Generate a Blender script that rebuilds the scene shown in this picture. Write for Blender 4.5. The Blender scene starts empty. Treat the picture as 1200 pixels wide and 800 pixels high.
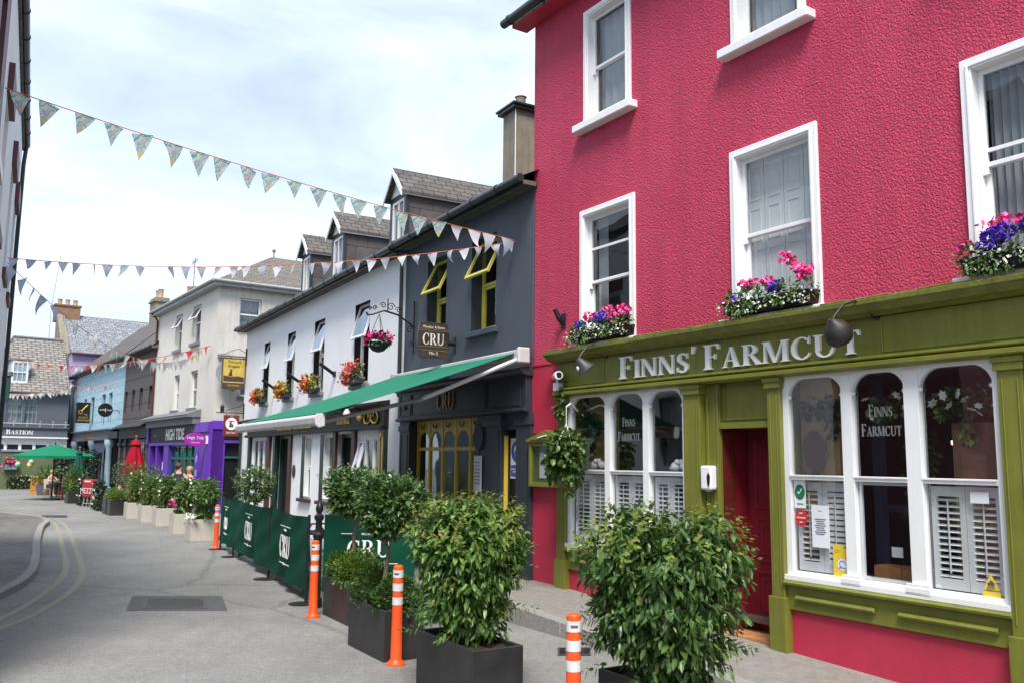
import bpy, bmesh, math, random
from mathutils import Vector, Matrix
S = bpy.context.scene
C = S.collection
PI = math.pi
R = math.radians
rnd = random.Random(7)

# ------------------------------------------------------------------ camera (survey of the street)
FOC, PIT, ROL, EYE = 1030.0, R(7.66), R(-.64), 2.1
_cp, _sp, _cr, _sr = math.cos(PIT), math.sin(PIT), math.cos(ROL), math.sin(ROL)
def ray(px, py):
    X = (px-600)/FOC; Y = -(py-400)/FOC
    x = X*_cr+Y*_sr; y = -X*_sr+Y*_cr
    return Vector((x, _cp-y*_sp, _sp+y*_cp))
def G(px, py, z=0.0):                      # survey point of the photo on the ground
    r = ray(px, py); t = (z-EYE)/r.z
    return Vector((r.x*t, r.y*t, z))

# ------------------------------------------------------------------ materials
def nodes(m):
    m.use_nodes = True
    nt = m.node_tree
    return nt, nt.nodes, nt.links, nt.nodes['Principled BSDF']
def mat(name, col, rough=.6, var=.12, vscale=6., bump=0., bscale=80., metal=0., spec=.5, fine=.0, hue=None, dirt=0.):
    """paint / plaster / metal with two scales of tone variation and a bump"""
    m = bpy.data.materials.new(name); nt, N, L, b = nodes(m)
    b.inputs['Roughness'].default_value = rough; b.inputs['Metallic'].default_value = metal
    b.inputs['Specular IOR Level'].default_value = spec
    tc = N.new('ShaderNodeTexCoord')
    n1 = N.new('ShaderNodeTexNoise'); n1.inputs['Scale'].default_value = vscale; n1.inputs['Detail'].default_value = 6
    n1.inputs['Roughness'].default_value = .65
    L.new(tc.outputs['Object'], n1.inputs['Vector'])
    rp = N.new('ShaderNodeValToRGB'); rp.color_ramp.elements[0].position = .3; rp.color_ramp.elements[1].position = .7
    lo = [max(0, c*(1-var)) for c in col]; hi = [min(1, c*(1+var*.7)) for c in col]
    if hue: hi = list(hue)
    rp.color_ramp.elements[0].color = (*lo, 1); rp.color_ramp.elements[1].color = (*hi, 1)
    L.new(n1.outputs['Fac'], rp.inputs['Fac'])
    out = rp.outputs['Color']
    if dirt:                                # rain streaks: noise stretched along z
        mp = N.new('ShaderNodeMapping'); mp.inputs['Scale'].default_value = (5, 5, .35)
        L.new(tc.outputs['Object'], mp.inputs['Vector'])
        n3 = N.new('ShaderNodeTexNoise'); n3.inputs['Scale'].default_value = 1.4; n3.inputs['Detail'].default_value = 7; n3.inputs['Roughness'].default_value = .7
        L.new(mp.outputs[0], n3.inputs['Vector'])
        r3 = N.new('ShaderNodeValToRGB'); r3.color_ramp.elements[0].position = .42; r3.color_ramp.elements[1].position = .68
        r3.color_ramp.elements[0].color = (1, 1, 1, 1); r3.color_ramp.elements[1].color = (1-dirt, 1-dirt*1.03, 1-dirt*1.1, 1)
        L.new(n3.outputs['Fac'], r3.inputs['Fac'])
        mx = N.new('ShaderNodeMix'); mx.data_type = 'RGBA'; mx.blend_type = 'MULTIPLY'; mx.inputs[0].default_value = 1
        L.new(out, mx.inputs[6]); L.new(r3.outputs['Color'], mx.inputs[7]); out = mx.outputs[2]
    if fine:
        n2 = N.new('ShaderNodeTexNoise'); n2.inputs['Scale'].default_value = 140; n2.inputs['Detail'].default_value = 3
        L.new(tc.outputs['Object'], n2.inputs['Vector'])
        r2 = N.new('ShaderNodeValToRGB'); r2.color_ramp.elements[0].position = .3; r2.color_ramp.elements[1].position = .7
        r2.color_ramp.elements[0].color = (1-fine,)*3+(1,); r2.color_ramp.elements[1].color = (1+fine*.4,)*3+(1,)
        L.new(n2.outputs['Fac'], r2.inputs['Fac'])
        mx = N.new('ShaderNodeMix'); mx.data_type = 'RGBA'; mx.blend_type = 'MULTIPLY'; mx.inputs[0].default_value = 1
        L.new(out, mx.inputs[6]); L.new(r2.outputs['Color'], mx.inputs[7]); out = mx.outputs[2]
    L.new(out, b.inputs['Base Color'])
    if bump:
        nb = N.new('ShaderNodeTexNoise'); nb.inputs['Scale'].default_value = bscale; nb.inputs['Detail'].default_value = 3
        L.new(tc.outputs['Object'], nb.inputs['Vector'])
        bp = N.new('ShaderNodeBump'); bp.inputs['Strength'].default_value = 1; bp.inputs['Distance'].default_value = bump
        L.new(nb.outputs['Fac'], bp.inputs['Height']); L.new(bp.outputs['Normal'], b.inputs['Normal'])
    return m
def pebbledash(name, col):
    m = bpy.data.materials.new(name); nt, N, L, b = nodes(m)
    b.inputs['Roughness'].default_value = .62; b.inputs['Specular IOR Level'].default_value = .3
    tc = N.new('ShaderNodeTexCoord')
    v = N.new('ShaderNodeTexVoronoi'); v.feature = 'SMOOTH_F1'; v.inputs['Scale'].default_value = 52; v.inputs['Randomness'].default_value = 1
    n0 = N.new('ShaderNodeTexNoise'); n0.inputs['Scale'].default_value = 40; n0.inputs['Detail'].default_value = 4; n0.inputs['Roughness'].default_value = .6
    L.new(tc.outputs['Object'], n0.inputs['Vector'])
    mxv = N.new('ShaderNodeMix'); mxv.data_type = 'VECTOR'; mxv.inputs[0].default_value = .03
    L.new(tc.outputs['Object'], mxv.inputs[4]); L.new(n0.outputs['Color'], mxv.inputs[5])
    L.new(mxv.outputs[1], v.inputs['Vector'])
    n1 = N.new('ShaderNodeTexNoise'); n1.inputs['Scale'].default_value = .7; n1.inputs['Detail'].default_value = 7; n1.inputs['Roughness'].default_value = .7
    L.new(tc.outputs['Object'], n1.inputs['Vector'])
    rp = N.new('ShaderNodeValToRGB'); rp.color_ramp.elements[0].position = .35; rp.color_ramp.elements[1].position = .68
    rp.color_ramp.elements[0].color = (col[0]*.9, col[1]*.86, col[2]*.9, 1)
    rp.color_ramp.elements[1].color = (col[0]*1.04, col[1]*1.2, col[2]*1.08, 1)
    L.new(n1.outputs['Fac'], rp.inputs['Fac'])
    mp = N.new('ShaderNodeMapping'); mp.inputs['Scale'].default_value = (3.5, 3.5, .22); L.new(tc.outputs['Object'], mp.inputs['Vector'])
    n3 = N.new('ShaderNodeTexNoise'); n3.inputs['Scale'].default_value = 1.2; n3.inputs['Detail'].default_value = 8; n3.inputs['Roughness'].default_value = .72; L.new(mp.outputs[0], n3.inputs['Vector'])
    r3 = N.new('ShaderNodeValToRGB'); r3.color_ramp.elements[0].position = .45; r3.color_ramp.elements[1].position = .7; r3.color_ramp.elements[0].color = (1, 1, 1, 1); r3.color_ramp.elements[1].color = (.84, .85, .87, 1); L.new(n3.outputs['Fac'], r3.inputs['Fac'])
    r4 = N.new('ShaderNodeValToRGB'); r4.color_ramp.elements[0].position = .3; r4.color_ramp.elements[1].position = .72; r4.color_ramp.elements[0].color = (.86, .84, .86, 1); r4.color_ramp.elements[1].color = (1.12, 1.25, 1.18, 1); L.new(n0.outputs['Fac'], r4.inputs['Fac'])
    ma = N.new('ShaderNodeMix'); ma.data_type = 'RGBA'; ma.blend_type = 'MULTIPLY'; ma.inputs[0].default_value = 1; L.new(rp.outputs['Color'], ma.inputs[6]); L.new(r3.outputs['Color'], ma.inputs[7])
    mb_ = N.new('ShaderNodeMix'); mb_.data_type = 'RGBA'; mb_.blend_type = 'MULTIPLY'; mb_.inputs[0].default_value = 1; L.new(ma.outputs[2], mb_.inputs[6]); L.new(r4.outputs['Color'], mb_.inputs[7]); L.new(mb_.outputs[2], b.inputs['Base Color'])
    add = N.new('ShaderNodeMath'); add.operation = 'MULTIPLY_ADD'; add.inputs[1].default_value = 1.0
    L.new(n0.outputs['Fac'], add.inputs[0]); 
    inv = N.new('ShaderNodeMath'); inv.operation = 'MULTIPLY'; inv.inputs[1].default_value = -.9
    L.new(v.outputs['Distance'], inv.inputs[0]); L.new(inv.outputs[0], add.inputs[2])
    bp = N.new('ShaderNodeBump'); bp.inputs['Strength'].default_value = .9; bp.inputs['Distance'].default_value = .026
    L.new(add.outputs[0], bp.inputs['Height']); L.new(bp.outputs['Normal'], b.inputs['Normal'])
    return m
def courses(name, c1, c2, cm, w, h, mortar=.02, bump=.01, off=.5, rough=.75, lichen=None):
    """slates, bricks, slabs or boards laid on the metric UV of the face"""
    m = bpy.data.materials.new(name); nt, N, L, b = nodes(m)
    b.inputs['Roughness'].default_value = rough; b.inputs['Specular IOR Level'].default_value = .3
    uv0 = N.new('ShaderNodeUVMap'); uv0.uv_map = 'UVMap'; wn = N.new('ShaderNodeTexNoise'); wn.inputs['Scale'].default_value = 2.5; wn.inputs['Detail'].default_value = 4; L.new(uv0.outputs[0], wn.inputs['Vector'])
    uv = N.new('ShaderNodeMix'); uv.data_type = 'VECTOR'; uv.inputs[0].default_value = min(.06, h*.22); L.new(uv0.outputs[0], uv.inputs[4]); L.new(wn.outputs['Color'], uv.inputs[5])
    br = N.new('ShaderNodeTexBrick'); br.offset = off; br.inputs['Scale'].default_value = 1
    br.inputs['Brick Width'].default_value = w; br.inputs['Row Height'].default_value = h
    br.inputs['Mortar Size'].default_value = mortar; br.inputs['Mortar Smooth'].default_value = .3
    br.inputs['Color1'].default_value = (*c1, 1); br.inputs['Color2'].default_value = (*c2, 1); br.inputs['Mortar'].default_value = (*cm, 1)
    L.new(uv.outputs[1], br.inputs['Vector'])
    n = N.new('ShaderNodeTexNoise'); n.inputs['Scale'].default_value = 3.5; n.inputs['Detail'].default_value = 8; n.inputs['Roughness'].default_value = .7
    L.new(uv0.outputs[0], n.inputs['Vector'])
    rp = N.new('ShaderNodeValToRGB'); rp.color_ramp.elements[0].position = .3; rp.color_ramp.elements[1].position = .75
    rp.color_ramp.elements[0].color = (.68, .68, .68, 1); rp.color_ramp.elements[1].color = (1.2, 1.2, 1.2, 1)
    L.new(n.outputs['Fac'], rp.inputs['Fac'])
    mx = N.new('ShaderNodeMix'); mx.data_type = 'RGBA'; mx.blend_type = 'MULTIPLY'; mx.inputs[0].default_value = 1
    L.new(br.outputs['Color'], mx.inputs[6]); L.new(rp.outputs['Color'], mx.inputs[7])
    out = mx.outputs[2]
    if lichen:
        n2 = N.new('ShaderNodeTexNoise'); n2.inputs['Scale'].default_value = 2.2; n2.inputs['Detail'].default_value = 8; n2.inputs['Roughness'].default_value = .8
        L.new(uv0.outputs[0], n2.inputs['Vector'])
        r2 = N.new('ShaderNodeValToRGB'); r2.color_ramp.elements[0].position = .58; r2.color_ramp.elements[1].position = .7
        L.new(n2.outputs['Fac'], r2.inputs['Fac'])
        m2 = N.new('ShaderNodeMix'); m2.data_type = 'RGBA'; m2.inputs[7].default_value = (*lichen, 1)
        L.new(r2.outputs['Color'], m2.inputs[0]); L.new(out, m2.inputs[6]); out = m2.outputs[2]
    L.new(out, b.inputs['Base Color'])
    bp = N.new('ShaderNodeBump'); bp.inputs['Distance'].default_value = bump; bp.inputs['Strength'].default_value = .8
    iv = N.new('ShaderNodeMath'); iv.operation = 'SUBTRACT'; iv.inputs[0].default_value = 1
    L.new(br.outputs['Fac'], iv.inputs[1]); 
    ad = N.new('ShaderNodeMath'); ad.operation = 'MULTIPLY_ADD'; ad.inputs[1].default_value = .6
    L.new(n.outputs['Fac'], ad.inputs[0]); L.new(iv.outputs[0], ad.inputs[2])
    L.new(ad.outputs[0], bp.inputs['Height']); L.new(bp.outputs['Normal'], b.inputs['Normal'])
    return m
def leafmat(name, dark, light, rough=.42, spec=.45, trans=.25):
    m = bpy.data.materials.new(name); nt, N, L, b = nodes(m)
    g = N.new('ShaderNodeNewGeometry')
    rp = N.new('ShaderNodeValToRGB'); rp.color_ramp.elements[0].color = (*dark, 1); rp.color_ramp.elements[1].color = (*light, 1)
    rp.color_ramp.elements[0].position = .1; rp.color_ramp.elements[1].position = .95
    ol = rp.color_ramp.elements.new(.994); ol.color = (light[0]*1.5, light[1]*.7, light[2]*.8, 1); rp.color_ramp.elements[1].position = .95
    L.new(g.outputs['Random Per Island'], rp.inputs['Fac']); L.new(rp.outputs['Color'], b.inputs['Base Color'])
    b.inputs['Roughness'].default_value = rough; b.inputs['Specular IOR Level'].default_value = spec
    tr = N.new('ShaderNodeBsdfTranslucent'); L.new(rp.outputs['Color'], tr.inputs['Color'])
    ms = N.new('ShaderNodeMixShader'); ms.inputs[0].default_value = trans
    L.new(b.outputs[0], ms.inputs[1]); L.new(tr.outputs[0], ms.inputs[2]); L.new(ms.outputs[0], N['Material Output'].inputs['Surface'])
    return m
def petalmat(name, cols):
    m = bpy.data.materials.new(name); nt, N, L, b = nodes(m)
    g = N.new('ShaderNodeNewGeometry'); rp = N.new('ShaderNodeValToRGB'); cr = rp.color_ramp; cr.interpolation = 'CONSTANT'
    while len(cr.elements) < len(cols): cr.elements.new(.5)
    for i, c in enumerate(cols):
        cr.elements[i].position = i/len(cols); cr.elements[i].color = (*c, 1)
    L.new(g.outputs['Random Per Island'], rp.inputs['Fac']); L.new(rp.outputs['Color'], b.inputs['Base Color'])
    b.inputs['Roughness'].default_value = .7; b.inputs['Specular IOR Level'].default_value = .2
    return m
def glassmat(name, tint=(.8, .84, .85), ior=1.5, extra=.04):
    m = bpy.data.materials.new(name); nt, N, L, b = nodes(m); N.remove(b)
    t = N.new('ShaderNodeBsdfTransparent'); t.inputs['Color'].default_value = (*tint, 1)
    g = N.new('ShaderNodeBsdfGlossy'); g.inputs['Roughness'].default_value = .015; g.inputs['Color'].default_value = (.95, .96, 1, 1)
    tc = N.new('ShaderNodeTexCoord'); n = N.new('ShaderNodeTexNoise'); n.inputs['Scale'].default_value = 1.3; n.inputs['Detail'].default_value = 1
    L.new(tc.outputs['Object'], n.inputs['Vector'])
    bp = N.new('ShaderNodeBump'); bp.inputs['Distance'].default_value = .012; bp.inputs['Strength'].default_value = .5
    L.new(n.outputs['Fac'], bp.inputs['Height']); L.new(bp.outputs['Normal'], g.inputs['Normal'])
    ge = N.new('ShaderNodeNewGeometry'); dt = N.new('ShaderNodeVectorMath'); dt.operation = 'DOT_PRODUCT'
    L.new(ge.outputs['Normal'], dt.inputs[0]); L.new(ge.outputs['Incoming'], dt.inputs[1])
    ab = N.new('ShaderNodeMath'); ab.operation = 'ABSOLUTE'; L.new(dt.outputs['Value'], ab.inputs[0])
    om = N.new('ShaderNodeMath'); om.operation = 'SUBTRACT'; om.inputs[0].default_value = 1; L.new(ab.outputs[0], om.inputs[1])
    pw = N.new('ShaderNodeMath'); pw.operation = 'POWER'; pw.inputs[1].default_value = 4.2; L.new(om.outputs[0], pw.inputs[0])
    a = N.new('ShaderNodeMath'); a.operation = 'MULTIPLY_ADD'; a.inputs[1].default_value = .8; a.inputs[2].default_value = .05+extra; a.use_clamp = True
    L.new(pw.outputs[0], a.inputs[0])
    ms = N.new('ShaderNodeMixShader'); L.new(a.outputs[0], ms.inputs[0]); L.new(t.outputs[0], ms.inputs[1]); L.new(g.outputs[0], ms.inputs[2])
    L.new(ms.outputs[0], N['Material Output'].inputs['Surface'])
    return m
def clothmat(name, cols, scale=9., trans=.35, pattern=False):
    m = bpy.data.materials.new(name); nt, N, L, b = nodes(m)
    tc = N.new('ShaderNodeTexCoord'); n = N.new('ShaderNodeTexNoise'); n.inputs['Scale'].default_value = scale; n.inputs['Detail'].default_value = 2
    n.inputs['Distortion'].default_value = 1.6 if pattern else 0
    L.new(tc.outputs['Object'], n.inputs['Vector'])
    rp = N.new('ShaderNodeValToRGB'); cr = rp.color_ramp
    if pattern: cr.interpolation = 'CONSTANT'
    while len(cr.elements) < len(cols): cr.elements.new(.5)
    for i, c in enumerate(cols):
        cr.elements[i].position = .3+.4*i/len(cols) if pattern else i/max(1, len(cols)-1)
        cr.elements[i].color = (*c, 1)
    L.new(n.outputs['Fac'], rp.inputs['Fac']); L.new(rp.outputs['Color'], b.inputs['Base Color'])
    b.inputs['Roughness'].default_value = .85; b.inputs['Specular IOR Level'].default_value = .15
    tr = N.new('ShaderNodeBsdfTranslucent'); L.new(rp.outputs['Color'], tr.inputs['Color'])
    ms = N.new('ShaderNodeMixShader'); ms.inputs[0].default_value = trans
    L.new(b.outputs[0], ms.inputs[1]); L.new(tr.outputs[0], ms.inputs[2]); L.new(ms.outputs[0], N['Material Output'].inputs['Surface'])
    return m

M = dict(
 pink=pebbledash('pink_pebbledash', (.53, .042, .102)),
 pinksmooth=mat('pink_smooth_paint', (.47, .028, .066), .55, .1, 3, .004, 60),
 olive=mat('olive_paint', (.175, .182, .027), .42, .14, 2.5, .002, 50, dirt=.2),
 olivedark=mat('weathered_olive_paint', (.15, .155, .022), .5, .3, 5, .006, 30, dirt=.3),
 white=mat('white_gloss_paint', (.80, .80, .81), .38, .04, 4, .001, 60, dirt=.05),
 whiterough=mat('white_painted_render', (.84, .845, .86), .7, .04, .9, .003, 70, dirt=.03),
 lettering=mat('white_lettering', (.88, .87, .86), .45, .04, 8),
 reddoor=mat('red_door_paint', (.2, .011, .021), .4, .25, 3, dirt=.15),
 charcoal=mat('charcoal_render', (.06, .073, .098), .65, .1, 1.3, .003, 60, dirt=.1),
 charpaint=mat('charcoal_gloss_paint', (.03, .036, .048), .45, .12, 3, spec=.35),
 black=mat('black_paint', (.012, .012, .013), .5, .2, 6, spec=.25),
 blackmetal=mat('black_iron', (.015, .015, .016), .45, .2, 20, metal=.2),
 darkgreen=mat('dark_green_paint', (.008, .03, .024), .4, .15, 5),
 brown=mat('brown_paint', (.05, .018, .014), .45, .15, 5),
 yellow=mat('mustard_paint', (.66, .44, .035), .42, .1, 4),
 yellowpale=mat('pale_yellow_paint', (.62, .53, .09), .42, .08, 4),
 cream=mat('cream_render', (.68, .645, .59), .78, .07, .7, .004, 50, dirt=.07),
 creamdirty=mat('weathered_cream_render', (.58, .555, .51), .8, .16, .9, .005, 50, dirt=.16),
 purple=mat('purple_paint', (.135, .035, .42), .45, .1, 3),
 magenta=mat('magenta_sign', (.34, .02, .36), .4, .08, 5),
 teal=mat('teal_paint', (.01, .13, .14), .4, .1, 5),
 slateface=courses('slate_cheek', (.085, .075, .08), (.11, .10, .10), (.03, .03, .03), .62, .36, .008, .006),
 slate=courses('old_slates', (.10, .092, .088), (.145, .13, .12), (.035, .033, .03), .3, .17, .012, .02, lichen=(.19, .16, .09)),
 slatewarm=courses('warm_grey_slates', (.15, .135, .12), (.20, .18, .16), (.05, .045, .04), .34, .2, .016, .03, lichen=(.26, .22, .12)),
 slatepale=courses('pale_slates', (.19, .21, .24), (.28, .30, .33), (.09, .09, .1), .36, .24, .016, .02),
 slatebig=courses('mortared_slates', (.22, .205, .19), (.32, .30, .275), (.09, .085, .08), .5, .22, .035, .03),
 bluewall=courses('pale_blue_ashlar', (.38, .55, .66), (.40, .57, .68), (.26, .39, .47), 30, .42, .02, .01, off=0),
 greywall=courses('grey_brown_ashlar', (.105, .094, .094), (.115, .10, .10), (.05, .045, .045), 30, .62, .03, .015, off=0),
 lavender=mat('lavender_render', (.46, .38, .66), .7, .08, 1.5, dirt=.15),
 slategrey=mat('slate_grey_paint', (.095, .11, .135), .55, .08, 2, dirt=.08),
 bluegrey=mat('blue_grey_paint', (.20, .25, .31), .5, .1, 3),
 sage=mat('sage_green_wall', (.12, .145, .07), .7, .12, 2),
 bluepaint=mat('pale_blue_paint', (.36, .5, .6), .5, .06, 3),
 navy=mat('navy_paint', (.03, .045, .085), .45, .12, 3),
 lead=mat('lead_sheet', (.16, .17, .18), .55, .2, 6, .004, 20),
 leadlight=mat('pale_lead_sheet', (.36, .36, .36), .6, .2, 5),
 stone=mat('grey_cement_render', (.24, .21, .165), .85, .2, 2.2, .006, 40, dirt=.3),
 potclay=mat('chimney_clay', (.42, .30, .2), .8, .2, 5),
 maroon=mat('maroon_paint', (.085, .018, .03), .5, .1, 3),
 gutter=mat('black_gutter', (.022, .028, .03), .35, .2, 6),
 oldsoffit=mat('dark_soffit', (.03, .033, .04), .6, .15, 5),
 road=None, paving=None,
 kerb=mat('granite_kerb', (.31, .30, .285), .8, .3, 30, .005, 70, fine=.5),
 pavement=mat('worn_concrete_pavement', (.25, .235, .215), .85, .22, 9, .005, 60, fine=.45, dirt=.0),
 lines=mat('faded_road_paint', (.39, .35, .24), .8, .3, 5, fine=.35, hue=(.28, .265, .22)),
 patch=mat('dark_asphalt_patch', (.085, .088, .092), .8, .15, 6, .004, 150, fine=.3),
 iron=mat('cast_iron', (.085, .08, .078), .6, .25, 12, metal=.3),
 rubberplanter=mat('charcoal_planter', (.022, .022, .024), .48, .3, 4, .001, 50, hue=(.034, .032, .032)),
 paleplanter=mat('pale_stone_planter', (.50, .455, .40), .75, .07, 4, .002, 60, dirt=.1),
 soil=mat('dark_soil', (.05, .028, .016), .95, .4, 30, .02, 60),
 orange=mat('orange_plastic', (.80, .085, .012), .42, .05, 6, dirt=.05),
 reflect=mat('reflective_white_band', (.62, .62, .63), .35, .1, 30),
 greencloth=clothmat('green_banner_cloth', [(.004, .055, .032), (.007, .075, .045)], 3, .12),
 awncloth=clothmat('green_awning_cloth', [(.02, .175, .105), (.028, .21, .13)], 2, .12),
 parasolgreen=clothmat('green_parasol_cloth', [(.012, .19, .10), (.016, .22, .115)], 2, .2),
 darkparasol=clothmat('dark_green_parasol_cloth', [(.012, .07, .06), (.016, .09, .075)], 2, .1),
 redcloth=clothmat('red_parasol_cloth', [(.33, .008, .02), (.42, .013, .03)], 3, .15),
 bunting=clothmat('patterned_bunting', [(.9, .86, .62), (.72, .84, .88), (.20, .60, .54), (.9, .88, .78), (.46, .62, .86), (.9, .76, .36)], 3.6, .8, True),
 buntwhite=clothmat('white_bunting', [(.6, .62, .72), (.72, .73, .8)], 9, .4),
 buntbacklit=clothmat('backlit_white_bunting', [(.45, .5, .66), (.58, .62, .74)], 9, .6),  # pale pennants with backlight against the sky put into their grey blue colour
 buntgrey=clothmat('cream_bunting', [(.6, .6, .56), (.72, .7, .66)], 9, .4),
 buntred=clothmat('red_bunting', [(.55, .04, .07), (.62, .07, .1)], 9, .4),
 buntorange=clothmat('orange_bunting', [(.72, .13, .05), (.75, .2, .08)], 9, .4),
 buntyellow=clothmat('yellow_bunting', [(.62, .62, .06), (.7, .66, .12)], 9, .4),
 cord=mat('orange_cord', (.6, .13, .03), .7, .3, 20),
 glass=glassmat('window_glass'),
 shopglass=glassmat('shop_glass', (.92, .94, .95), 1.45, .12),
 skyglass=glassmat('hopper_glass', (.85, .88, .9), 1.5, .33),
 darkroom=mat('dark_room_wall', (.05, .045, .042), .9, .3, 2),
 shopwood=mat('shop_back_wall', (.2, .12, .07), .8, .5, 1.2, hue=(.07, .06, .08)),
 warmwall=mat('ochre_wall', (.42, .30, .12), .8, .3, 2),
 curtain=clothmat('pale_curtain', [(.5, .52, .56), (.62, .63, .66)], 5, .3),
 gold=mat('gold_leaf', (.62, .42, .08), .35, .12, 10, metal=.5),
 dimgold=mat('dull_bronze_lettering', (.30, .22, .12), .4, .2, 10, metal=.5),
 signyellow=mat('aged_yellow_sign', (.56, .40, .07), .6, .2, 5),
 signbrown=mat('dark_brown_sign', (.06, .035, .02), .6, .3, 7),
 signred=mat('dark_red_sign', (.16, .02, .015), .5, .1, 5),
 barrel=mat('bronze_barrel_sign', (.03, .022, .02), .36, .35, 3, hue=(.075, .052, .042)),
 paper=mat('white_paper', (.74, .76, .80), .7, .05, 4),
 ink=mat('grey_print', (.08, .08, .1), .8, .1, 4),
 blue=mat('blue_notice', (.02, .10, .42), .5, .08, 5),
 green=mat('green_sticker', (.012, .17, .085), .5, .08, 5),
 redsticker=mat('red_sticker', (.55, .025, .03), .5, .08, 5),
 posteryellow=mat('yellow_poster', (.74, .52, .04), .5, .05, 5),
 plasticwhite=mat('white_plastic', (.8, .8, .82), .3, .03, 5),
 wood=mat('raw_wood', (.42, .19, .07), .65, .35, 6),
 crate=mat('orange_wood', (.5, .19, .04), .65, .25, 6),
 bark=mat('grey_bark', (.19, .145, .10), .9, .3, 25, .01, 60),
 stem=mat('brown_stem', (.08, .055, .03), .85, .3, 25),
 aluminium=mat('grey_aluminium', (.32, .30, .30), .35, .1, 8, metal=.4),
 awnwhite=mat('white_awning_metal', (.58, .575, .585), .38, .06, 4, dirt=.12),
 skin=mat('skin', (.60, .33, .24), .55, .08, 10), hairb=mat('blond_hair', (.42, .24, .10), .6, .3, 40), haird=mat('brown_hair', (.06, .03, .018), .6, .3, 40),
 blackcloth=mat('black_cloth', (.015, .015, .018), .9, .2, 10), greytop=mat('grey_cloth', (.30, .32, .36), .9, .1, 10), navycloth=mat('navy_cloth', (.02, .03, .06), .9, .2, 10), creamcloth=mat('cream_cloth', (.62, .56, .46), .9, .1, 10),
 redsign=mat('red_painted_metal', (.45, .015, .03), .5, .1, 5),
 bayleaf=leafmat('bay_leaves', (.03, .085, .022), (.135, .235, .065), .27, .65, .2),
 shrubleaf=leafmat('laurel_leaves', (.038, .098, .018), (.16, .275, .055), .36, .45, .25),
 shrubtip=leafmat('young_laurel_leaves', (.12, .20, .03), (.24, .29, .07), .4, .45, .35),
 darkshrubleaf=leafmat('dark_laurel_leaves', (.026, .072, .016), (.11, .2, .044), .36, .45, .2),
 boxleaf=leafmat('box_leaves', (.05, .12, .015), (.16, .27, .04), .45, .4, .3),
 boxdark=leafmat('dark_box_leaves', (.03, .085, .015), (.10, .18, .035), .45, .4, .3),
 hedgeleaf=leafmat('hedge_leaves', (.04, .10, .02), (.16, .26, .06), .45, .4, .25),
 ivyleaf=leafmat('ivy_leaves', (.02, .07, .012), (.12, .2, .04), .4, .45, .25),
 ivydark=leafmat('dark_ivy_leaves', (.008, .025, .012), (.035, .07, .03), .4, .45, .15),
 grassleaf=leafmat('reed_leaves', (.10, .12, .035), (.26, .25, .1), .5, .3, .3),
 pinkpetal=petalmat('pink_petals', [(.75, .05, .28), (.8, .12, .36), (.65, .02, .12), (.78, .2, .42)]),
 bluepetal=petalmat('blue_petals', [(.06, .03, .42), (.10, .05, .5), (.14, .06, .45)]),
 whitepetal=petalmat('white_petals', [(.78, .76, .68), (.72, .72, .55), (.8, .8, .78)]),
 redpetal=petalmat('red_petals', [(.7, .03, .015), (.8, .08, .02), (.75, .16, .02)]),
 orangepetal=petalmat('orange_petals', [(.8, .26, .02), (.8, .42, .03), (.7, .1, .02)]),
 yellowpetal=petalmat('yellow_petals', [(.78, .6, .03), (.75, .5, .02), (.7, .1, .03)]),
 coralpetal=petalmat('coral_petals', [(.82, .12, .09), (.85, .2, .14), (.8, .07, .06), (.45, .05, .2)]),
 magentapetal=petalmat('magenta_petals', [(.5, .015, .14), (.6, .03, .22), (.4, .01, .08)]),
 lampblack=mat('dark_bronze_lamp', (.035, .03, .028), .5, .3, 8, metal=.3),
 lampgrey=mat('grey_lamp', (.05, .05, .055), .5, .15, 8, metal=.2),
 wicker=mat('dark_wicker', (.03, .03, .022), .85, .4, 40),
 brick=courses('orange_brick', (.27, .13, .07), (.33, .17, .09), (.2, .17, .14), .22, .075, .01, .005),
 balloon=mat('pale_green_lantern', (.25, .5, .3), .5, .1, 5), balloony=mat('yellow_lantern', (.7, .55, .2), .5, .1, 5),
 tealsign=mat('dark_teal_sign', (.01, .075, .055), .5, .1, 4),
)

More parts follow.
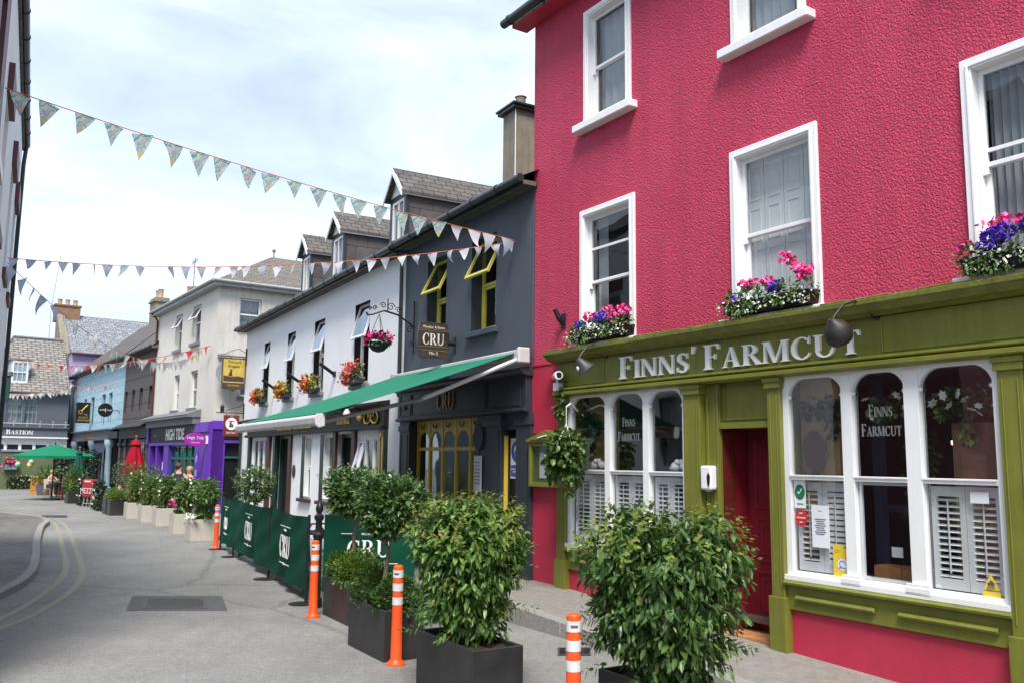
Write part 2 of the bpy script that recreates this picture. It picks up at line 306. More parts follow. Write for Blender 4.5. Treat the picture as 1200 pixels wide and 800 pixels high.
# ------------------------------------------------------------------ mesh builder
class MB:
    def __init__(s): s.v = []; s.f = []
    def add(s, vs, fs):
        o = len(s.v); s.v += [tuple(v) for v in vs]; s.f += [tuple(o+i for i in f) for f in fs]; return s
    def box(s, x0, x1, y0, y1, z0, z1):
        return s.add([(x0,y0,z0),(x1,y0,z0),(x1,y1,z0),(x0,y1,z0),(x0,y0,z1),(x1,y0,z1),(x1,y1,z1),(x0,y1,z1)],
                     [(0,3,2,1),(4,5,6,7),(0,1,5,4),(1,2,6,5),(2,3,7,6),(3,0,4,7)])
    def quad(s, a, b, c, d): return s.add([a,b,c,d], [(0,1,2,3)])
    def hexa(s, bot, top):
        return s.add(list(bot)+list(top), [(0,3,2,1),(4,5,6,7),(0,1,5,4),(1,2,6,5),(2,3,7,6),(3,0,4,7)])
    def prism(s, poly, y0, y1):             # polygon in x,z (seen from -y, counter-clockwise) given depth
        n = len(poly)
        vs = [(p[0], y0, p[1]) for p in poly]+[(p[0], y1, p[1]) for p in poly]
        return s.add(vs, [tuple(range(n)), tuple(range(2*n-1, n-1, -1))]+[(i, i+n, (i+1) % n+n, (i+1) % n) for i in range(n)])
    def slab(s, poly, z0, z1):              # polygon in x,y
        n = len(poly)
        vs = [(p[0], p[1], z0) for p in poly]+[(p[0], p[1], z1) for p in poly]
        return s.add(vs, [tuple(range(n-1, -1, -1)), tuple(range(n, 2*n))]+[(i, (i+1) % n, (i+1) % n+n, i+n) for i in range(n)])
    def extr(s, prof, x0, x1):              # profile in y,z swept along x
        n = len(prof)
        vs = [(x0, p[0], p[1]) for p in prof]+[(x1, p[0], p[1]) for p in prof]
        return s.add(vs, [tuple(range(n)), tuple(range(2*n-1, n-1, -1))]+[(i, i+n, (i+1) % n+n, (i+1) % n) for i in range(n)])
    def ring(s, x0, x1, z0, z1, w, y0, y1, wb=None, wt=None):
        wb = w if wb is None else wb; wt = w if wt is None else wt
        s.box(x0, x0+w, y0, y1, z0, z1); s.box(x1-w, x1, y0, y1, z0, z1)
        s.box(x0+w, x1-w, y0, y1, z1-wt, z1); return s.box(x0+w, x1-w, y0, y1, z0, z0+wb)
    def tube(s, pts, r, n=8, cap=True):
        pts = [Vector(p) for p in pts]; rs = r if isinstance(r, (list, tuple)) else [r]*len(pts)
        up = None; o = len(s.v)
        for i, p in enumerate(pts):
            t = (pts[min(i+1, len(pts)-1)]-pts[max(i-1, 0)])
            t = t.normalized() if t.length > 1e-9 else Vector((0, 0, 1))
            if up is None: up = Vector((0, 0, 1)) if abs(t.z) < .9 else Vector((1, 0, 0))
            a = t.cross(up).normalized(); b = a.cross(t); up = b
            for k in range(n):
                an = 2*PI*k/n; s.v.append(tuple(p+(a*math.cos(an)+b*math.sin(an))*rs[i]))
        for i in range(len(pts)-1):
            for k in range(n):
                k2 = (k+1) % n; s.f.append((o+i*n+k, o+i*n+k2, o+(i+1)*n+k2, o+(i+1)*n+k))
        if cap:
            s.f.append(tuple(o+k for k in range(n-1, -1, -1))); s.f.append(tuple(o+(len(pts)-1)*n+k for k in range(n)))
        return s
    def lathe(s, prof, c=(0,0,0), n=16):    # r,z about vertical axis
        o = len(s.v)
        for r, z in prof:
            for k in range(n):
                a = 2*PI*k/n; s.v.append((c[0]+r*math.cos(a), c[1]+r*math.sin(a), c[2]+z))
        for i in range(len(prof)-1):
            for k in range(n):
                k2 = (k+1) % n; s.f.append((o+i*n+k, o+i*n+k2, o+(i+1)*n+k2, o+(i+1)*n+k))
        s.f.append(tuple(o+k for k in range(n-1, -1, -1))); s.f.append(tuple(o+(len(prof)-1)*n+k for k in range(n)))
        return s
    def ball(s, c, r, n=12, sq=(1,1,1)):
        prof = [(max(1e-4, math.cos(-PI/2+PI*i/(n//2)))*r, math.sin(-PI/2+PI*i/(n//2))*r) for i in range(n//2+1)]
        o = len(s.v); s.lathe(prof, (0,0,0), n)
        for i in range(o, len(s.v)):
            v = s.v[i]; s.v[i] = (c[0]+v[0]*sq[0], c[1]+v[1]*sq[1], c[2]+v[2]*sq[2])
        return s
    def disc(s, c, r, y0, y1, n=24, sq=1.):
        return s.prism([(c[0]+r*math.cos(2*PI*i/n), c[1]+r*sq*math.sin(2*PI*i/n)) for i in range(n)], y0, y1)
    def moved(s, mtx):
        s.v = [tuple(mtx @ Vector(v)) for v in s.v]; return s
    def leaf(s, p, d, side, l, w, droop=.0):
        """one folded leaf: p base, d direction, side sideways"""
        nrm = side.cross(d); m = p+d*(l*.48)-nrm*(w*.10); dr = Vector((0,0,droop*l)); tip = p+d*l-dr
        q1 = p+d*(l*.24)+nrm*(w*.08); q2 = p+d*(l*.64)+nrm*(w*.06)-dr*.45
        return s.add([p, q1+side*(w*.42), q2+side*(w*.44), tip, q2-side*(w*.44), q1-side*(w*.42), m], [(0,6,1),(1,6,2),(2,6,3),(0,5,6),(5,4,6),(4,3,6)])
    def build(s, name, m, parent=None, bevel=0., smooth=False, seg=1):
        me = bpy.data.meshes.new(name); me.from_pydata(s.v, [], s.f)
        uv = me.uv_layers.new(name='UVMap'); me.update()
        if len(s.f) < 6000:
            for p in me.polygons:
                n = p.normal
                t = Vector((-n.y, n.x, 0)) if abs(n.z) < .98 else Vector((1, 0, 0))
                t.normalize(); b = n.cross(t)
                for li in p.loop_indices:
                    co = me.vertices[me.loops[li].vertex_index].co; uv.data[li].uv = (co.dot(t), co.dot(b))
        if smooth:
            for p in me.polygons: p.use_smooth = True
            if smooth is not True: me.set_sharp_from_angle(angle=R(smooth))
        me.materials.append(M[m] if isinstance(m, str) else m)
        o = bpy.data.objects.new(name, me); C.objects.link(o)
        if parent is not None: o.parent = parent
        if bevel:
            bv = o.modifiers.new('bevel', 'BEVEL'); bv.width = bevel; bv.segments = seg; bv.limit_method = 'ANGLE'
        return o

def tag(o, label, cat, group=None):
    o['label'] = label; o['category'] = cat
    if group: o['group'] = group
    return o
def thing(name, label, cat, loc=(0,0,0), rotz=0., group=None):
    o = bpy.data.objects.new(name, None); C.objects.link(o); o.empty_display_size = .2
    o.location = loc; o.rotation_euler = (0, 0, rotz)
    return tag(o, label, cat, group)
def struct(o): o['kind'] = 'structure'; return o
def dup(root, loc=None, rotz=None, label=None, scale=None):
    r = root.copy(); C.objects.link(r)
    if loc is not None: r.location = loc
    if rotz is not None: r.rotation_euler = (0, 0, rotz)
    if scale is not None: r.scale = scale
    if label: r['label'] = label
    for ch in list(root.children):
        c = ch.copy(); C.objects.link(c); c.parent = r
        for g in list(ch.children):
            d = g.copy(); C.objects.link(d); d.parent = c
    return r

class Facade:
    """frame of a street front: x to the right along it, y into the building, z up"""
    def __init__(s, p, bearing):
        b = R(bearing); s.p = Vector((p[0], p[1], 0)); s.X = Vector((math.sin(b), -math.cos(b), 0)); s.Y = Vector((math.cos(b), math.sin(b), 0)); s.rot = b-PI/2
    def w(s, x, y, z): return s.p+s.X*x+s.Y*y+Vector((0, 0, z))
FP = Facade((2.92, 10.02), 33); FC = Facade((.33, 14.01), 29.85)
FK = Facade((-11.17, 33), 35); FB = Facade((-16.53, 40.66), 35.4)
FA = Facade((-28.8, 55.95), 127); FV = Facade((-29.3, 59.35), 127); FL = Facade((-9.88, 17), 28.4)

# ------------------------------------------------------------------ lettering
ST, TH, SF = .155, .055, .055
def _rect(x0, x1, y0, y1): return [(x0,y0),(x1,y0),(x1,y1),(x0,y1)]
def _stem(x, y0=0., y1=1., w=ST, bot=True, top=True, e=.07):
    o = [_rect(x, x+w, y0, y1)]
    if bot: o.append([(x-e, y0), (x+w+e, y0), (x+w+e, y0+.03), (x+w, y0+.075), (x, y0+.075), (x-e, y0+.03)])
    if top: o.append([(x-e, y1), (x-e, y1-.03), (x, y1-.075), (x+w, y1-.075), (x+w+e, y1-.03), (x+w+e, y1)][::-1])
    return o
def _diag(x0, y0, x1, y1, w): return [[(x0, y0), (x0+w, y0), (x1+w, y1), (x1, y1)]]
def _arc(cx, cy, rx, ry, a0, a1, thick=ST, thin=TH, n=14, rev=False):
    o = []
    for i in range(n):
        q = []
        for k in (i, i+1):
            a = R(a0+(a1-a0)*k/n); q.append(((cx+rx*math.cos(a), cy+ry*math.sin(a)), (cx+(rx-thick)*math.cos(a), cy+(ry-thin)*math.sin(a))))
        o.append([q[0][0], q[1][0], q[1][1], q[0][1]])
    return o
def glyph(c):
    if c == ' ': return .3, []
    if c == "'": return .2, [[(.06,.72),(.12,.72),(.2,1.02),(.06,1.02)]]
    if c == 'I': return .3, _stem(.075)
    if c == 'F': return .58, _stem(.08)+[_rect(.2,.55,.945,1), [(.5,.78),(.55,.78),(.55,1),(.44,.96)], _rect(.2,.42,.47,.53), [(.38,.4),(.43,.4),(.43,.6),(.38,.6)]]
    if c == 'E': return .6, _stem(.08)+[_rect(.2,.55,.945,1), [(.5,.78),(.55,.78),(.55,1),(.44,.96)], _rect(.2,.42,.47,.53), [(.38,.4),(.43,.4),(.43,.6),(.38,.6)], _rect(.2,.57,0,.055), [(.5,.02),(.57,0),(.59,.24),(.53,.24)]]
    if c == 'L': return .58, _stem(.08)+[_rect(.2,.55,0,.055), [(.47,.02),(.55,0),(.57,.26),(.52,.26)]]
    if c == 'N': return .8, _stem(.07, w=TH*1.3, top=False)+_stem(.64, w=TH*1.3, bot=False)+[[(.03,1),(.57,0),(.71,0),(.22,1)], ]
    if c == 'M': return .98, _stem(.08, w=TH*1.2)+_stem(.76, w=ST)+[[(.1,1),(.42,0),(.52,0),(.28,1)], [(.46,0),(.52,0),(.8,1),(.74,1)]]
    if c == 'A': return .76, [[(.07,0),(.13,0),(.4,1),(.36,1)], [(.5,0),(.68,0),(.43,1.0),(.33,1.0)], _rect(.2,.56,.3,.36), [(0,0),(.22,0),(.22,.04),(0,.04)], [(.43,0),(.76,0),(.76,.04),(.43,.04)]]
    if c == 'V': return .74, [[(.07,1),(.33,0),(.43,0),(.25,1)], [(.36,0),(.42,0),(.67,1),(.61,1)], _rect(0,.32,.96,1), _rect(.54,.74,.96,1)]
    if c == 'W': return 1.0, [[(.05,1),(.26,0),(.36,0),(.2,1)], [(.3,0),(.36,0),(.54,1),(.48,1)], [(.44,1),(.64,0),(.74,0),(.58,1)], [(.68,0),(.74,0),(.94,1),(.88,1)]]
    if c == 'R': return .72, _stem(.08)+_arc(.3,.735,.29,.265,-90,90)+[_rect(.2,.31,.945,1), _rect(.2,.31,.47,.525), [(.3,.5),(.42,.5),(.74,0),(.56,0)], _rect(.52,.78,0,.035)]
    if c == 'P': return .62, _stem(.08)+_arc(.3,.735,.29,.265,-90,90)+[_rect(.2,.31,.945,1), _rect(.2,.31,.47,.525)]
    if c == 'B': return .66, _stem(.08)+_arc(.3,.75,.26,.25,-90,90)+_arc(.32,.26,.3,.26,-90,90)+[_rect(.2,.33,.945,1), _rect(.2,.33,.47,.52), _rect(.2,.33,0,.05)]
    if c == 'D': return .76, _stem(.08)+_arc(.32,.5,.4,.5,-90,90)+[_rect(.2,.33,.945,1), _rect(.2,.33,0,.055)]
    if c == 'C': return .72, _arc(.4,.5,.37,.52,48,312)+[[(.6,.68),(.66,.68),(.66,1.02),(.6,.86)], [(.63,.28),(.68,.28),(.64,.12),(.58,.14)]]
    if c == 'G': return .78, _arc(.4,.5,.37,.52,48,300)+[[(.6,.68),(.66,.68),(.66,1.02),(.6,.86)], _rect(.55,.7,.02,.42), _rect(.47,.76,.4,.44)]
    if c == 'O': return .8, _arc(.4,.5,.38,.52,0,360, n=22)
    if c == 'S': return .56, _arc(.28,.745,.24,.275,35,215)+_arc(.28,.255,.25,.275,-145,35)+[[(.05,.62),(.15,.52),(.44,.25),(.53,.37),(.5,.44),(.2,.68),(.08,.7)], [(.45,.72),(.49,.72),(.49,1.0),(.45,.9)], [(.03,.02),(.07,.1),(.07,.3),(.03,.3)]]
    if c == 'T': return .66, _stem(.255, top=False)+[_rect(.03,.63,.945,1), [(.03,1),(.03,.76),(.07,.76),(.13,.95)], [(.63,1),(.53,.95),(.59,.76),(.63,.76)]]
    if c == 'U': return .8, _stem(.09, y0=.3, bot=False)+_stem(.62, y0=.3, w=TH*1.2, bot=False)+_arc(.385,.31,.295,.33,180,360, thick=.1, thin=.075)
    if c == 'H': return .84, _stem(.08)+_stem(.6)+[_rect(.2,.65,.47,.53)]
    if c == 'K': return .8, _stem(.08)+[[(.2,.42),(.26,.38),(.68,1),(.6,1)], [(.33,.55),(.45,.62),(.78,0),(.6,0)], _rect(.54,.82,0,.035), _rect(.52,.76,.965,1)]
    return .5, [_rect(.05,.45,.45,.55)]
def serif(mb, text, x, z, h, y0, y1, sx=1., small=.78, track=.04, bold=1.):
    """words in capitals: lower case letters come out as small capitals; returns the end x"""
    k = 0
    for ch in text:
        hh = h*(small if ch.islower() else 1.)
        w, polys = glyph(ch.upper())
        for p in polys:
            k += 1; e = (k % 9)*.00025*max(1, h*3)
            zz = z+(h-hh) if ch == "'" else z
            a = sum(p[i][0]*p[(i+1) % len(p)][1]-p[(i+1) % len(p)][0]*p[i][1] for i in range(len(p)))
            if a < 0: p = p[::-1]
            mb.prism([(x+q[0]*hh*sx, zz+q[1]*hh) for q in p], y0-e, y1)
        x += (w+track)*hh*sx
    return x
def swidth(text, h, sx=1., small=.78, track=.04):
    return sum((glyph(c.upper())[0]+track)*h*(small if c.islower() else 1.)*sx for c in text)
def serif_c(mb, text, cx, z, h, y0, y1, sx=1., small=.78, track=.04):
    serif(mb, text, cx-swidth(text, h, sx, small, track)/2, z, h, y0, y1, sx, small, track)
def sans(name, text, m, parent, cx, z, h, y, sx=1., line=1.2, shear=0., bold=0.):
    cu = bpy.data.curves.new(name, 'FONT'); cu.body = text; cu.size = h*1.4; cu.align_x = 'CENTER'; cu.extrude = .0015; cu.space_line = line/1.2; cu.shear = shear; cu.offset = bold
    t = bpy.data.objects.new(name, cu); C.objects.link(t)
    bpy.context.view_layer.update()
    me = bpy.data.meshes.new_from_object(t.evaluated_get(bpy.context.evaluated_depsgraph_get()))
    bpy.data.objects.remove(t); bpy.data.curves.remove(cu)
    me.transform(Matrix(((sx,0,0,cx),(0,0,-1,y),(0,1,0,z),(0,0,0,1))))
    me.materials.clear(); me.materials.append(M[m])
    o = bpy.data.objects.new(name, me); C.objects.link(o); o.parent = parent
    return o

# ------------------------------------------------------------------ facade pieces
def holed(mb, x0, x1, z0, z1, holes, reveal, y=0.):
    """a wall sheet with rectangular openings and their reveals"""
    xs = sorted({x0, x1, *[h[0] for h in holes], *[h[1] for h in holes]}); zs = sorted({z0, z1, *[h[2] for h in holes], *[h[3] for h in holes]})
    xs = [x for x in xs if x0 <= x <= x1]; zs = [z for z in zs if z0 <= z <= z1]
    for i in range(len(xs)-1):
        for j in range(len(zs)-1):
            cx, cz = (xs[i]+xs[i+1])/2, (zs[j]+zs[j+1])/2
            if any(h[0] < cx < h[1] and h[2] < cz < h[3] for h in holes): continue
            mb.quad((xs[i],y,zs[j]), (xs[i+1],y,zs[j]), (xs[i+1],y,zs[j+1]), (xs[i],y,zs[j+1]))
    return mb
def reveals(mb, holes, d, y=0.):
    for a, b, c, e in holes:
        mb.quad((a,y,c), (a,y,e), (a,y+d,e), (a,y+d,c)); mb.quad((b,y,c), (b,y+d,c), (b,y+d,e), (b,y,e))
        mb.quad((a,y,e), (b,y,e), (b,y+d,e), (a,y+d,e)); mb.quad((a,y,c), (a,y+d,c), (b,y+d,c), (b,y,c))
    return mb
def shell(mb, x0, x1, z0, z1, depth):       # side and back walls
    mb.quad((x0,0,z0), (x0,0,z1), (x0,depth,z1), (x0,depth,z0)); mb.quad((x1,0,z0), (x1,depth,z0), (x1,depth,z1), (x1,0,z1))
    mb.quad((x0,depth,z0), (x0,depth,z1), (x1,depth,z1), (x1,depth,z0)); return mb
def plate(mb, x0, x1, z0, z1, y): return mb.quad((x0,y,z0), (x1,y,z0), (x1,y,z1), (x0,y,z1))
def folds(mb, x0, x1, z0, z1, y, n=14, amp=.03, seed=0):
    r = random.Random(seed); pts = []
    for i in range(n*3+1):
        t = i/(n*3); pts.append((x0+(x1-x0)*t, y+amp*math.sin(t*n*2*PI+r.random()*.6)))
    for a, b in zip(pts, pts[1:]): mb.quad((a[0],a[1],z0), (b[0],b[1],z0), (b[0],b[1],z1), (a[0],a[1],z1))
    return mb
def gutter(x0, x1, y, z, r=.07):
    mb = MB(); mb.tube([(x0,y,z),(x1,y,z)], r, 10); 
    x = x0+.2
    while x < x1: mb.tube([(x-.02,y,z),(x+.02,y,z)], r*1.18, 10); x += .9
    return mb

# ------------------------------------------------------------------ plants
def rdir(r): 
    z = r.uniform(-1, 1); a = r.uniform(0, 2*PI); q = math.sqrt(1-z*z); return Vector((q*math.cos(a), q*math.sin(a), z))
def foliage(lobes, n, l, w, seed, droop=.3, outward=.7, down=.25, shell=.5, jit=.3, zmin=None):
    """leaves through the volume of several lobes (centre, radii)"""
    r = random.Random(seed); mb = MB()
    vol = [b[1][0]*b[1][1]*b[1][2] for b in lobes]
    for c, rad in lobes:
        c = Vector(c); k = int(n*rad[0]*rad[1]*rad[2]/sum(vol))
        for _ in range(k):
            d = rdir(r); q = shell+(1-shell)*r.random()**.6
            q *= 1+.16*math.sin(5.1*d.x+seed)*math.cos(4.3*d.y+c.x*7)+.10*math.sin(9*d.z+c.y*5)
            p = c+Vector((d.x*rad[0], d.y*rad[1], d.z*rad[2]))*q
            if zmin is not None and p.z < zmin: p.z = zmin+r.random()*.03
            dd = (d*outward+rdir(r)*(1-outward)+Vector((0,0,-down))).normalized()
            s = dd.cross(rdir(r)); s = s.normalized() if s.length > 1e-3 else Vector((1,0,0))
            if abs(s.z) > .5 and r.random() < .7: s = dd.cross(Vector((0,0,1))).normalized()
            k2 = 1+r.uniform(-jit, jit); mb.leaf(p, dd, s, l*k2, w*k2, droop*r.random())
    return mb
def sprigs(tips, nl, l, w, seed, length=.25):
    """shoots with leaves along them: (foot, direction)"""
    r = random.Random(seed); mb = MB()
    for p, d in tips:
        p = Vector(p); d = Vector(d).normalized()
        for i in range(nl):
            t = (i+.5)/nl; q = p+d*(length*t)
            a = i*2.4; s = d.cross(Vector((math.cos(a), math.sin(a), .3))).normalized()
            dd = (d*.7+s*.9+Vector((0,0,-.15))).normalized(); mb.leaf(q, dd, dd.cross(d).normalized(), l*(1.1-.5*t), w*(1.1-.5*t), .2)
    return mb
def blooms(pts, size, seed, petals=5, up=Vector((0,0,1))):
    r = random.Random(seed); mb = MB()
    for p in pts:
        n = (rdir(r)+up*.6).normalized(); a = n.cross(Vector((.3,.2,.9))).normalized(); b = n.cross(a); s = size*r.uniform(.7, 1.25); p = Vector(p)
        vs = [p+n*s*.1]
        for k in range(petals*2):
            an = PI*k/petals; q = s*(1. if k % 2 == 0 else .62); vs.append(p+(a*math.cos(an)+b*math.sin(an))*q)
        mb.add(vs, [(0, 1+k, 1+(k+1) % (petals*2)) for k in range(petals*2)])
    return mb

# ================================================================== THE SETTING
def road_material():
    m = bpy.data.materials.new('worn_asphalt'); nt, N, L, b = nodes(m)
    b.inputs['Roughness'].default_value = .85; b.inputs['Specular IOR Level'].default_value = .25
    tc = N.new('ShaderNodeTexCoord')
    def noise(s, d, ro=.6, vec=None):
        n = N.new('ShaderNodeTexNoise'); n.inputs['Scale'].default_value = s; n.inputs['Detail'].default_value = d; n.inputs['Roughness'].default_value = ro
        L.new(vec or tc.outputs['Object'], n.inputs['Vector']); return n
    def ramp(n, p0, c0, p1, c1):
        r = N.new('ShaderNodeValToRGB'); r.color_ramp.elements[0].position = p0; r.color_ramp.elements[1].position = p1
        r.color_ramp.elements[0].color = (*c0, 1); r.color_ramp.elements[1].color = (*c1, 1); L.new(n.outputs['Fac'], r.inputs['Fac']); return r
    def mix(a, c, mode, f=1.):
        x = N.new('ShaderNodeMix'); x.data_type = 'RGBA'; x.blend_type = mode; x.inputs[0].default_value = f
        L.new(a, x.inputs[6]); L.new(c, x.inputs[7]); return x.outputs[2]
    base = ramp(noise(.35, 8, .65), .32, (.20, .198, .193), .72, (.305, .30, .288))
    pat = ramp(noise(2.2, 6, .7), .35, (.92, .92, .92), .7, (1.06, 1.06, 1.05))
    grit = ramp(noise(150, 2), .32, (.62, .62, .62), .72, (1.3, 1.3, 1.3))
    spots = ramp(noise(38, 1), .70, (1, 1, 1), .76, (1.35, 1.33, 1.3)); agg = ramp(noise(42, 4, .8), .40, (.72, .72, .73), .62, (1.22, 1.22, 1.21)); agg2 = ramp(noise(11, 5, .75), .36, (.84, .84, .84), .66, (1.12, 1.12, 1.11))
    mp = N.new('ShaderNodeMapping'); mp.inputs['Rotation'].default_value = (0, 0, R(30)); mp.inputs['Scale'].default_value = (1.5, .09, 1)
    L.new(tc.outputs['Object'], mp.inputs['Vector'])
    track = ramp(noise(1.0, 4, .6, mp.outputs[0]), .38, (.95, .95, .95), .62, (1.03, 1.03, 1.03))
    o = mix(base.outputs[0], pat.outputs[0], 'MULTIPLY'); o = mix(o, grit.outputs[0], 'MULTIPLY'); o = mix(o, agg.outputs[0], 'MULTIPLY'); o = mix(o, agg2.outputs[0], 'MULTIPLY'); o = mix(o, track.outputs[0], 'MULTIPLY'); o = mix(o, spots.outputs[0], 'MULTIPLY')
    v = N.new('ShaderNodeTexVoronoi'); v.feature = 'DISTANCE_TO_EDGE'; v.inputs['Scale'].default_value = .16
    nn = noise(.8, 5); mv = N.new('ShaderNodeMix'); mv.data_type = 'VECTOR'; mv.inputs[0].default_value = .35
    L.new(tc.outputs['Object'], mv.inputs[4]); L.new(nn.outputs['Color'], mv.inputs[5]); L.new(mv.outputs[1], v.inputs['Vector'])
    cr = N.new('ShaderNodeValToRGB'); cr.color_ramp.elements[0].position = .0; cr.color_ramp.elements[1].position = .006
    cr.color_ramp.elements[0].color = (.62, .62, .62, 1); cr.color_ramp.elements[1].color = (1, 1, 1, 1); L.new(v.outputs['Distance'], cr.inputs['Fac'])
    o = mix(o, cr.outputs[0], 'MULTIPLY', .8)
    L.new(o, b.inputs['Base Color'])
    bp = N.new('ShaderNodeBump'); bp.inputs['Distance'].default_value = .004; bp.inputs['Strength'].default_value = .8
    L.new(noise(120, 3).outputs['Fac'], bp.inputs['Height']); L.new(bp.outputs['Normal'], b.inputs['Normal'])
    return m
M['road'] = road_material()
M['paving'] = courses('grey_paving_blocks', (.15, .14, .135), (.19, .18, .17), (.085, .08, .075), .5, .5, .012, .006, .5, .85)
struct(MB().slab([(-160,-60),(160,-60),(160,220),(-160,220)], -.3, 0).build('road', 'road'))

def ribbon(mb, a, b, z0, z1):
    for i in range(len(a)-1): mb.slab([a[i], a[i+1], b[i+1], b[i]][::-1] if False else [a[i], b[i], b[i+1], a[i+1]], z0, z1)
    return mb
def offset(pts, d):
    o = []
    for i, p in enumerate(pts):
        a = Vector(pts[max(0, i-1)][:2]); c = Vector(pts[min(len(pts)-1, i+1)][:2]); t = (c-a).normalized(); o.append((p[0]-t.y*d, p[1]+t.x*d))
    return o
def smoothline(pts, n=6):
    o = []
    P = [Vector(p[:2]) for p in pts]
    for i in range(len(P)-1):
        p0 = P[max(0, i-1)]; p1 = P[i]; p2 = P[i+1]; p3 = P[min(len(P)-1, i+2)]
        for k in range(n):
            t = k/n; q = .5*((2*p1)+(p2-p0)*t+(2*p0-5*p1+4*p2-p3)*t*t+(3*p1-p0-3*p2+p3)*t**3); o.append((q.x, q.y))
    o.append((P[-1].x, P[-1].y)); return o
# left pavement wrapping the corner
kl = smoothline([(-6.4,10.6), (-7.38,13.12), (-7.61,13.98), (-7.94,14.96), (-8.56,16.38), (-9.64,18.49), (-11.08,21.21), (-13.2,25.4), (-14.35,27.9), (-15.95,29.9), (-19.6,32.6), (-26,36.4), (-34,41)])
ki = offset(kl, .16)
mb = MB(); ribbon(mb, kl, ki, -.05, .115); struct(mb.build('kerb', 'kerb', bevel=.012))
mb = MB(); cor = (-9.9, 17.02)
for i in range(len(ki)-1):
    a, b = ki[i], ki[i+1]
    t0 = Vector((-.4756,.8797)); 
    def inn(p):
        s = max(-9, min(0, (Vector(p)-Vector(cor)).dot(t0))); q = Vector(cor)+t0*s
        return (q.x, q.y) if s < 0 else (cor[0]-min(14, .62*abs((Vector(p)-Vector(cor)).length)), cor[1]+min(4, .2*(Vector(p)-Vector(cor)).length))
    mb.slab([inn(a), a, b, inn(b)], -.05, .105)
struct(mb.build('left_pavement', 'paving'))
# double yellow lines
l1 = smoothline([G(-30,745)]+[G(*p) for p in [(0,725),(25,712.5),(50,696),(70,680),(77.5,665),(75,647),(69,627),(65.5,615),(55,608),(25,601),(0,595.8),(-20,592)]])
l2 = smoothline([G(-30,752)]+[G(*p) for p in [(0,736.5),(30,725),(57.5,710),(80,695),(95,678),(96.5,665),(90,646),(82.5,627),(75,614),(58,606),(25,598.5),(0,593),(-20,590)]])
mb = MB()
for l in (l1, l2): ribbon(mb, offset(l, .055), offset(l, -.055), .001, .005)
struct(mb.build('road_markings', 'lines'))
mb = MB(); q = [G(155,698), G(260,698), G(266.5,715), G(148,715)]; mb.slab([(p.x,p.y) for p in q][::-1], .001, .006); struct(mb.build('asphalt_patch', 'patch'))
# drain grates
def grate(label, pxs, bars):
    q = [G(*p) for p in pxs]; c = sum(q, Vector())/4
    t = thing('drain_grate', label, 'drain cover', (c.x, c.y, .006)); ex = (q[1]-q[0]+q[2]-q[3])/2; ey = (q[0]-q[3]+q[1]-q[2])/2
    def P(u, v, z): p = ex*u+ey*v; return (p.x, p.y, z)
    mb = MB()
    for (a, b, c2, d) in ((-.5,.5,-.5,-.42), (-.5,.5,.42,.5), (-.5,-.46,-.42,.42), (.46,.5,-.42,.42)): mb.hexa([P(a,c2,0),P(b,c2,0),P(b,d,0),P(a,d,0)], [P(a,c2,.006),P(b,c2,.006),P(b,d,.006),P(a,d,.006)])
    mb.build('frame', 'iron', t)
    mb = MB()
    for i in range(bars):
        u = -.45+.9*i/(bars-1); mb.hexa([P(u-.008,-.42,.0),P(u+.008,-.42,.0),P(u+.008,.42,.0),P(u-.008,.42,.0)], [P(u-.008,-.42,.005),P(u+.008,-.42,.005),P(u+.008,.42,.005),P(u-.008,.42,.005)])
    mb.build('bars', 'iron', t)
    mb = MB(); mb.hexa([P(-.46,-.42,-.002),P(.46,-.42,-.002),P(.46,.42,-.002),P(-.46,.42,-.002)], [P(-.46,-.42,.001),P(.46,-.42,.001),P(.46,.42,.001),P(-.46,.42,.001)]); mb.build('pit', 'black', t)
grate('wide slotted iron drain grate set in a dark asphalt patch in the road', [(171,701),(240,701),(243,713),(166,713)], 26)
grate('far narrow iron drain grate beside the bend of the yellow lines', [(50,603.5),(78,603.5),(80,606),(46,606)], 12)
# right pavement in front of the pink shop, sloping up to the left
def pz(x): return max(.0, .10-.042*x)
xs = [-9, -8, -7, -6.4, -5.6, -4.8, -4, -3, -2, -1, 0, 1, 1.6]
def pzc(x): return .27 if -7 <= x < -4 else (pz(x) if x >= -4 else max(.01, .27+.14*(x+7)))
def kd(x): return 1.45 if x > -5 else 1.45+min(.9, (-5-x)*.35)
def strip(y0f, y1f, dz, name, m, bev=0.):
    mb = MB()
    for a, b in zip(xs, xs[1:]):
        A = FP.w(a, y0f(a), 0); B = FP.w(b, y0f(b), 0); Cc = FP.w(b, y1f(b), 0); D = FP.w(a, y1f(a), 0); za, zb = pzc(a)+dz, pzc(b)+dz
        mb.hexa([(A.x,A.y,-.05),(B.x,B.y,-.05),(Cc.x,Cc.y,-.05),(D.x,D.y,-.05)], [(A.x,A.y,za),(B.x,B.y,zb),(Cc.x,Cc.y,zb),(D.x,D.y,za)])
    return struct(mb.build(name, m, bevel=bev))
strip(lambda x: -kd(x), lambda x: -kd(x)+.17, .0, 'kerb', 'kerb', .012)
strip(lambda x: -kd(x)+.17, lambda x: 1.2 if x > -4.6 else 4.0, -.006, 'pavement', 'pavement')
mb = MB(); a = FP.w(1.6,-1.45,0); b = FP.w(12,-1.6,0); c = FP.w(12,1.2,0); d = FP.w(1.6,1.2,0); mb.hexa([(*p.xy,-.05) for p in (a,b,c,d)], [(a.x,a.y,.028),(b.x,b.y,.012),(c.x,c.y,.012),(d.x,d.y,.028)]); struct(mb.build('pavement', 'pavement'))
grate('small dark iron stopcock cover beside the kerb behind the nearest bollard', [(655,759),(690,759),(694,768),(652,768)], 6)

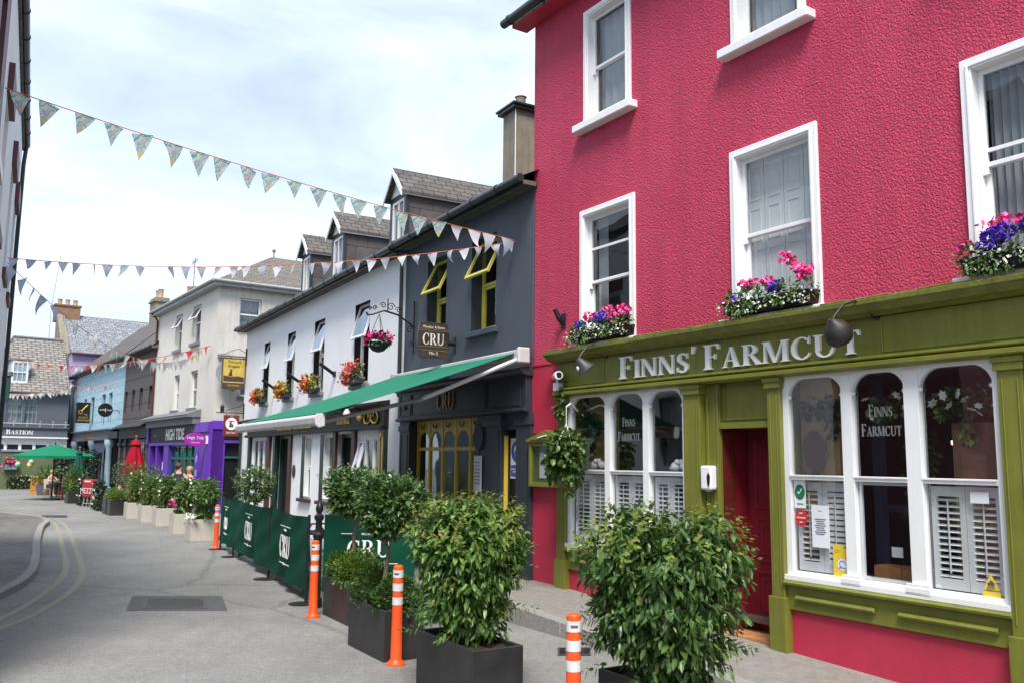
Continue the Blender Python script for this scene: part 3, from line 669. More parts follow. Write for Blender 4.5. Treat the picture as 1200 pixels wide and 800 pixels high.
# ================================================================== PINK BUILDING
PB = thing('pink_building', 'tall raspberry pink pebbledashed building with an olive green shopfront', 'building', (*FP.p.xy, 0), FP.rot)
PX1 = 7.0
def sash_window(x0, x1, z0, z1, parent, y=.0, fr=.11, rail=.47, curtain=None, shutter=False, sill=True, extra_bar=0., mwhite='white', pane='glass', depth=.16):
    mb = MB(); mb.ring(x0, x1, z0, z1, fr, y-.035, y+depth, wb=.05)
    mb.ring(x0+fr*.55, x1-fr*.55, z0+.05, z1-fr*.55, .03, y-.05, y-.035)       # raised moulding
    w = mb.build('window', mwhite, parent, bevel=.006)
    a, b, c, d = x0+fr, x1-fr, z0+.05, z1-fr; mid = c+(d-c)*rail
    mb = MB(); mb.ring(a, b, mid-.02, d, .05, y+.075, y+.115, wb=.045); mb.build('sash', mwhite, w, bevel=.004)
    mb = MB(); mb.ring(a, b, c, mid+.02, .055, y+.118, y+.155, wb=.08, wt=.04)
    mb.prism([(a+.0, mid-.09),(a+.055, mid-.09),(a+.055, mid+.02),(a, mid+.02)], y+.07, y+.118)
    mb.build('sash', mwhite, w, bevel=.004)
    if extra_bar: mb = MB(); mb.box(a+.05, b-.05, y+.08, y+.11, extra_bar-.018, extra_bar+.018); mb.build('glazing_bar', mwhite, w)
    mb = MB(); plate(mb, a+.03, b-.03, mid, d-.02, y+.095); plate(mb, a+.03, b-.03, c+.02, mid, y+.137); mb.build('pane', pane, w)
    if sill: mb = MB(); mb.box(x0-.12, x1+.12, y-.16, y+.1, z0-.115, z0); mb.build('sill', mwhite, w, bevel=.012)
    if curtain:
        for cx0, cx1 in curtain: folds(MB(), cx0, cx1, c, d, y+.26, 5, .028, int(cx0*100)).build('curtain', 'curtain', w)
    if shutter:
        n = 4; ww = (b-a+.1)/n
        for i in range(n):
            sx = a-.05+ww*i; mb = MB(); mb.box(sx, sx+ww-.008, y+.19, y+.22, c-.05, d+.05)
            for (pz0, pz1) in ((c+.1, c+.8), (c+.9, mid+.35), (mid+.45, d-.08)): mb.ring(sx+.05, sx+ww-.06, pz0, pz1, .015, y+.182, y+.19)
            mb.build('inner_shutter', 'white', w)
    return w
W = [(-3.48,-2.24,3.78,5.82), (-.47,.81,3.78,5.86), (2.45,3.75,3.80,5.90), (-3.39,-2.3,7.15,8.98), (-.40,.72,7.17,9.0), (2.45,3.6,7.18,9.0)]
holes = [(a+.03,b-.03,c,d-.03) for a,b,c,d in W]
mb = MB(); holed(mb, -4.75, PX1, 3.62, 9.45, holes, .2); reveals(mb, holes, .16); shell(mb, -4.75, PX1, 3.62, 9.45, 9); mb.build('wall', 'pink', PB)
mb = MB(); mb.box(-4.75, -3.97, -.0, .25, -.2, 3.62); mb.quad((-4.75,.25,-.2),(-4.75,.25,3.62),(-4.75,9,3.62),(-4.75,9,-.2)); mb.box(-4.757, -3.97, -.012, .0, 2.52, 2.56); mb.box(-4.757, -3.97, -.014, 0, 3.58, 3.62); mb.build('smooth_wall', 'pinksmooth', PB)
mb = MB(); mb.box(-3.97, -1.31, .0, .3, -.2, .56); mb.box(.06, 2.9, .0, .3, -.3, .53); mb.box(2.9, PX1, .04, .3, -.3, .53); mb.build('plinth', 'pinksmooth', PB)
mb = MB(); mb.prism([(-5.0,9.36),(PX1+.2,9.36),(PX1+.2,9.5),(-5.0,9.5)], -.3, .02); mb.quad((-5.02,-.32,9.5),(PX1+.2,-.32,9.5),(PX1+.2,4.5,12.3),(-5.02,4.5,12.3)); mb.quad((-5.02,9,9.5),(-5.02,4.5,12.3),(PX1+.2,4.5,12.3),(PX1+.2,9,9.5)); mb.add([(-4.75,0,9.45),(-4.75,4.5,12.28),(-4.75,9,9.45)],[(0,1,2)])
rf = mb.build('roof', 'slate', PB); gutter(-5.12, PX1+.2, -.4, 9.42, .075).build('gutter', 'gutter', rf, smooth=40)
MB().box(-5.0, PX1, -.3, -.001, 9.33, 9.357).build('soffit', 'pinksmooth', rf)
sash_window(*W[0], PB, extra_bar=5.22, curtain=[(-3.36,-3.15)], rail=.47)
sash_window(*W[1], PB, shutter=True, rail=.50)
sash_window(*W[2], PB, extra_bar=5.0, curtain=[(2.56,2.95)], rail=.52)
sash_window(*W[3], PB, rail=.5, curtain=[(-3.3,-2.36)])
sash_window(*W[4], PB, rail=.5, curtain=[(-.3,.35)])
sash_window(*W[5], PB, rail=.5, curtain=[(2.5,3.1)])
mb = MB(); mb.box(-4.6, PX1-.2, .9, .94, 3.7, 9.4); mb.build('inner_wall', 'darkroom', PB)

# ---- olive shopfront
SFR = MB()
SFR.box(-3.97, PX1, -.07, .25, 3.1, 3.62)                                     # fascia board
SFR.extr([(-.07,3.12),(-.13,3.145),(-.13,3.165),(-.07,3.19)], -3.99, PX1); SFR.extr([(-.10,3.05),(-.16,3.07),(-.16,3.118),(.05,3.118),(.05,3.05)], -3.99, PX1)
for a, b in ((-3.9,-2.84), (1.53, PX1)): SFR.ring(a, b, 3.2, 3.56, .012, -.082, -.07)
fascia = SFR.build('fascia', 'olive', PB, bevel=.006)
mb = MB(); mb.extr([(-.07,3.62),(-.12,3.56),(-.17,3.585),(-.22,3.60),(-.28,3.655),(-.30,3.665),(-.30,3.72),(.0,3.755),(.0,3.62)], -4.05, PX1)
v0 = len(mb.v); r_ = random.Random(3)
for k in range(60):                                                           # lumps of peeling paint along the old cornice
    x = r_.uniform(-4, 4.5); mb.box(x, x+r_.uniform(.05,.35), -.25-r_.random()*.045, -.1, 3.722, 3.733+r_.random()*.014)
mb.build('cornice', 'olivedark', PB, bevel=.008)
mb = MB()
def pilaster(mb, x0, x1, y0, zb=-.25, panel=True):
    mb.box(x0, x1, y0, .28, zb, 3.05); mb.box(x0-.025, x1+.025, y0-.03, .2, zb, .66); mb.box(x0-.02, x1+.02, y0-.03, .2, 2.93, 3.0); mb.box(x0-.035, x1+.035, y0-.045, .2, 3.0, 3.05)
    if panel and x1-x0 > .12: mb.box(x0+.035, x0+.05, y0-.008, y0, .75, 2.85); mb.box(x1-.05, x1-.035, y0-.008, y0, .75, 2.85)
for a, b in ((-3.97,-3.77), (.06,.235), (2.65,2.87), (-1.28,-1.0)):
    m2 = MB(); pilaster(m2, a, b, -.08); m2.build('pilaster', 'olive', PB, bevel=.006)
mb = MB(); mb.box(-1.0, -.76, .02, .28, -.2, 3.05); mb.box(-.97, -.93, .0, .02, .4, 2.9); mb.box(-.86, -.82, .005, .02, .4, 2.9); mb.box(-.80,-.76,-.01,.02,-.2,3.05); mb.build('door_frame', 'olive', PB, bevel=.004)
mb = MB(); mb.box(-.76, .06, .06, .28, 2.52, 3.05); mb.box(-.76, .06, .0, .06, 2.5, 2.57); mb.ring(-.72,.03,2.6,3.0,.02,.045,.06); mb.build('overdoor_panel', 'olive', PB, bevel=.004)
# stall risers and sills under the windows
for a, b in ((-3.77,-1.28), (.235,2.65)):
    mb = MB(); mb.box(a, b, -.04, .2, .54, .79); mb.extr([(-.04,.79),(-.10,.8),(-.11,.83),(-.08,.845),(-.07,.87),(.2,.87),(.2,.79)], a-.01, b+.01)
    n = 2; w_ = (b-a)/n
    for i in range(n): mb.extr([(-.04,.64),(-.075,.65),(-.09,.675),(-.065,.70),(-.04,.705)], a+w_*i+.13, a+w_*(i+1)-.13)
    mb.build('stall_riser', 'olive', PB, bevel=.004)

mb = MB(); mb.box(2.87, PX1, .02, .28, .5, 3.05); mb.ring(3.05, 4.6, .8, 2.9, .05, .0, .02); mb.build('end_panel', 'olive', PB)
# display windows
def display(x0, x1, mull, z0, zt, z1, name):
    mb = MB(); y0, y1 = -.025, .05
    mb.ring(x0, x1, z0, z1, .075, y0, y1, wb=.05, wt=.055)
    mb.box(x0-.01, x1+.01, -.075, .08, z0-.055, z0+.008)
    for a, b in mull: mb.box(a+.012, b-.012, y0-.012, y1, z0+.05, z1-.055); mb.box(a-.04, b+.04, y0-.05, y0-.012, z0-.02, z0+.05); mb.box(a-.03, b+.03, y0-.04, y0-.012, z0+.05, z0+.085)
    edges = [x0+.075]+[e for m_ in mull for e in (m_[0]+.012, m_[1]-.012)]+[x1-.075]
    lights = [(edges[i], edges[i+1]) for i in range(0, len(edges), 2)]
    for a, b in lights:
        mb.box(a, b, y0-.005, y1-.005, zt-.026, zt+.026); mb.box(a, b, y0-.018, y0-.005, zt+.008, zt+.026)
        rr = .2; zt2 = z1-.055
        for sx, s in ((a, 1), (b, -1)):                                        # rounded heads
            arc = [(sx+s*(rr-rr*math.cos(PI/2*k/8)), zt2-rr+rr*math.sin(PI/2*k/8)) for k in range(9)]
            poly = [(sx, zt2)]+arc if s > 0 else [(sx, zt2)]+arc[::1]
            if s > 0: poly = poly[::-1]
            mb.prism(poly[::-1], y0+.008, y1-.01)
            mb.ball((sx+s*.012, y0+.02, zt2-rr), .022, 8)
    w = mb.build(name, 'white', PB, bevel=.005)
    mb = MB()
    for a, b in lights: plate(mb, a-.008, b+.008, zt, z1-.04, .022); plate(mb, a-.008, b+.008, z0+.04, zt, .026)
    mb.build('pane', 'shopglass', w)
    return w, lights
DL, LL = display(-3.77, -1.28, [(-2.90,-2.76), (-2.10,-1.96)], .90, 1.95, 3.07, 'shop_window')
DR, LR = display(.235, 2.65, [(.985,1.135), (1.70,1.88)], .90, 1.95, 3.07, 'shop_window')
def louvre(x0, x1, z0, z1, y, parent, open_=1.):
    mb = MB(); mb.ring(x0, x1, z0, z1, .055, y, y+.03, wb=.1, wt=.09)
    n = 13; h = (z1-z0-.19)/n
    for i in range(n):
        zc = z0+.1+h*(i+.5); a = h*.5*(.55 if open_ > .5 else 1.); d = .018 if open_ > .5 else .004
        mb.hexa([(x0+.055,y+.015-d,zc-a),(x1-.055,y+.015-d,zc-a),(x1-.055,y+.019-d,zc-a),(x0+.055,y+.019-d,zc-a)], [(x0+.055,y+.015+d,zc+a*.4),(x1-.055,y+.015+d,zc+a*.4),(x1-.055,y+.019+d,zc+a*.4),(x0+.055,y+.019+d,zc+a*.4)])
    xm = (x0+x1)/2; mb.box(xm-.006, xm+.006, y-.012, y-.004, z0+.15, z1-.12)
    mb.build('shutter', 'white', parent)
for i, (a, b) in enumerate(LL):
    m_ = (a+b)/2; louvre(a+.02, m_-.003, .96, 1.9, .06, DL); louvre(m_+.003, b-.02, .96, 1.9, .06, DL)
for i in (0, 2):
    a, b = LR[i]; m_ = (a+b)/2; louvre(a+.02, m_-.003, .96, 1.9, .06, DR); louvre(m_+.003, b-.02, .96, 1.9, .06, DR, .0 if i == 0 else 1.)
a, b = LR[1]; mb = MB(); mb.ring(a+.005, b-.005, .955, 1.92, .03, .03, .06); mb.build('casement', 'white', DR)
# etched words on the glass
def etched(parent, cx, z, h, sx):
    for k_, w_ in enumerate(('Farmcut', 'Finns')): mb = MB(); serif_c(mb, w_, cx, z+h*1.55*k_, h, .016, .018, sx); mb.build('glass_lettering', 'etch', parent)
M['etch'] = mat('etched_glass_lettering', (.2, .21, .215), .8, .1, 10)
etched(DL, -2.43, 2.38, .125, .82); etched(DR, 1.42, 2.38, .125, .82)
# front door
dr = MB(); dr.box(-.76, .06, .5, .55, pz(-.3)+.02, 2.5); dz = .14
for (a, b, c, d) in ((-.66,-.06,1.55,2.38), (-.66,-.06,.92,1.45), (-.66,-.06,.26,.82)):
    dr.ring(a, b, c, d, .035, .485, .5); dr.ring(a+.09, b-.09, c+.09, d-.09, .02, .49, .5)
door = dr.build('door', 'reddoor', PB, bevel=.004)
MB().box(-.44, -.12, .47, .485, .47, .55).build('letter_plate', 'plasticwhite', door, bevel=.003)
MB().ball((-.04,.46,1.2), .03).build('handle', 'gold', door, smooth=True)
mb = MB(); mb.box(-.8, -.76, .06, .55, .1, 2.52); mb.box(.06, .1, .06, .55, .1, 2.52); mb.box(-.76, .06, .28, .55, 2.5, 2.54); mb.build('door_jamb', 'reddoor', PB)
MB().box(-.76, .06, -.0, .5, -.1, .135).build('doorstep', 'wood', PB)
# the room behind the glass
mb = MB(); mb.box(-3.9, 3.0, 1.7, 1.75, .2, 3.1); mb.box(-3.9, 3.0, .3, 2.5, 3.06, 3.1); mb.box(-3.9, 3.0, .3, 2.5, .25, .3); mb.box(-3.96,-3.9,.3,2.5,.3,3.06); mb.build('shop_interior', 'shopwood', PB)
MB().box(.28, .78, .22, .4, .3, 3.05).build('interior_wall', 'warmwall', PB); MB().box(-3.7, -3.2, .32, .5, .3, 3.05).build('interior_wall', 'warmwall', PB)
mb = MB(); mb.box(2.0, 2.32, .28, .6, .3, 2.5); mb.build('brick_pier', 'brick', PB); 
mb = MB(); mb.box(.9, 1.0, .6, .7, .3, 3.05); mb.box(1.0, 1.7, .62, .68, 1.6, 1.68); mb.build('blue_post', 'navy', PB)
mb = MB()
for k in range(9): mb.lathe([(.05,0),(.06,.1),(.03,.12),(.03,.2)], (1.2+.2*(k % 4)+.03*k, 1.4, 1.2+.3*(k//4)), 8)
mb.build('shelf_jars', 'leadlight', PB)
mb = MB(); mb.box(1.1, 2.0, 1.35, 1.6, 1.17, 1.2); mb.box(1.1, 2.0, 1.35, 1.6, 1.47, 1.5); mb.box(1.1,2.0,1.85,2.1,1.77,1.8); mb.build('shelf', 'wood', PB)

# raised letters
mb = MB(); x = serif(mb, "Finns'", -2.50, 3.215, .30, -.105, -.07, 1.50/swidth("Finns'", .30, 1., .80, .05), .80, .05); mb.build('shop_name_lettering', 'lettering', fascia); mb = MB()
wF = swidth("Farmcut", .30, 1., .80, .05); mb2 = mb; s_ = (1.33-(-.90))/wF
serif(mb, "Farmcut", -.90, 3.215, .30, -.105, -.07, s_, .80, .05)
mb.build('shop_name_lettering', 'lettering', fascia)

# ================================================================== CHARCOAL BAR AND WHITE PUB (one line of eaves)
def tilted(x0, x1, z0, z1, y, ang, mframe, parent, fr=.055, name='open_light'):
    """top-hung light pushed out at the foot"""
    h = z1-z0; mb = MB(); mb.ring(x0, x1, -h, 0, fr, -.02, .025)
    mt = Matrix.Translation((0, y, z1)) @ Matrix.Rotation(-ang, 4, 'X')
    mb.moved(mt); o = mb.build(name, mframe, parent)
    mb = MB(); plate(mb, x0+fr*.8, x1-fr*.8, -h+fr*.8, -fr*.8, .0); mb.moved(mt); mb.build('pane', 'skyglass', o); return o
def hopper_window(x0, x1, z0, z1, zt, parent, mframe, mreveal, sillm, ang=R(24), yw=.20):
    mb = MB(); mb.ring(x0, x1, z0, z1, .055, yw, yw+.06); mb.box(x0+.055, x1-.055, yw, yw+.06, zt-.03, zt+.03)
    w = mb.build('window', mframe, parent, bevel=.004)
    tilted(x0+.03, x1-.03, zt+.01, z1-.02, yw-.03, ang, mframe, w)
    mb = MB(); mb.ring(x0+.06, x1-.06, z0+.06, zt-.04, .045, yw+.005, yw+.05); xm = x0+(x1-x0)*.5
    mb.build('sash', mframe, w)
    mb = MB(); plate(mb, x0+.07, x1-.07, z0+.07, zt-.04, yw+.03); mb.build('pane', 'glass', w)
    mb = MB(); mb.box(x0-.1, x1+.1, -.09, yw, z0-.10, z0); mb.build('sill', sillm, w, bevel=.008)
    mb = MB(); e = .004
    for q in (((x0+e,.0,z0),(x0+e,.0,z1),(x0+e,yw,z1),(x0+e,yw,z0)), ((x1-e,.0,z0),(x1-e,yw,z0),(x1-e,yw,z1),(x1-e,.0,z1)), ((x0,.0,z1-e),(x1,.0,z1-e),(x1,yw,z1-e),(x0,yw,z1-e))): mb.quad(*q)
    mb.build('reveal', mreveal, w)
    return w
CB = thing('wine_bar_building', 'charcoal grey two storey wine bar with mustard yellow window frames', 'building', (*FC.p.xy, 0), FC.rot)
WP = thing('white_pub', 'long white rendered pub with black shop fascia and slate cheeked dormers', 'building', (*FC.w(-5.28,0,0).xy, 0), FC.rot)
cw = [(-4.15,-3.25,4.42,6.08), (-2.19,-1.24,4.38,6.08)]
mb = MB(); holed(mb, -5.28, .06, 3.6, 6.62, cw, .2); reveals(mb, cw, .2); shell(mb, -5.28, .05, -.1, 6.62, 9); mb.build('wall', 'charcoal', CB)
for k, c in enumerate(cw): hopper_window(*c, c[2]+(c[3]-c[2])*.52, CB, 'yellowpale', 'charpaint', 'charcoal', R(26), .22)
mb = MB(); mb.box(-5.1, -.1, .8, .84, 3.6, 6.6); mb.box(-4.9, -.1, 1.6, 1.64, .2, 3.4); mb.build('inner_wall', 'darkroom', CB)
mb = MB(); mb.quad((-5.28,-.3,6.66),(.15,-.3,6.66),(.15,4.5,9.02),(-5.28,4.5,9.02)); mb.quad((-5.28,9,6.66),(-5.28,4.5,9.02),(.15,4.5,9.02),(.15,9,6.66)); mb.box(-5.28,.12,-.28,.0,6.53,6.60)
rf = mb.build('roof', 'slate', CB); MB().box(-5.28, .14, -.31, -.285, 6.5, 6.66).build('fascia_board', 'gutter', rf); gutter(-5.28, .2, -.37, 6.6, .07).build('gutter', 'gutter', rf, smooth=40)
mb = MB(); mb.box(-3.75, -3.22, 1.5, 3.1, 7.0, 9.36); ch = mb.build('chimney', 'stone', CB)
mb = MB(); mb.box(-3.84, -3.13, 1.40, 3.2, 9.36, 9.43); mb.box(-3.88,-3.09,1.37,3.23,9.43,9.48); mb.build('cap', 'gutter', ch, bevel=.01)
mb = MB(); mb.lathe([(.13,0),(.14,.05),(.1,.07),(.11,.25),(.13,.26)], (-3.45,1.75,9.48), 14); mb.build('chimney_pot', 'stone', ch, smooth=40)
mb = MB(); mb.tube([(-3.21,1.49,7.2),(-3.21,1.49,9.34)], .012, 6); mb.build('flue_wire', 'plasticwhite', ch)
# bar front
mb = MB(); mb.box(-5.24, .0, -.12, .2, 2.86, 3.48); mb.extr([(-.12,3.44),(-.2,3.47),(-.24,3.52),(-.24,3.56),(0,3.6),(0,3.44)], -5.26, .04); mb.extr([(-.12,2.86),(-.17,2.88),(-.17,2.92),(-.12,2.93)], -5.25, .02)
for a, b in ((-5.1,-4.55),(-4.5,-1.35),(-1.3,-.15)): mb.ring(a, b, 2.97, 3.4, .02, -.132, -.12)
fa = mb.build('fascia', 'charpaint', CB, bevel=.004)
mb = MB(); serif_c(mb, 'CRU', -2.9, 3.03, .32, -.15, -.12, 1.0); mb.build('bar_name_lettering', 'dimgold', fa)
mb = MB(); serif_c(mb, 'No', -4.9, 3.1, .14, -.15, -.12, .9); mb.build('number_lettering', 'dimgold', fa)
for a, b in ((-5.26,-4.74), (-1.76,-.90), (-.40,.05)):
    m2 = MB(); m2.box(a, b, -.06, .5, -.1, 2.86); m2.box(a-.02, b+.02, -.085, .3, -.1, .55); m2.box(a-.02, b+.02, -.085, .3, 2.66, 2.78)
    if b-a > .3:
        for q in (a+.08, b-.11): m2.box(q, q+.03, -.07, -.06, .65, 2.6)
    m2.build('pilaster', 'charpaint', CB, bevel=.006)
def arched_screen(x0, n, pitch, z0, zt, z1, y):
    mb = MB(); fw = .07
    for i in range(n+1): mb.box(x0+pitch*i-fw/2, x0+pitch*i+fw/2, y-.03, y+.03, z0, z1)
    for i in range(n):
        a, b = x0+pitch*i+fw/2, x0+pitch*(i+1)-fw/2; c = (a+b)/2; rr = (b-a)/2; zc = z1-.22-rr
        mb.box(a, b, y-.025, y+.025, zt-.035, zt+.035); mb.box(a, b, y-.02, y+.02, z0, z0+.25)
        for s in (-1, 1):
            arc = [(c+s*rr*math.cos(PI/2*k/8), zc+rr*math.sin(PI/2*k/8)) for k in range(9)]
            poly = [(c+s*rr, z1)]+[(c, z1)]+arc[::-1]
            ar = sum(poly[i_][0]*poly[(i_+1) % len(poly)][1]-poly[(i_+1) % len(poly)][0]*poly[i_][1] for i_ in range(len(poly)))
            mb.prism(poly if ar > 0 else poly[::-1], y-.02, y+.02)
    return mb
sc = arched_screen(-4.68, 5, .585, .25, 2.30, 2.86, .13).build('arched_screen', 'yellow', CB, bevel=.004)
mb = MB(); plate(mb, -4.66, -1.8, .3, 2.8, .13); mb.build('pane', 'shopglass', sc)
mb = MB()
for i in range(5): mb.tube([(-4.39+.585*i+.09*math.cos(a_*PI/8), .08, 2.80+.09*math.sin(a_*PI/8)) for a_ in range(8, 17)], .012, 6)
mb.build('door_rings', 'blackmetal', sc)
for k, a in enumerate((-4.7, -3.3, -2.6)): folds(MB(), a, a+.4, .3, 2.75, .75, 5, .03, k).build('curtain', 'curtain', CB)
MB().box(-.90, -.40, .12, .16, .1, 2.6).build('side_door', 'black', CB); MB().box(-.895, -.865, .0, .07, .12, 2.5).build('open_door_edge', 'yellow', CB, bevel=.004)
MB().box(-.90, -.40, .0, .4, 2.6, 2.86).build('overdoor_panel', 'charpaint', CB)

# ---- the white pub (local x measured from the joint with the bar)
wx = lambda x: x+5.28
uw = [(-17.05,-16.35,3.84,5.80), (-14.3,-13.5,3.84,5.80), (-11.65,-10.75,3.84,5.82), (-8.4,-7.4,3.84,5.80)]
uw = [(wx(a), wx(b), c, d) for a, b, c, d in uw]
LW = [(-17.95,-16.0,.95,2.72), (-12.38,-11.45,1.0,2.70), (-10.72,-9.62,1.0,2.70), (-7.95,-6.42,1.05,2.60)]
LD = [(-15.0,-13.55,.1,2.76), (-9.35,-8.2,.1,2.70)]
lh = [(wx(a), wx(b), c, d) for a, b, c, d in LW+LD]
WL = wx(-19.62)
mb = MB(); holed(mb, WL, 0, -.1, 6.6, uw+lh, .2); reveals(mb, uw+lh, .26); shell(mb, WL, 0, -.1, 6.6, 9); mb.build('wall', 'whiterough', WP)
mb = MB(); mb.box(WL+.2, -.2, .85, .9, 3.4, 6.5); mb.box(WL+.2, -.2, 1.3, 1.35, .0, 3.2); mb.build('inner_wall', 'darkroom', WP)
for k, c in enumerate(uw): hopper_window(*c, c[2]+(c[3]-c[2])*.54, WP, 'white', 'black', 'lead', R(16), .16)
def casement(x0, x1, z0, z1, n, y, parent, tilt=False):
    mb = MB(); mb.ring(x0, x1, z0, z1, .05, y, y+.07); w_ = (x1-x0)/n
    for i in range(1, n): mb.box(x0+w_*i-.03, x0+w_*i+.03, y-.01, y+.07, z0+.07, z1-.07)
    for i in range(n): mb.ring(x0+w_*i+(.05 if i == 0 else .03), x0+w_*(i+1)-(.05 if i == n-1 else .03), z0+.05, z1-.05, .04, y+.01, y+.05)
    w = mb.build('window', 'white', parent, bevel=.004)
    mb = MB(); plate(mb, x0+.08, x1-.08, z0+.08, z1-.08, y+.03); mb.build('pane', 'glass', w); return w
w = casement(wx(-17.95), wx(-16.0), .95, 2.72, 3, .02, WP)
w = casement(wx(-7.95), wx(-6.42), 1.05, 2.60, 3, .02, WP); tilted(wx(-7.85), wx(-7.5), 1.2, 2.5, .04, R(16), 'white', w)
for a, b, c, d in LW[1:3]:
    w = sash_window(wx(a)+.3, wx(b), c, d, WP, y=.035, fr=.035, rail=.5, sill=False, depth=.1)
    MB().box(wx(a)+.002, wx(a)+.3, -.015, .06, c, d).build('side_shutter', 'darkgreen', w)
    MB().box(wx(a)-.06, wx(b)+.06, -.1, .2, c-.09, c).build('sill', 'brown', w, bevel=.006)
for k, (a, b, c, d) in enumerate(LD):
    mb = MB(); mb.ring(wx(a), wx(b), .1, d, .09, .1, .2, wb=.02); dd = mb.build('doorway', 'darkgreen', WP)
    MB().box(wx(a)+.09, wx(b)-.5, .2, .24, .1, d-.09).build('door', 'black', dd)
    MB().box(wx(b)-.22, wx(b)-.12, .06, .1, .1, d-.1).build('jamb', 'white', dd)
    m2 = MB(); m2.box(wx(b)+.0, wx(b)+.24, -.07, .1, .0, 2.76); m2.build('pilaster', 'brown', WP, bevel=.004)
    m2 = MB(); m2.box(wx(a)-.22, wx(a), -.07, .1, .0, 2.76); m2.build('pilaster', 'darkgreen' if k == 0 else 'brown', WP, bevel=.004)
for a, b, mm in ((-18.35,-18.1,'darkgreen'), (-15.95,-15.6,'brown'), (-6.38,-6.04,'darkgreen')):
    m2 = MB(); m2.box(wx(a), wx(b), -.09, .1, .0, 2.76); m2.box(wx(a)-.02, wx(b)+.02, -.11, .05, 0, .5); pl_ = m2.build('pilaster', mm, WP, bevel=.004)
mb = MB(); mb.box(wx(-6.32), wx(-6.26), -.1, -.09, .6, 2.6); mb.box(wx(-6.16), wx(-6.1), -.1, -.09, .6, 2.6); mb.prism([(wx(-6.3),2.5),(wx(-6.12),2.66),(wx(-6.3),2.66)], -.105, -.09); mb.build('gilded_flutes', 'gold', pl_)
mb = MB(); mb.box(wx(-18.4), wx(-6.02), -.12, .1, 2.77, 3.22); mb.extr([(-.12,3.2),(-.2,3.24),(-.3,3.28),(-.3,3.33),(0,3.38),(0,3.2)], wx(-18.45), wx(-5.98)); mb.extr([(-.12,2.74),(-.2,2.76),(-.2,2.82),(-.12,2.85)], wx(-18.45), wx(-5.98))
fw_ = mb.build('fascia', 'black', WP, bevel=.004)
mb = MB(); serif_c(mb, 'THE LORD KINGSALE', wx(-12.9), 2.90, .26, -.15, -.12, 1.15); mb.build('pub_name_lettering', 'gold', fw_); mb = MB(); serif_c(mb, 'Lounge', wx(-8.6), 2.92, .22, -.15, -.12, 1.1)
mb.build('pub_name_lettering', 'gold', fw_)
mb = MB()
for cx, s in ((-7.0, 1), (-6.5, -1)):
    mb.tube([(wx(cx)+s*(.1+.012*k)*math.cos(k*.45), -.14, 3.02+(.1+.004*k)*math.sin(k*.45)) for k in range(16)], .022, 6)
mb.ball((wx(-7.35), -.16, 3.04), .1, 12); mb.build('gilded_scroll', 'gold', fw_, smooth=40)
mb = MB(); mb.disc((wx(-13.05), 1.72), .13, -.03, .0, 20, 1.4); mb.disc((wx(-13.05), 1.72), .09, -.04, -.03, 20, 1.5); mb.build('oval_plaque', 'charpaint', WP)
mb = MB(); mb.quad((WL-.15,-.3,6.62),(0,-.3,6.62),(0,4.5,8.98),(WL-.15,4.5,8.98)); mb.quad((WL-.15,9,6.62),(WL-.15,4.5,8.98),(0,4.5,8.98),(0,9,6.62)); mb.box(WL-.12,0,-.28,.0,6.49,6.56); mb.add([(WL,0,6.6),(WL,4.5,8.9),(WL,9,6.6)],[(0,1,2)])
rf = mb.build('roof', 'slate', WP); MB().box(WL-.17, 0, -.31, -.285, 6.46, 6.62).build('fascia_board', 'gutter', rf); gutter(WL-.2, 0, -.37, 6.56, .07).build('gutter', 'gutter', rf, smooth=40)
mb = MB(); mb.tube([(-.06,-.34,6.55),(-.06,-.08,6.35),(-.06,-.07,3.4)], .045, 8); mb.build('downpipe', 'gutter', WP, smooth=40)
mb = MB(); mb.tube([(WL+.1,-.07,3.3),(WL+.1,-.07,.2)], .05, 8); mb.build('downpipe', 'darkgreen', WP, smooth=40)
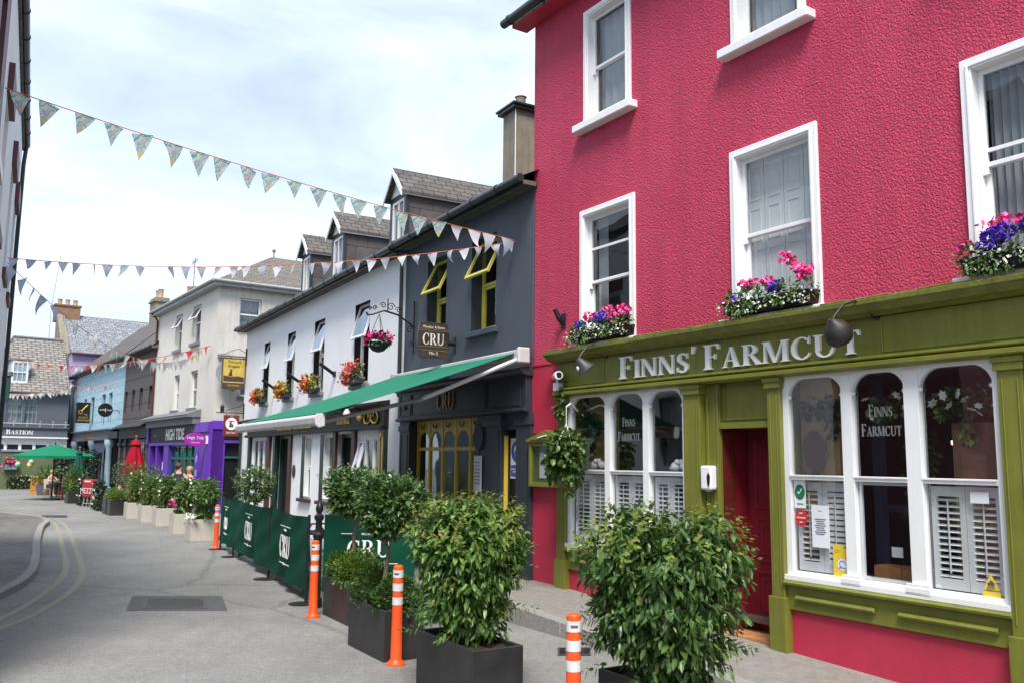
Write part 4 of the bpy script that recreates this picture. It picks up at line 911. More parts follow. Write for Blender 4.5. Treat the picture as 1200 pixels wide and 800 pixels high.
def dormer(x0, x1, y0, ze, zp, parent):
    xm = (x0+x1)/2; yb = y0+4.2; zr = 6.6+.49*(y0+.3)
    mb = MB(); mb.quad((x1-.04,y0+.03,zr-.3),(x1-.04,yb,zr-.3),(x1-.04,yb,ze),(x1-.04,y0+.03,ze)); mb.quad((x0+.04,y0+.03,zr-.3),(x0+.04,y0+.03,ze),(x0+.04,yb,ze),(x0+.04,yb,zr-.3))
    d = mb.build('dormer', 'slateface', parent)
    mb = MB(); o = .09; q = .2
    for s in (0, 1):
        xe = x0-o if s == 0 else x1+o; dz_ = (zp-ze)*(o/(xm-x0))
        A = [(xe,y0-q,ze-dz_),(xm,y0-q,zp),(xm,yb,zp),(xe,yb,ze-dz_)]
        if s: A = A[::-1]
        B_ = [(p[0],p[1],p[2]+.05) for p in A]; mb.hexa(A[::-1], B_[::-1])
    mb.build('roof', 'slate', d)
    mb = MB(); mb.prism([(x0,ze-.03),(x1,ze-.03),(xm,zp-.03)], y0-.02, y0+.02)
    for s in (-1, 1):
        xe = xm+s*(xm-x0+o); mb.hexa(*(lambda P_: (P_[:4], P_[4:]))([(xe,y0-q-.01,ze-.2),(xm,y0-q-.01,zp-.12),(xm,y0-q+.02,zp-.12),(xe,y0-q+.02,ze-.2),(xe,y0-q-.01,ze-.03),(xm,y0-q-.01,zp+.04),(xm,y0-q+.02,zp+.04),(xe,y0-q+.02,ze-.03)]))
    mb.box(x1+.02, x1+.05, y0-q+.02, yb, ze-.14, ze-.03); mb.build('bargeboard', 'whiterough', d)
    mb = MB(); mb.box(x0+.0, x0+.12, y0-.03, y0+.05, zr-.3, ze-.03); mb.box(x1-.12, x1, y0-.03, y0+.05, zr-.3, ze-.03); mb.box(x0+.12, x1-.12, y0-.03, y0+.05, ze-.15, ze-.03); mb.build('corner_post', 'charpaint', d)
    mb = MB(); mb.ring(x0+.12, x1-.12, zr-.2, ze-.15, .08, y0-.015, y0+.05); mb.box(xm-.04, xm+.04, y0-.01, y0+.05, zr-.12, ze-.23); wn = mb.build('window', 'white', d)
    plate(MB(), x0+.15, x1-.15, zr-.17, ze-.17, y0+.02).build('pane', 'glass', wn)
for x0, x1, ze, zp in ((wx(-7.75), wx(-6.75), 8.42, 9.0), (wx(-12.2), wx(-11.14), 8.46, 9.0), (wx(-15.15), wx(-14.22), 8.48, 9.0)): dormer(x0, x1, .6, ze, zp, WP)

# ================================================================== CREAM BUILDING WITH THE PURPLE SHOP
KB = thing('cream_building', 'tall weathered cream building with hipped slate roof over a purple shop', 'building', (*FK.p.xy, 0), FK.rot)
KX0, KE, KD = -9.35, 8.72, 8.0
kw = [(-6.15,-5.15,6.62,8.15), (-3.5,-2.35,6.66,8.2), (-5.9,-5.05,4.03,5.53), (-3.35,-2.35,4.03,5.53)]
mb = MB(); holed(mb, KX0, 0, 3.4, KE, kw, .15); reveals(mb, kw, .2); mb.quad((KX0,0,0),(KX0,0,KE),(KX0,KD,KE),(KX0,KD,0)); mb.quad((KX0,KD,0),(KX0,KD,KE),(0,KD,KE),(0,KD,0)); mb.build('wall', 'cream', KB)
# gable wall on x = 0 with its window
mb = MB(); m2 = MB(); holed(m2, 0, KD, 3.45, KE, [(.8,1.65,7.05,8.18), (.95,1.35,4.4,4.9)], .15); reveals(m2, [(.8,1.65,7.05,8.18), (.95,1.35,4.4,4.9)], .15)
m2.v = [(-y, x, z) for x, y, z in m2.v]; m2.build('gable_wall', 'creamdirty', KB)
def plainwin(x0, x1, z0, z1, parent, y=.12, m='white', bars=(.5,), tilt=None, sill='lead', rot=False, vb=0):
    mb = MB(); mb.ring(x0, x1, z0, z1, .07, y, y+.06)
    for f_ in bars: zz = z0+(z1-z0)*f_; mb.box(x0+.07, x1-.07, y, y+.05, zz-.03, zz+.03)
    for k in range(vb): xx = x0+(x1-x0)*(k+1)/(vb+1); mb.box(xx-.02, xx+.02, y+.005, y+.045, z0+.07, z1-.07)
    p_ = MB(); plate(p_, x0+.05, x1-.05, z0+.05, z1-.05, y+.03); s_ = MB()
    if sill: s_.box(x0-.08, x1+.08, -.1, .05, z0-.13, z0)
    c_ = MB(); folds(c_, x0+.06, x1-.06, z0+.05, z1-.05, y+.16, 7, .02, int(x0*10))
    if rot:
        for q in (mb, p_, s_, c_): q.v = [(-yy, xx, zz) for xx, yy, zz in q.v]
    w = mb.build('window', m, parent); p_.build('pane', 'glass', w)
    if sill: s_.build('sill', sill, w)
    c_.build('curtain', 'curtain', w); return w
for k, (a, b, c, d) in enumerate(kw):
    w = plainwin(a, b, c, d, KB, bars=(.55,) if k < 2 else (.5,))
    if k < 2: tilted(a+.05, b-.05, c+(d-c)*.57, d-.05, .08, R(28), 'white', w)
plainwin(.8, 1.65, 7.05, 8.18, KB, bars=(.45,), rot=True); plainwin(.95, 1.35, 4.4, 4.9, KB, bars=(), rot=True)
mb = MB(); a_ = (-4.7, 3.6, 11.05); o_ = .25
e = [(KX0-o_,-o_,KE),(o_,-o_,KE),(o_,KD+3,KE),(KX0-o_,KD+3,KE)]; b_ = (-4.7, KD, 11.05)
mb.add(e+[a_, b_], [(0,1,4),(1,2,5,4),(2,3,5),(3,0,4,5),(3,2,1,0)]); rf = mb.build('roof', 'slatewarm', KB)
mb = MB(); mb.box(KX0-.3, .3, -.3, -.26, KE-.2, KE+.0); mb.box(.26, .3, -.26, KD, KE-.2, KE); mb.box(KX0-.2,.26,-.26,0,KE-.2,KE-.17); mb.build('bargeboard', 'leadlight', rf)
mb = MB(); mb.tube([(KX0-.3,-.35,KE-.02),(.33,-.35,KE-.02)], .06, 8); mb.tube([(.36,-.35,KE-.02),(.36,KD,KE-.02)], .06, 8); mb.build('gutter', 'leadlight', rf, smooth=40)
mb = MB(); mb.tube([(KX0+.1,-.35,KE-.05),(KX0+.1,-.07,KE-.4),(KX0+.1,-.07,3.2)], .05, 8); mb.build('downpipe', 'maroon', KB, smooth=40)
mb = MB(); mb.box(-9.5,-8.0,.9,1.7,8.3,9.55); ch = mb.build('chimney', 'stone', KB)
for cx, h_ in ((-9.2,.55), (-8.2,.4)): MB().lathe([(.16,0),(.17,.06),(.13,.1),(.14,h_-.1),(.17,h_-.05),(.17,h_)], (cx,1.3,9.55), 12).build('chimney_pot', 'potclay', ch, smooth=40)
mb = MB(); mb.tube([(-9.45,1.5,9.4),(-9.45,1.5,11.6)], .02, 6); mb.tube([(-9.9,1.5,11.4),(-8.9,1.5,11.4)], .012, 5)
for k in range(7): mb.tube([(-9.9+.15*k,1.5,11.28),(-9.9+.15*k,1.5,11.52)], .008, 4)
mb.tube([(-9.7,1.5,10.9),(-9.2,1.5,10.9)], .01, 5); mb.build('television_aerial', 'lead', ch)
mb = MB(); mb.tube([(-4.7,3.7,11.0),(-4.7,3.7,11.3)], .03, 6); mb.ball((-4.7,3.7,11.35), .09, 8); mb.build('vent_cap', 'lead', rf)
# purple shop
mb = MB(); mb.box(KX0, -6.9, 0, .2, 0, 2.7); mb.build('shop_wall', 'purple', KB) if False else None
mb = MB(); mb.box(KX0+.05, -1.75, -.12, .2, 2.68, 3.36); sg = mb.build('fascia', 'black', KB, bevel=.006)
sans('shop_name_lettering', 'HIGH TIDE', 'lettering', sg, -4.75, 2.80, .44, -.14, .98, bold=.022)
sans('side_lettering', 'SEAFOOD', 'leadlight', sg, -8.1, 2.95, .1, -.13); sans('side_lettering', 'BAR', 'leadlight', sg, -2.2, 3.08, .1, -.13)
mb = MB(); mb.box(KX0, -1.75, -.13, .1, 2.56, 2.68); mb.box(KX0-.02, -9.1, -.2, .1, 2.68, 3.4); mb.box(KX0, -1.75, -.14, .1, 3.36, 3.42); mb.build('fascia_strip', 'purple', KB)
mb = MB(); mb.box(KX0-.1, -1.55, -.55, .05, 3.62, 3.72); mb.quad((KX0-.1,-.57,3.72),(-1.55,-.57,3.72),(-1.55,.0,3.95),(KX0-.1,.0,3.95)); mb.add([(-1.55,-.57,3.72),(-1.55,0,3.72),(-1.55,0,3.95)],[(0,1,2)]); mb.box(KX0-.05,-1.6,-.3,.05,3.36,3.62); mb.build('lead_canopy', 'lead', KB)
for a, b in ((KX0,-9.05), (-7.95,-7.75), (-6.55,-5.75), (-1.75,-1.1), (-1.0,-.02)):
    m2 = MB(); m2.box(a, b, -.1, .2, 0, 3.4 if a > -2 else 2.68); m2.box(a-.02,b+.02,-.14,.1,0,.5)
    if a > -2: m2.box(a-.03, b+.03, -.2, .1, 3.02, 3.12); m2.box(a-.04, b+.04, -.16, .1, 3.12, 3.4); m2.box(a+.12,b-.12,-.115,-.1,.7,2.85)
    m2.build('pilaster', 'purple', KB, bevel=.01)
mb = MB(); mb.box(-1.12,-1.0,-.02,.2,0,3.4); mb.box(-.005,.06,-.08,.5,0,3.42); mb.box(KX0,-1.7,.1,.3,0,.55); mb.build('shop_wall', 'purple', KB)
mb = MB(); mb.ring(-5.75,-1.75,.1,2.6,.09,.0,.1); mb.box(-5.66,-1.84,.0,.08,1.98,2.06)
for xx in (-4.6,-3.5,-2.6): mb.box(xx-.05,xx+.05,.0,.08,.19,2.51)
sf = mb.build('shop_window', 'teal', KB); mb = MB(); plate(mb,-5.66,-1.84,.2,2.5,.05); plate(mb,-9.05,-7.95,.5,2.6,.1); plate(mb,-7.75,-6.55,.1,2.6,.1); mb.build('pane', 'shopglass', sf)
MB().box(-7.35,-7.1,.06,.09,1.5,1.85).build('menu_sheet', 'paper', sf)
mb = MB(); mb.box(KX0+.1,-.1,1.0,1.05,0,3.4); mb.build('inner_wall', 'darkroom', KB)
mb = MB(); mb.disc((-1.42,2.0),.07,-.13,-.115,12,2.2); mb.box(-1.49,-1.35,-.13,-.115,1.35,1.6); mb.build('door_notice', 'lavender', KB)
# purple return and black door on the gable side
m2 = MB(); m2.box(.0,.45,-.06,.1,0,3.45); m2.box(.0,.5,-.1,.1,3.12,3.42); m2.box(2.2,2.6,-.06,.1,0,3.4); m2.v = [(-y,x,z) for x,y,z in m2.v]; m2.build('pilaster', 'purple', KB, bevel=.008)
m2 = MB(); m2.box(.45,2.2,-.08,.1,2.72,3.42); m2.v = [(-y,x,z) for x,y,z in m2.v]; m2.build('side_fascia', 'black', KB)
m2 = MB(); m2.box(.45,2.2,-.1,.1,2.62,2.72); m2.v = [(-y,x,z) for x,y,z in m2.v]; m2.build('fascia_strip', 'purple', KB)
m2 = MB(); m2.box(.45,2.2,-.03,.1,2.05,2.12); m2.v = [(-y,x,z) for x,y,z in m2.v]; m2.build('door_transom', 'teal', KB)
m2 = MB(); m2.box(.45,2.2,.05,.1,.0,2.62); m2.box(2.6,KD,0,.1,-.1,3.46); m2.v = [(-y,x,z) for x,y,z in m2.v]; m2.build('side_door', 'black', KB)
m2 = MB(); m2.box(.45,2.2,-.02,.06,.0,.5); m2.v = [(-y,x,z) for x,y,z in m2.v]; m2.build('door_kick_panel', 'leadlight', KB)
m2 = MB(); m2.box(1.2,1.28,-.01,.06,.5,2.05); m2.v = [(-y,x,z) for x,y,z in m2.v]; m2.build('door_glazing', 'navy', KB)
m2 = MB(); m2.tube([(.1,-.05,5.9),(3.5,-.05,5.75)], .025, 6); m2.box(.05,.5,-.12,0,5.83,5.97); m2.box(.55,1.0,-.14,0,5.8,5.92); m2.v = [(-y,x,z) for x,y,z in m2.v]; m2.build('cable_boxes', 'leadlight', KB)

# ================================================================== DARK AND PALE BLUE TERRACE
DB = thing('grey_brown_building', 'two storey grey brown building with slot windows between pale blue and cream neighbours', 'building', (*FB.p.xy, 0), FB.rot)
BB = thing('pale_blue_building', 'two storey pale blue pub with narrow teal windows and grey shopfront', 'building', (*FB.w(-6.28,0,0).xy, 0), FB.rot)
dw = [(-6.05,-5.5,4.3,5.38), (-4.5,-3.9,4.3,5.38), (-2.9,-2.25,4.3,5.38), (-1.05,-.35,4.3,5.38)]
mb = MB(); holed(mb, -6.28, -.02, 3.5, 7.1, dw, .25); reveals(mb, dw, .3); shell(mb, -6.28, -.02, 0, 7.1, 8); mb.build('wall', 'greywall', DB)
for a, b, c, d in dw: plainwin(a, b, c, d, DB, y=.22, m='charpaint', bars=(.5,), sill=None)
def slope_roof(x0, x1, ze, yr, zr, parent, m, gab=True):
    mb = MB(); mb.quad((x0,-.3,ze),(x1,-.3,ze),(x1,yr,zr),(x0,yr,zr)); mb.quad((x0,2*yr,ze),(x0,yr,zr),(x1,yr,zr),(x1,2*yr,ze)); mb.add([(x0,-.2,ze-.02),(x0,yr,zr-.02),(x0,2*yr,ze-.02)],[(0,1,2)]); mb.add([(x1,-.2,ze-.02),(x1,2*yr,ze-.02),(x1,yr,zr-.02)],[(0,1,2)]); mb.box(x0,x1,-.3,0,ze-.12,ze-.004)
    rf = mb.build('roof', m, parent); gutter(x0, x1, -.36, ze-.02, .065).build('gutter', 'gutter', rf); return rf
slope_roof(-6.28, .3, 7.15, 4.0, 10.9, DB, 'slate')
rf = slope_roof(-15.6, 0, 7.2, 4.0, 10.9, BB, 'slate')
mb = MB(); mb.box(-13.4,-11.9,4.0,4.9,9.5,12.6); mb.box(-13.5,-11.8,3.9,5.0,12.3,12.42); ch = mb.build('chimney', 'stone', BB)
for k in range(2): MB().lathe([(.2,0),(.16,.1),(.17,.55),(.2,.6)], (-13.0+.7*k,4.4,12.6), 10).build('chimney_pot', 'potclay', ch, smooth=40)
bw = [(-15.25,-14.2,3.8,5.55), (-12.0,-11.0,3.8,5.55), (-10.1,-9.2,3.8,5.55), (-17.5,-16.6,3.8,5.55)]
bw = [(a+6.28,b+6.28,c,d) for a,b,c,d in bw]
mb = MB(); holed(mb, -15.4, 0, 3.5, 7.15, bw, .25); reveals(mb, bw, .3); shell(mb, -15.4, 0, 0, 7.15, 8); mb.build('wall', 'bluewall', BB)
for a, b, c, d in bw: plainwin(a, b, c, d, BB, y=.15, m='teal', bars=(.5,), sill=None)
# shopfronts
mb = MB(); mb.box(-6.2,-.05,-.15,.2,2.95,3.45); mb.quad((-6.28,-.5,3.5),(0,-.5,3.5),(0,0,3.75),(-6.28,0,3.75)); mb.box(-6.28,0,-.5,.0,3.45,3.498); fd = mb.build('fascia', 'oldsoffit', DB)
mb = MB(); serif_c(mb, 'Dalys', -3.0, 3.0, .36, -.18, -.15, 1.3); mb.build('shop_name_lettering', 'dimgold', fd) if False else None
mb = MB(); serif_c(mb, 'Cullens', -2.6, 3.02, .34, -.18, -.15, 1.3); mb.build('shop_name_lettering', 'dimgold', fd)
for xx in (-6.1,-4.9,-.35): m2 = MB(); m2.box(xx-.16,xx+.16,-.1,.2,0,2.95); m2.box(xx-.2,xx+.2,-.16,.1,2.6,2.75); m2.build('pilaster', 'greywall', DB)
mb = MB(); mb.ring(-4.7,-.5,.6,2.9,.1,.05,.12)
for xx in (-3.6,-2.5,-1.5): mb.box(xx-.05,xx+.05,.05,.12,.7,2.8)
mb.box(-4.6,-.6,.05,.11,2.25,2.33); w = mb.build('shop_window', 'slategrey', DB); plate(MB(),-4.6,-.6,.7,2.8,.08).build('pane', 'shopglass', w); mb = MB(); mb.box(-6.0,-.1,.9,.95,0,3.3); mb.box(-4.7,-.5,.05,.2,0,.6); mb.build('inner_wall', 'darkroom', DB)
mb = MB(); mb.box(-14.6,-2.4,-.15,.2,2.95,3.48); mb.box(-14.7,-2.35,-.28,.0,3.48,3.55); fb = mb.build('fascia', 'slategrey', BB)
mb = MB(); serif_c(mb, 'The Silent Banker', -8.0, 3.05, .28, -.18, -.15, 1.2); mb.build('pub_name_lettering', 'dimgold', fb)
mb = MB(); mb.box(-2.4,0,-.2,.1,3.0,3.35); mb.build('side_fascia', 'oldsoffit', BB)
for xx, mm in ((-2.3,'bluepaint'), (-6.9,'bluegrey'), (-12.5,'bluegrey')):
    m2 = MB(); m2.lathe([(.24,0),(.24,.4),(.17,.45),(.16,2.5),(.22,2.6),(.26,2.75),(.26,2.95)], (xx,-.1,0), 14); m2.build('column', mm, BB, smooth=40)
mb = MB(); mb.box(-6.6,-2.6,.12,.2,0,.7); mb.ring(-6.6,-2.6,.7,2.9,.1,.1,.18)
for xx in (-5.6,-4.6,-3.6): mb.box(xx-.05,xx+.05,.1,.18,.8,2.8)
mb.box(-6.5,-2.7,.1,.17,1.55,1.63); w = mb.build('shop_window', 'navy', BB); plate(MB(),-6.5,-2.7,.8,2.8,.14).build('pane', 'shopglass', w)
mb = MB()
for k in range(6): mb.quad((-6.5+.65*k,.02,2.9),(-5.87+.65*k,.02,2.9),(-5.9+.65*k,-.35,2.25),(-6.47+.65*k,-.35,2.25))
mb.build('shop_blind', 'navy', BB); MB().box(-15.2,-.2,.9,.95,0,3.3).build('inner_wall', 'darkroom', BB)
mb = MB(); mb.tube([(-15.2,-.1,7.0),(-15.2,-.1,3.5)], .06, 6); mb.build('downpipe', 'bluepaint', BB)

# ================================================================== LAVENDER HOUSE AND THE GREY RESTAURANT AT THE END
LB = thing('lavender_house', 'narrow lavender house with tall pale slate roof behind the blue pub', 'building', (*FV.p.xy, 0), FV.rot)
mb = MB(); mb.quad((-.75,0,0),(6,0,0),(6,0,8.95),(-.75,0,8.95)); mb.quad((-.75,0,0),(-.75,0,8.95),(-.75,7,8.95),(-.75,7,0)); mb.quad((6,0,0),(6,7,0),(6,7,8.95),(6,0,8.95)); mb.quad((-.75,7,0),(-.75,7,8.95),(6,7,8.95),(6,7,0)); mb.build('wall', 'lavender', LB)
mb = MB(); mb.quad((-.65,-.25,8.95),(6.2,-.25,8.95),(6.2,3.5,12.0),(-.65,3.5,12.0)); mb.quad((-.65,7.2,8.95),(-.65,3.5,12.0),(6.2,3.5,12.0),(6.2,7.2,8.95)); rf = mb.build('roof', 'slatepale', LB); MB().box(-.65,6.2,-.3,-.2,8.86,8.96).build('gutter', 'maroon', rf)
MB().box(.9,1.9,1.05,1.2,10.0,10.6).build('roof_light', 'leadlight', rf) if False else None
mb = MB(); mb.prism([(-.2,8.6)]*0 or [(-1.15,0),(-.76,0),(-.76,8.9),(-1.15,8.9)], -.1, .3); mb.box(-1.15,-.66,.3,3.2,0,8.9); mb.add([(-1.15,-.1,8.9),(-1.15,3.2,12.1),(-1.15,3.2,8.9),(-.66,-.1,8.9),(-.66,3.2,12.1),(-.66,3.2,8.9)],[(0,2,1),(3,4,5),(0,1,4,3)]); mb.build('gable_end', 'stone', LB)
mb = MB(); mb.box(-1.25,.35,3.0,3.9,11.4,12.5); mb.box(-1.32,.42,2.93,3.97,12.5,12.62); ch = mb.build('chimney', 'brick', LB)
for k in range(3): MB().lathe([(.17,0),(.14,.1),(.15,.35),(.18,.4)], (-.95+.5*k,3.4,12.62), 10).build('chimney_pot', 'potclay', ch, smooth=40)
MB().tube([(-1.6,2.6,8),(-1.6,2.6,12.2),(-1.25,2.6,16.0)], .025, 5).build('aerial_mast', 'leadlight', LB)
RB = thing('grey_restaurant', 'slate grey restaurant with mottled slate roof closing the end of the street', 'building', (*FA.p.xy, 0), FA.rot)
aw = [(-2.85,-1.95,4.02,5.62), (-1.85,-1.15,4.02,5.62), (-4.6,-3.1,4.02,5.62)]
mb = MB(); holed(mb, -9, .62, 3.8, 6.02, aw, .2); reveals(mb, aw, .2); shell(mb, -9, .62, -.4, 6.02, 7); mb.build('wall', 'slategrey', RB)
for a, b, c, d in aw: plainwin(a, b, c, d, RB, y=.12, m='bluegrey', bars=(.45,.72), sill=None, vb=2)
mb = MB(); ys = 3.6; mb.quad((-4.6,-.3,6.0),(.62,-.3,6.0),(.62,ys,9.75),(-2.35,ys,9.75)); mb.add([(-4.6,-.3,6.0),(-2.35,ys,9.75),(-4.6,7,6.0)],[(0,1,2)]); mb.quad((-9,-.3,6.0),(-4.6,-.3,6.0),(-4.6,4,6.05),(-9,4,6.05)); rf = mb.build('roof', 'slatebig', RB)
mb = MB(); mb.tube([(-2.35,ys,9.78),(.62,ys,9.78)], .09, 8); mb.tube([(-4.6,-.3,6.05),(-2.35,ys,9.78)], .07, 8); mb.box(-9,.62,-.4,-.25,5.92,6.0); mb.build('ridge_tiles', 'lead', rf)
# roof dormer window
mb = MB(); mb.box(-2.75,-1.75,.35,2.2,6.45,7.95); dm = mb.build('dormer', 'bluepaint', RB)
w = MB(); w.ring(-2.7,-1.8,6.55,7.9,.1,.28,.345); w.box(-2.6,-1.9,.29,.34,7.18,7.24); w.box(-2.4,-2.37,.29,.34,6.65,7.8); w.box(-2.12,-2.09,.29,.34,6.65,7.8); w = w.build('window', 'white', dm); plate(MB(),-2.65,-1.85,6.6,7.85,.32).build('pane', 'glass', w)
MB().box(-2.85,-1.65,.25,2.3,7.95,8.05).build('roof', 'lead', dm)
mb = MB(); mb.box(-9,.62,-.2,.1,3.2,3.75); mb.box(-9,.66,-.3,.0,3.75,3.83); fr_ = mb.build('fascia', 'slategrey', RB)
mb = MB(); mb.box(-9,.66,-.32,.0,3.12,3.2); mb.box(-9,.66,-.05,.1,2.38,3.12)
for k in range(12):
    c = -8.6+.78*k; mb.tube([(c+.37*math.cos(a_*PI/8), -.08, 2.72+.33*math.sin(a_*PI/8)) for a_ in range(9)], .03, 5)
mb.build('white_arcade', 'whiterough', RB)
mb = MB()
for k in range(12): c = -8.6+.78*k; mb.box(c-.3,c+.3,-.07,-.05,2.42,2.72)
mb.build('clerestory_pane', 'black', RB)
mb = MB(); serif_c(mb, 'Bastion', -2.05, 3.34, .30, -.23, -.2, 1.25, .8); mb.build('restaurant_name_lettering', 'lettering', fr_)
mb = MB(); mb.box(-9,.62,-.03,.2,-.4,2.3); mb.build('green_wall', 'sage', RB); mb = MB(); mb.box(-9,.64,-.1,.1,2.28,2.38); mb.box(-3.2,-2.95,-.08,.1,-.4,2.28); mb.box(.42,.64,-.08,.1,-.4,2.28); mb.build('wall_frame', 'bluegrey', RB)
mb = MB(); mb.tube([(-9,-.3,4.0),(.66,-.3,4.0)], .035, 6)
for k in range(14): x = -8.9+.72*k; mb.tube([(x,-.3,3.8),(x,-.3,4.12)], .03, 6); mb.ball((x,-.3,4.15), .05, 6)
mb.build('balcony_rail', 'leadlight', RB)

# ================================================================== LEFT BUILDINGS SEEN ALONG THEIR WALL
FL = Facade((-9.88, 17), 208.4)
NB = thing('white_corner_building', 'tall white building seen edge on along the left edge with black gutter', 'building', (*FL.p.xy, 0), FL.rot)
lw2 = [(-7.2,-6.2,5.0,6.6), (-4.0,-3.0,5.0,6.6), (-1.6,-.7,5.0,6.6), (-4.0,-3.0,2.0,3.8)]
mb = MB(); holed(mb, -7.95, 0, -.1, 8.3, lw2, .15); reveals(mb, lw2, .15); shell(mb, -7.95, 0, -.1, 8.3, 7); mb.build('wall', 'whiterough', NB)
for a, b, c, d in lw2: plainwin(a, b, c, d, NB, sill=None)
for a, b, c, d in lw2[:3]: MB().box(a-.1, b+.1, -.07, .0, d+.05, d+.42).build('window_head', 'maroon', NB); MB().box(a-.1, b+.1, -.05, .0, c-.16, c-.02).build('window_sill', 'maroon', NB)
mb = MB(); mb.quad((-8,-.05,8.34),(.15,-.05,8.34),(.15,3.5,10.4),(-8,3.5,10.4)); mb.quad((-8,7,8.34),(-8,3.5,10.4),(.15,3.5,10.4),(.15,7,8.34)); mb.box(-8,.1,-.04,0,8.16,8.3); rf = mb.build('roof', 'slate', NB)
mb = gutter(-8.1, .15, -.07, 8.3, .065); mb.build('gutter', 'gutter', rf, smooth=40)
mb = MB(); mb.tube([(.0,-.07,8.22),(.0,-.06,8.1),(-.0,-.045,7.85),(-.0,-.045,.2)], .04, 8); mb.build('downpipe', 'gutter', NB, smooth=40)
MB2 = thing('maroon_building', 'dark maroon building at the top left edge of the picture', 'building', (*FL.w(-7.95,0,0).xy, 0), FL.rot)
mw = [(-1.6,-.7,5.2,7.2)]
mb = MB(); holed(mb, -2.7, -.0, -.1, 8.5, mw, .15); reveals(mb, mw, .15); shell(mb, -2.7, -.0, -.1, 8.5, 7); mb.build('wall', 'maroon', MB2); plainwin(*mw[0], MB2, sill='white')
mb = MB(); mb.quad((-2.7,-.05,8.52),(0,-.05,8.52),(0,3.5,10.6),(-2.7,3.5,10.6)); mb.quad((-2.7,7,8.52),(-2.7,3.5,10.6),(0,3.5,10.6),(0,7,8.52)); mb.box(-2.7,.0,-.04,0,8.36,8.5); rf = mb.build('roof', 'slate', MB2); gutter(-2.7, .1, -.07, 8.48, .065).build('gutter', 'gutter', rf, smooth=40)

# ================================================================== THINGS ON THE FRONTS
def at(F, name, label, cat, x, y, z, group=None):
    return thing(name, label, cat, F.w(x, y, z), F.rot, group)
# swan-neck shop lamps
def lamp(label, x, ex, ball):
    t = at(FP, 'shop_lamp', label, 'lamp', x, -.07, 3.57, 'swan neck lamps over the shop name')
    mb = MB(); mb.disc((0,0), .04, -.02, 0, 12); pts = [(0,-.02,0),(-.0,-.08,.0),(ex*.35,-.16,.10),(ex*.5,-.24,.14),(ex*.8,-.36,.10),(ex*1.0,-.47,-.02),(ex,-.5,-.08)]
    mb.tube(pts, .013, 8); mb.build('arm', 'lampgrey' if not ball else 'lampblack', t, smooth=50)
    mb = MB(); c = (ex,-.5,-.10)
    if not ball:
        mb.lathe([(.025,.03),(.05,.0),(.075,-.06),(.10,-.12),(.14,-.17),(.13,-.17),(.09,-.12),(.04,-.02)], (0,0,0), 18)
        mb.moved(Matrix.Translation(c) @ Matrix.Rotation(R(35), 4, 'X') @ Matrix.Rotation(R(-20), 4, 'Y'))
        mb.build('shade', 'lampgrey', t, smooth=50)
    else:
        mb.lathe([(.03,.05),(.05,.02),(.10,-.02),(.135,-.09),(.14,-.14),(.12,-.2),(.10,-.22),(.09,-.21),(.11,-.14)], (0,0,0), 22)
        mb.moved(Matrix.Translation(c) @ Matrix.Rotation(R(38), 4, 'X')); mb.build('shade', 'lampblack', t, smooth=50)
    mb = MB(); mb.ball((c[0], c[1]-.0, c[2]-.11), .04, 10); mb.build('bulb', 'plasticwhite', t, smooth=True)
lamp('grey bell shaped swan neck lamp left of the white shop name', -2.80, .02, False)
lamp('black round swan neck lamp hanging in front of the last letters of the shop name', 1.49, -.15, True)
# security camera, dispenser, iron bracket
t = at(FP, 'security_camera', 'white security camera with red sensor on the left end of the olive fascia', 'camera', -3.93, -.1, 3.30)
mb = MB(); mb.tube([(.05,-.05,.06),(.28,-.18,.05)], [.065,.062], 12); mb.build('body', 'plasticwhite', t, smooth=40)
mb = MB(); mb.tube([(.275,-.175,.052),(.285,-.183,.051)], .045, 12); mb.build('lens', 'black', t)
mb = MB(); mb.box(-.03,.09,-.06,.03,-.16,-.04); mb.tube([(.03,-.03,-.04),(.08,-.06,.05)], .02, 8); mb.tube([(.09,-.02,-.1),(.14,.0,-.06),(.13,.0,-.2),(.06,.0,-.24)], .008, 6); mb.build('junction_box', 'plasticwhite', t)
MB().ball((-.05,-.03,.03), .06, 10).build('sensor', 'redsticker', t, smooth=True)
t = at(FP, 'hand_sanitiser_dispenser', 'white hand sanitiser dispenser on the olive pilaster beside the red door', 'dispenser', -.885, -.0, 1.77)
mb = MB(); mb.box(-.09,.09,-.11,.0,0,.29); mb.build('body', 'plasticwhite', t, bevel=.025, seg=3, smooth=40)
mb = MB(); mb.prism([(.03,.08),(.05,.03),(.07,.08),(.075,.17),(.05,.21),(.025,.17)], -.114, -.1); mb.build('sight_window', 'black', t)
mb = MB(); mb.box(-.03,.03,-.08,-.03,-.02,0); mb.build('nozzle', 'leadlight', t)
t = at(FP, 'iron_bracket', 'small black iron flag bracket on the pink wall', 'bracket', -3.91, -.0, 4.22)
mb = MB(); mb.box(-.05,.05,-.02,0,-.12,.1); mb.tube([(0,-.02,-.06),(.0,-.09,.02),(-.02,-.16,.16)], [.035,.04,.035], 8); mb.tube([(0,-.06,.05),(.05,-.1,.05)], .012, 6); mb.build('socket', 'blackmetal', t)
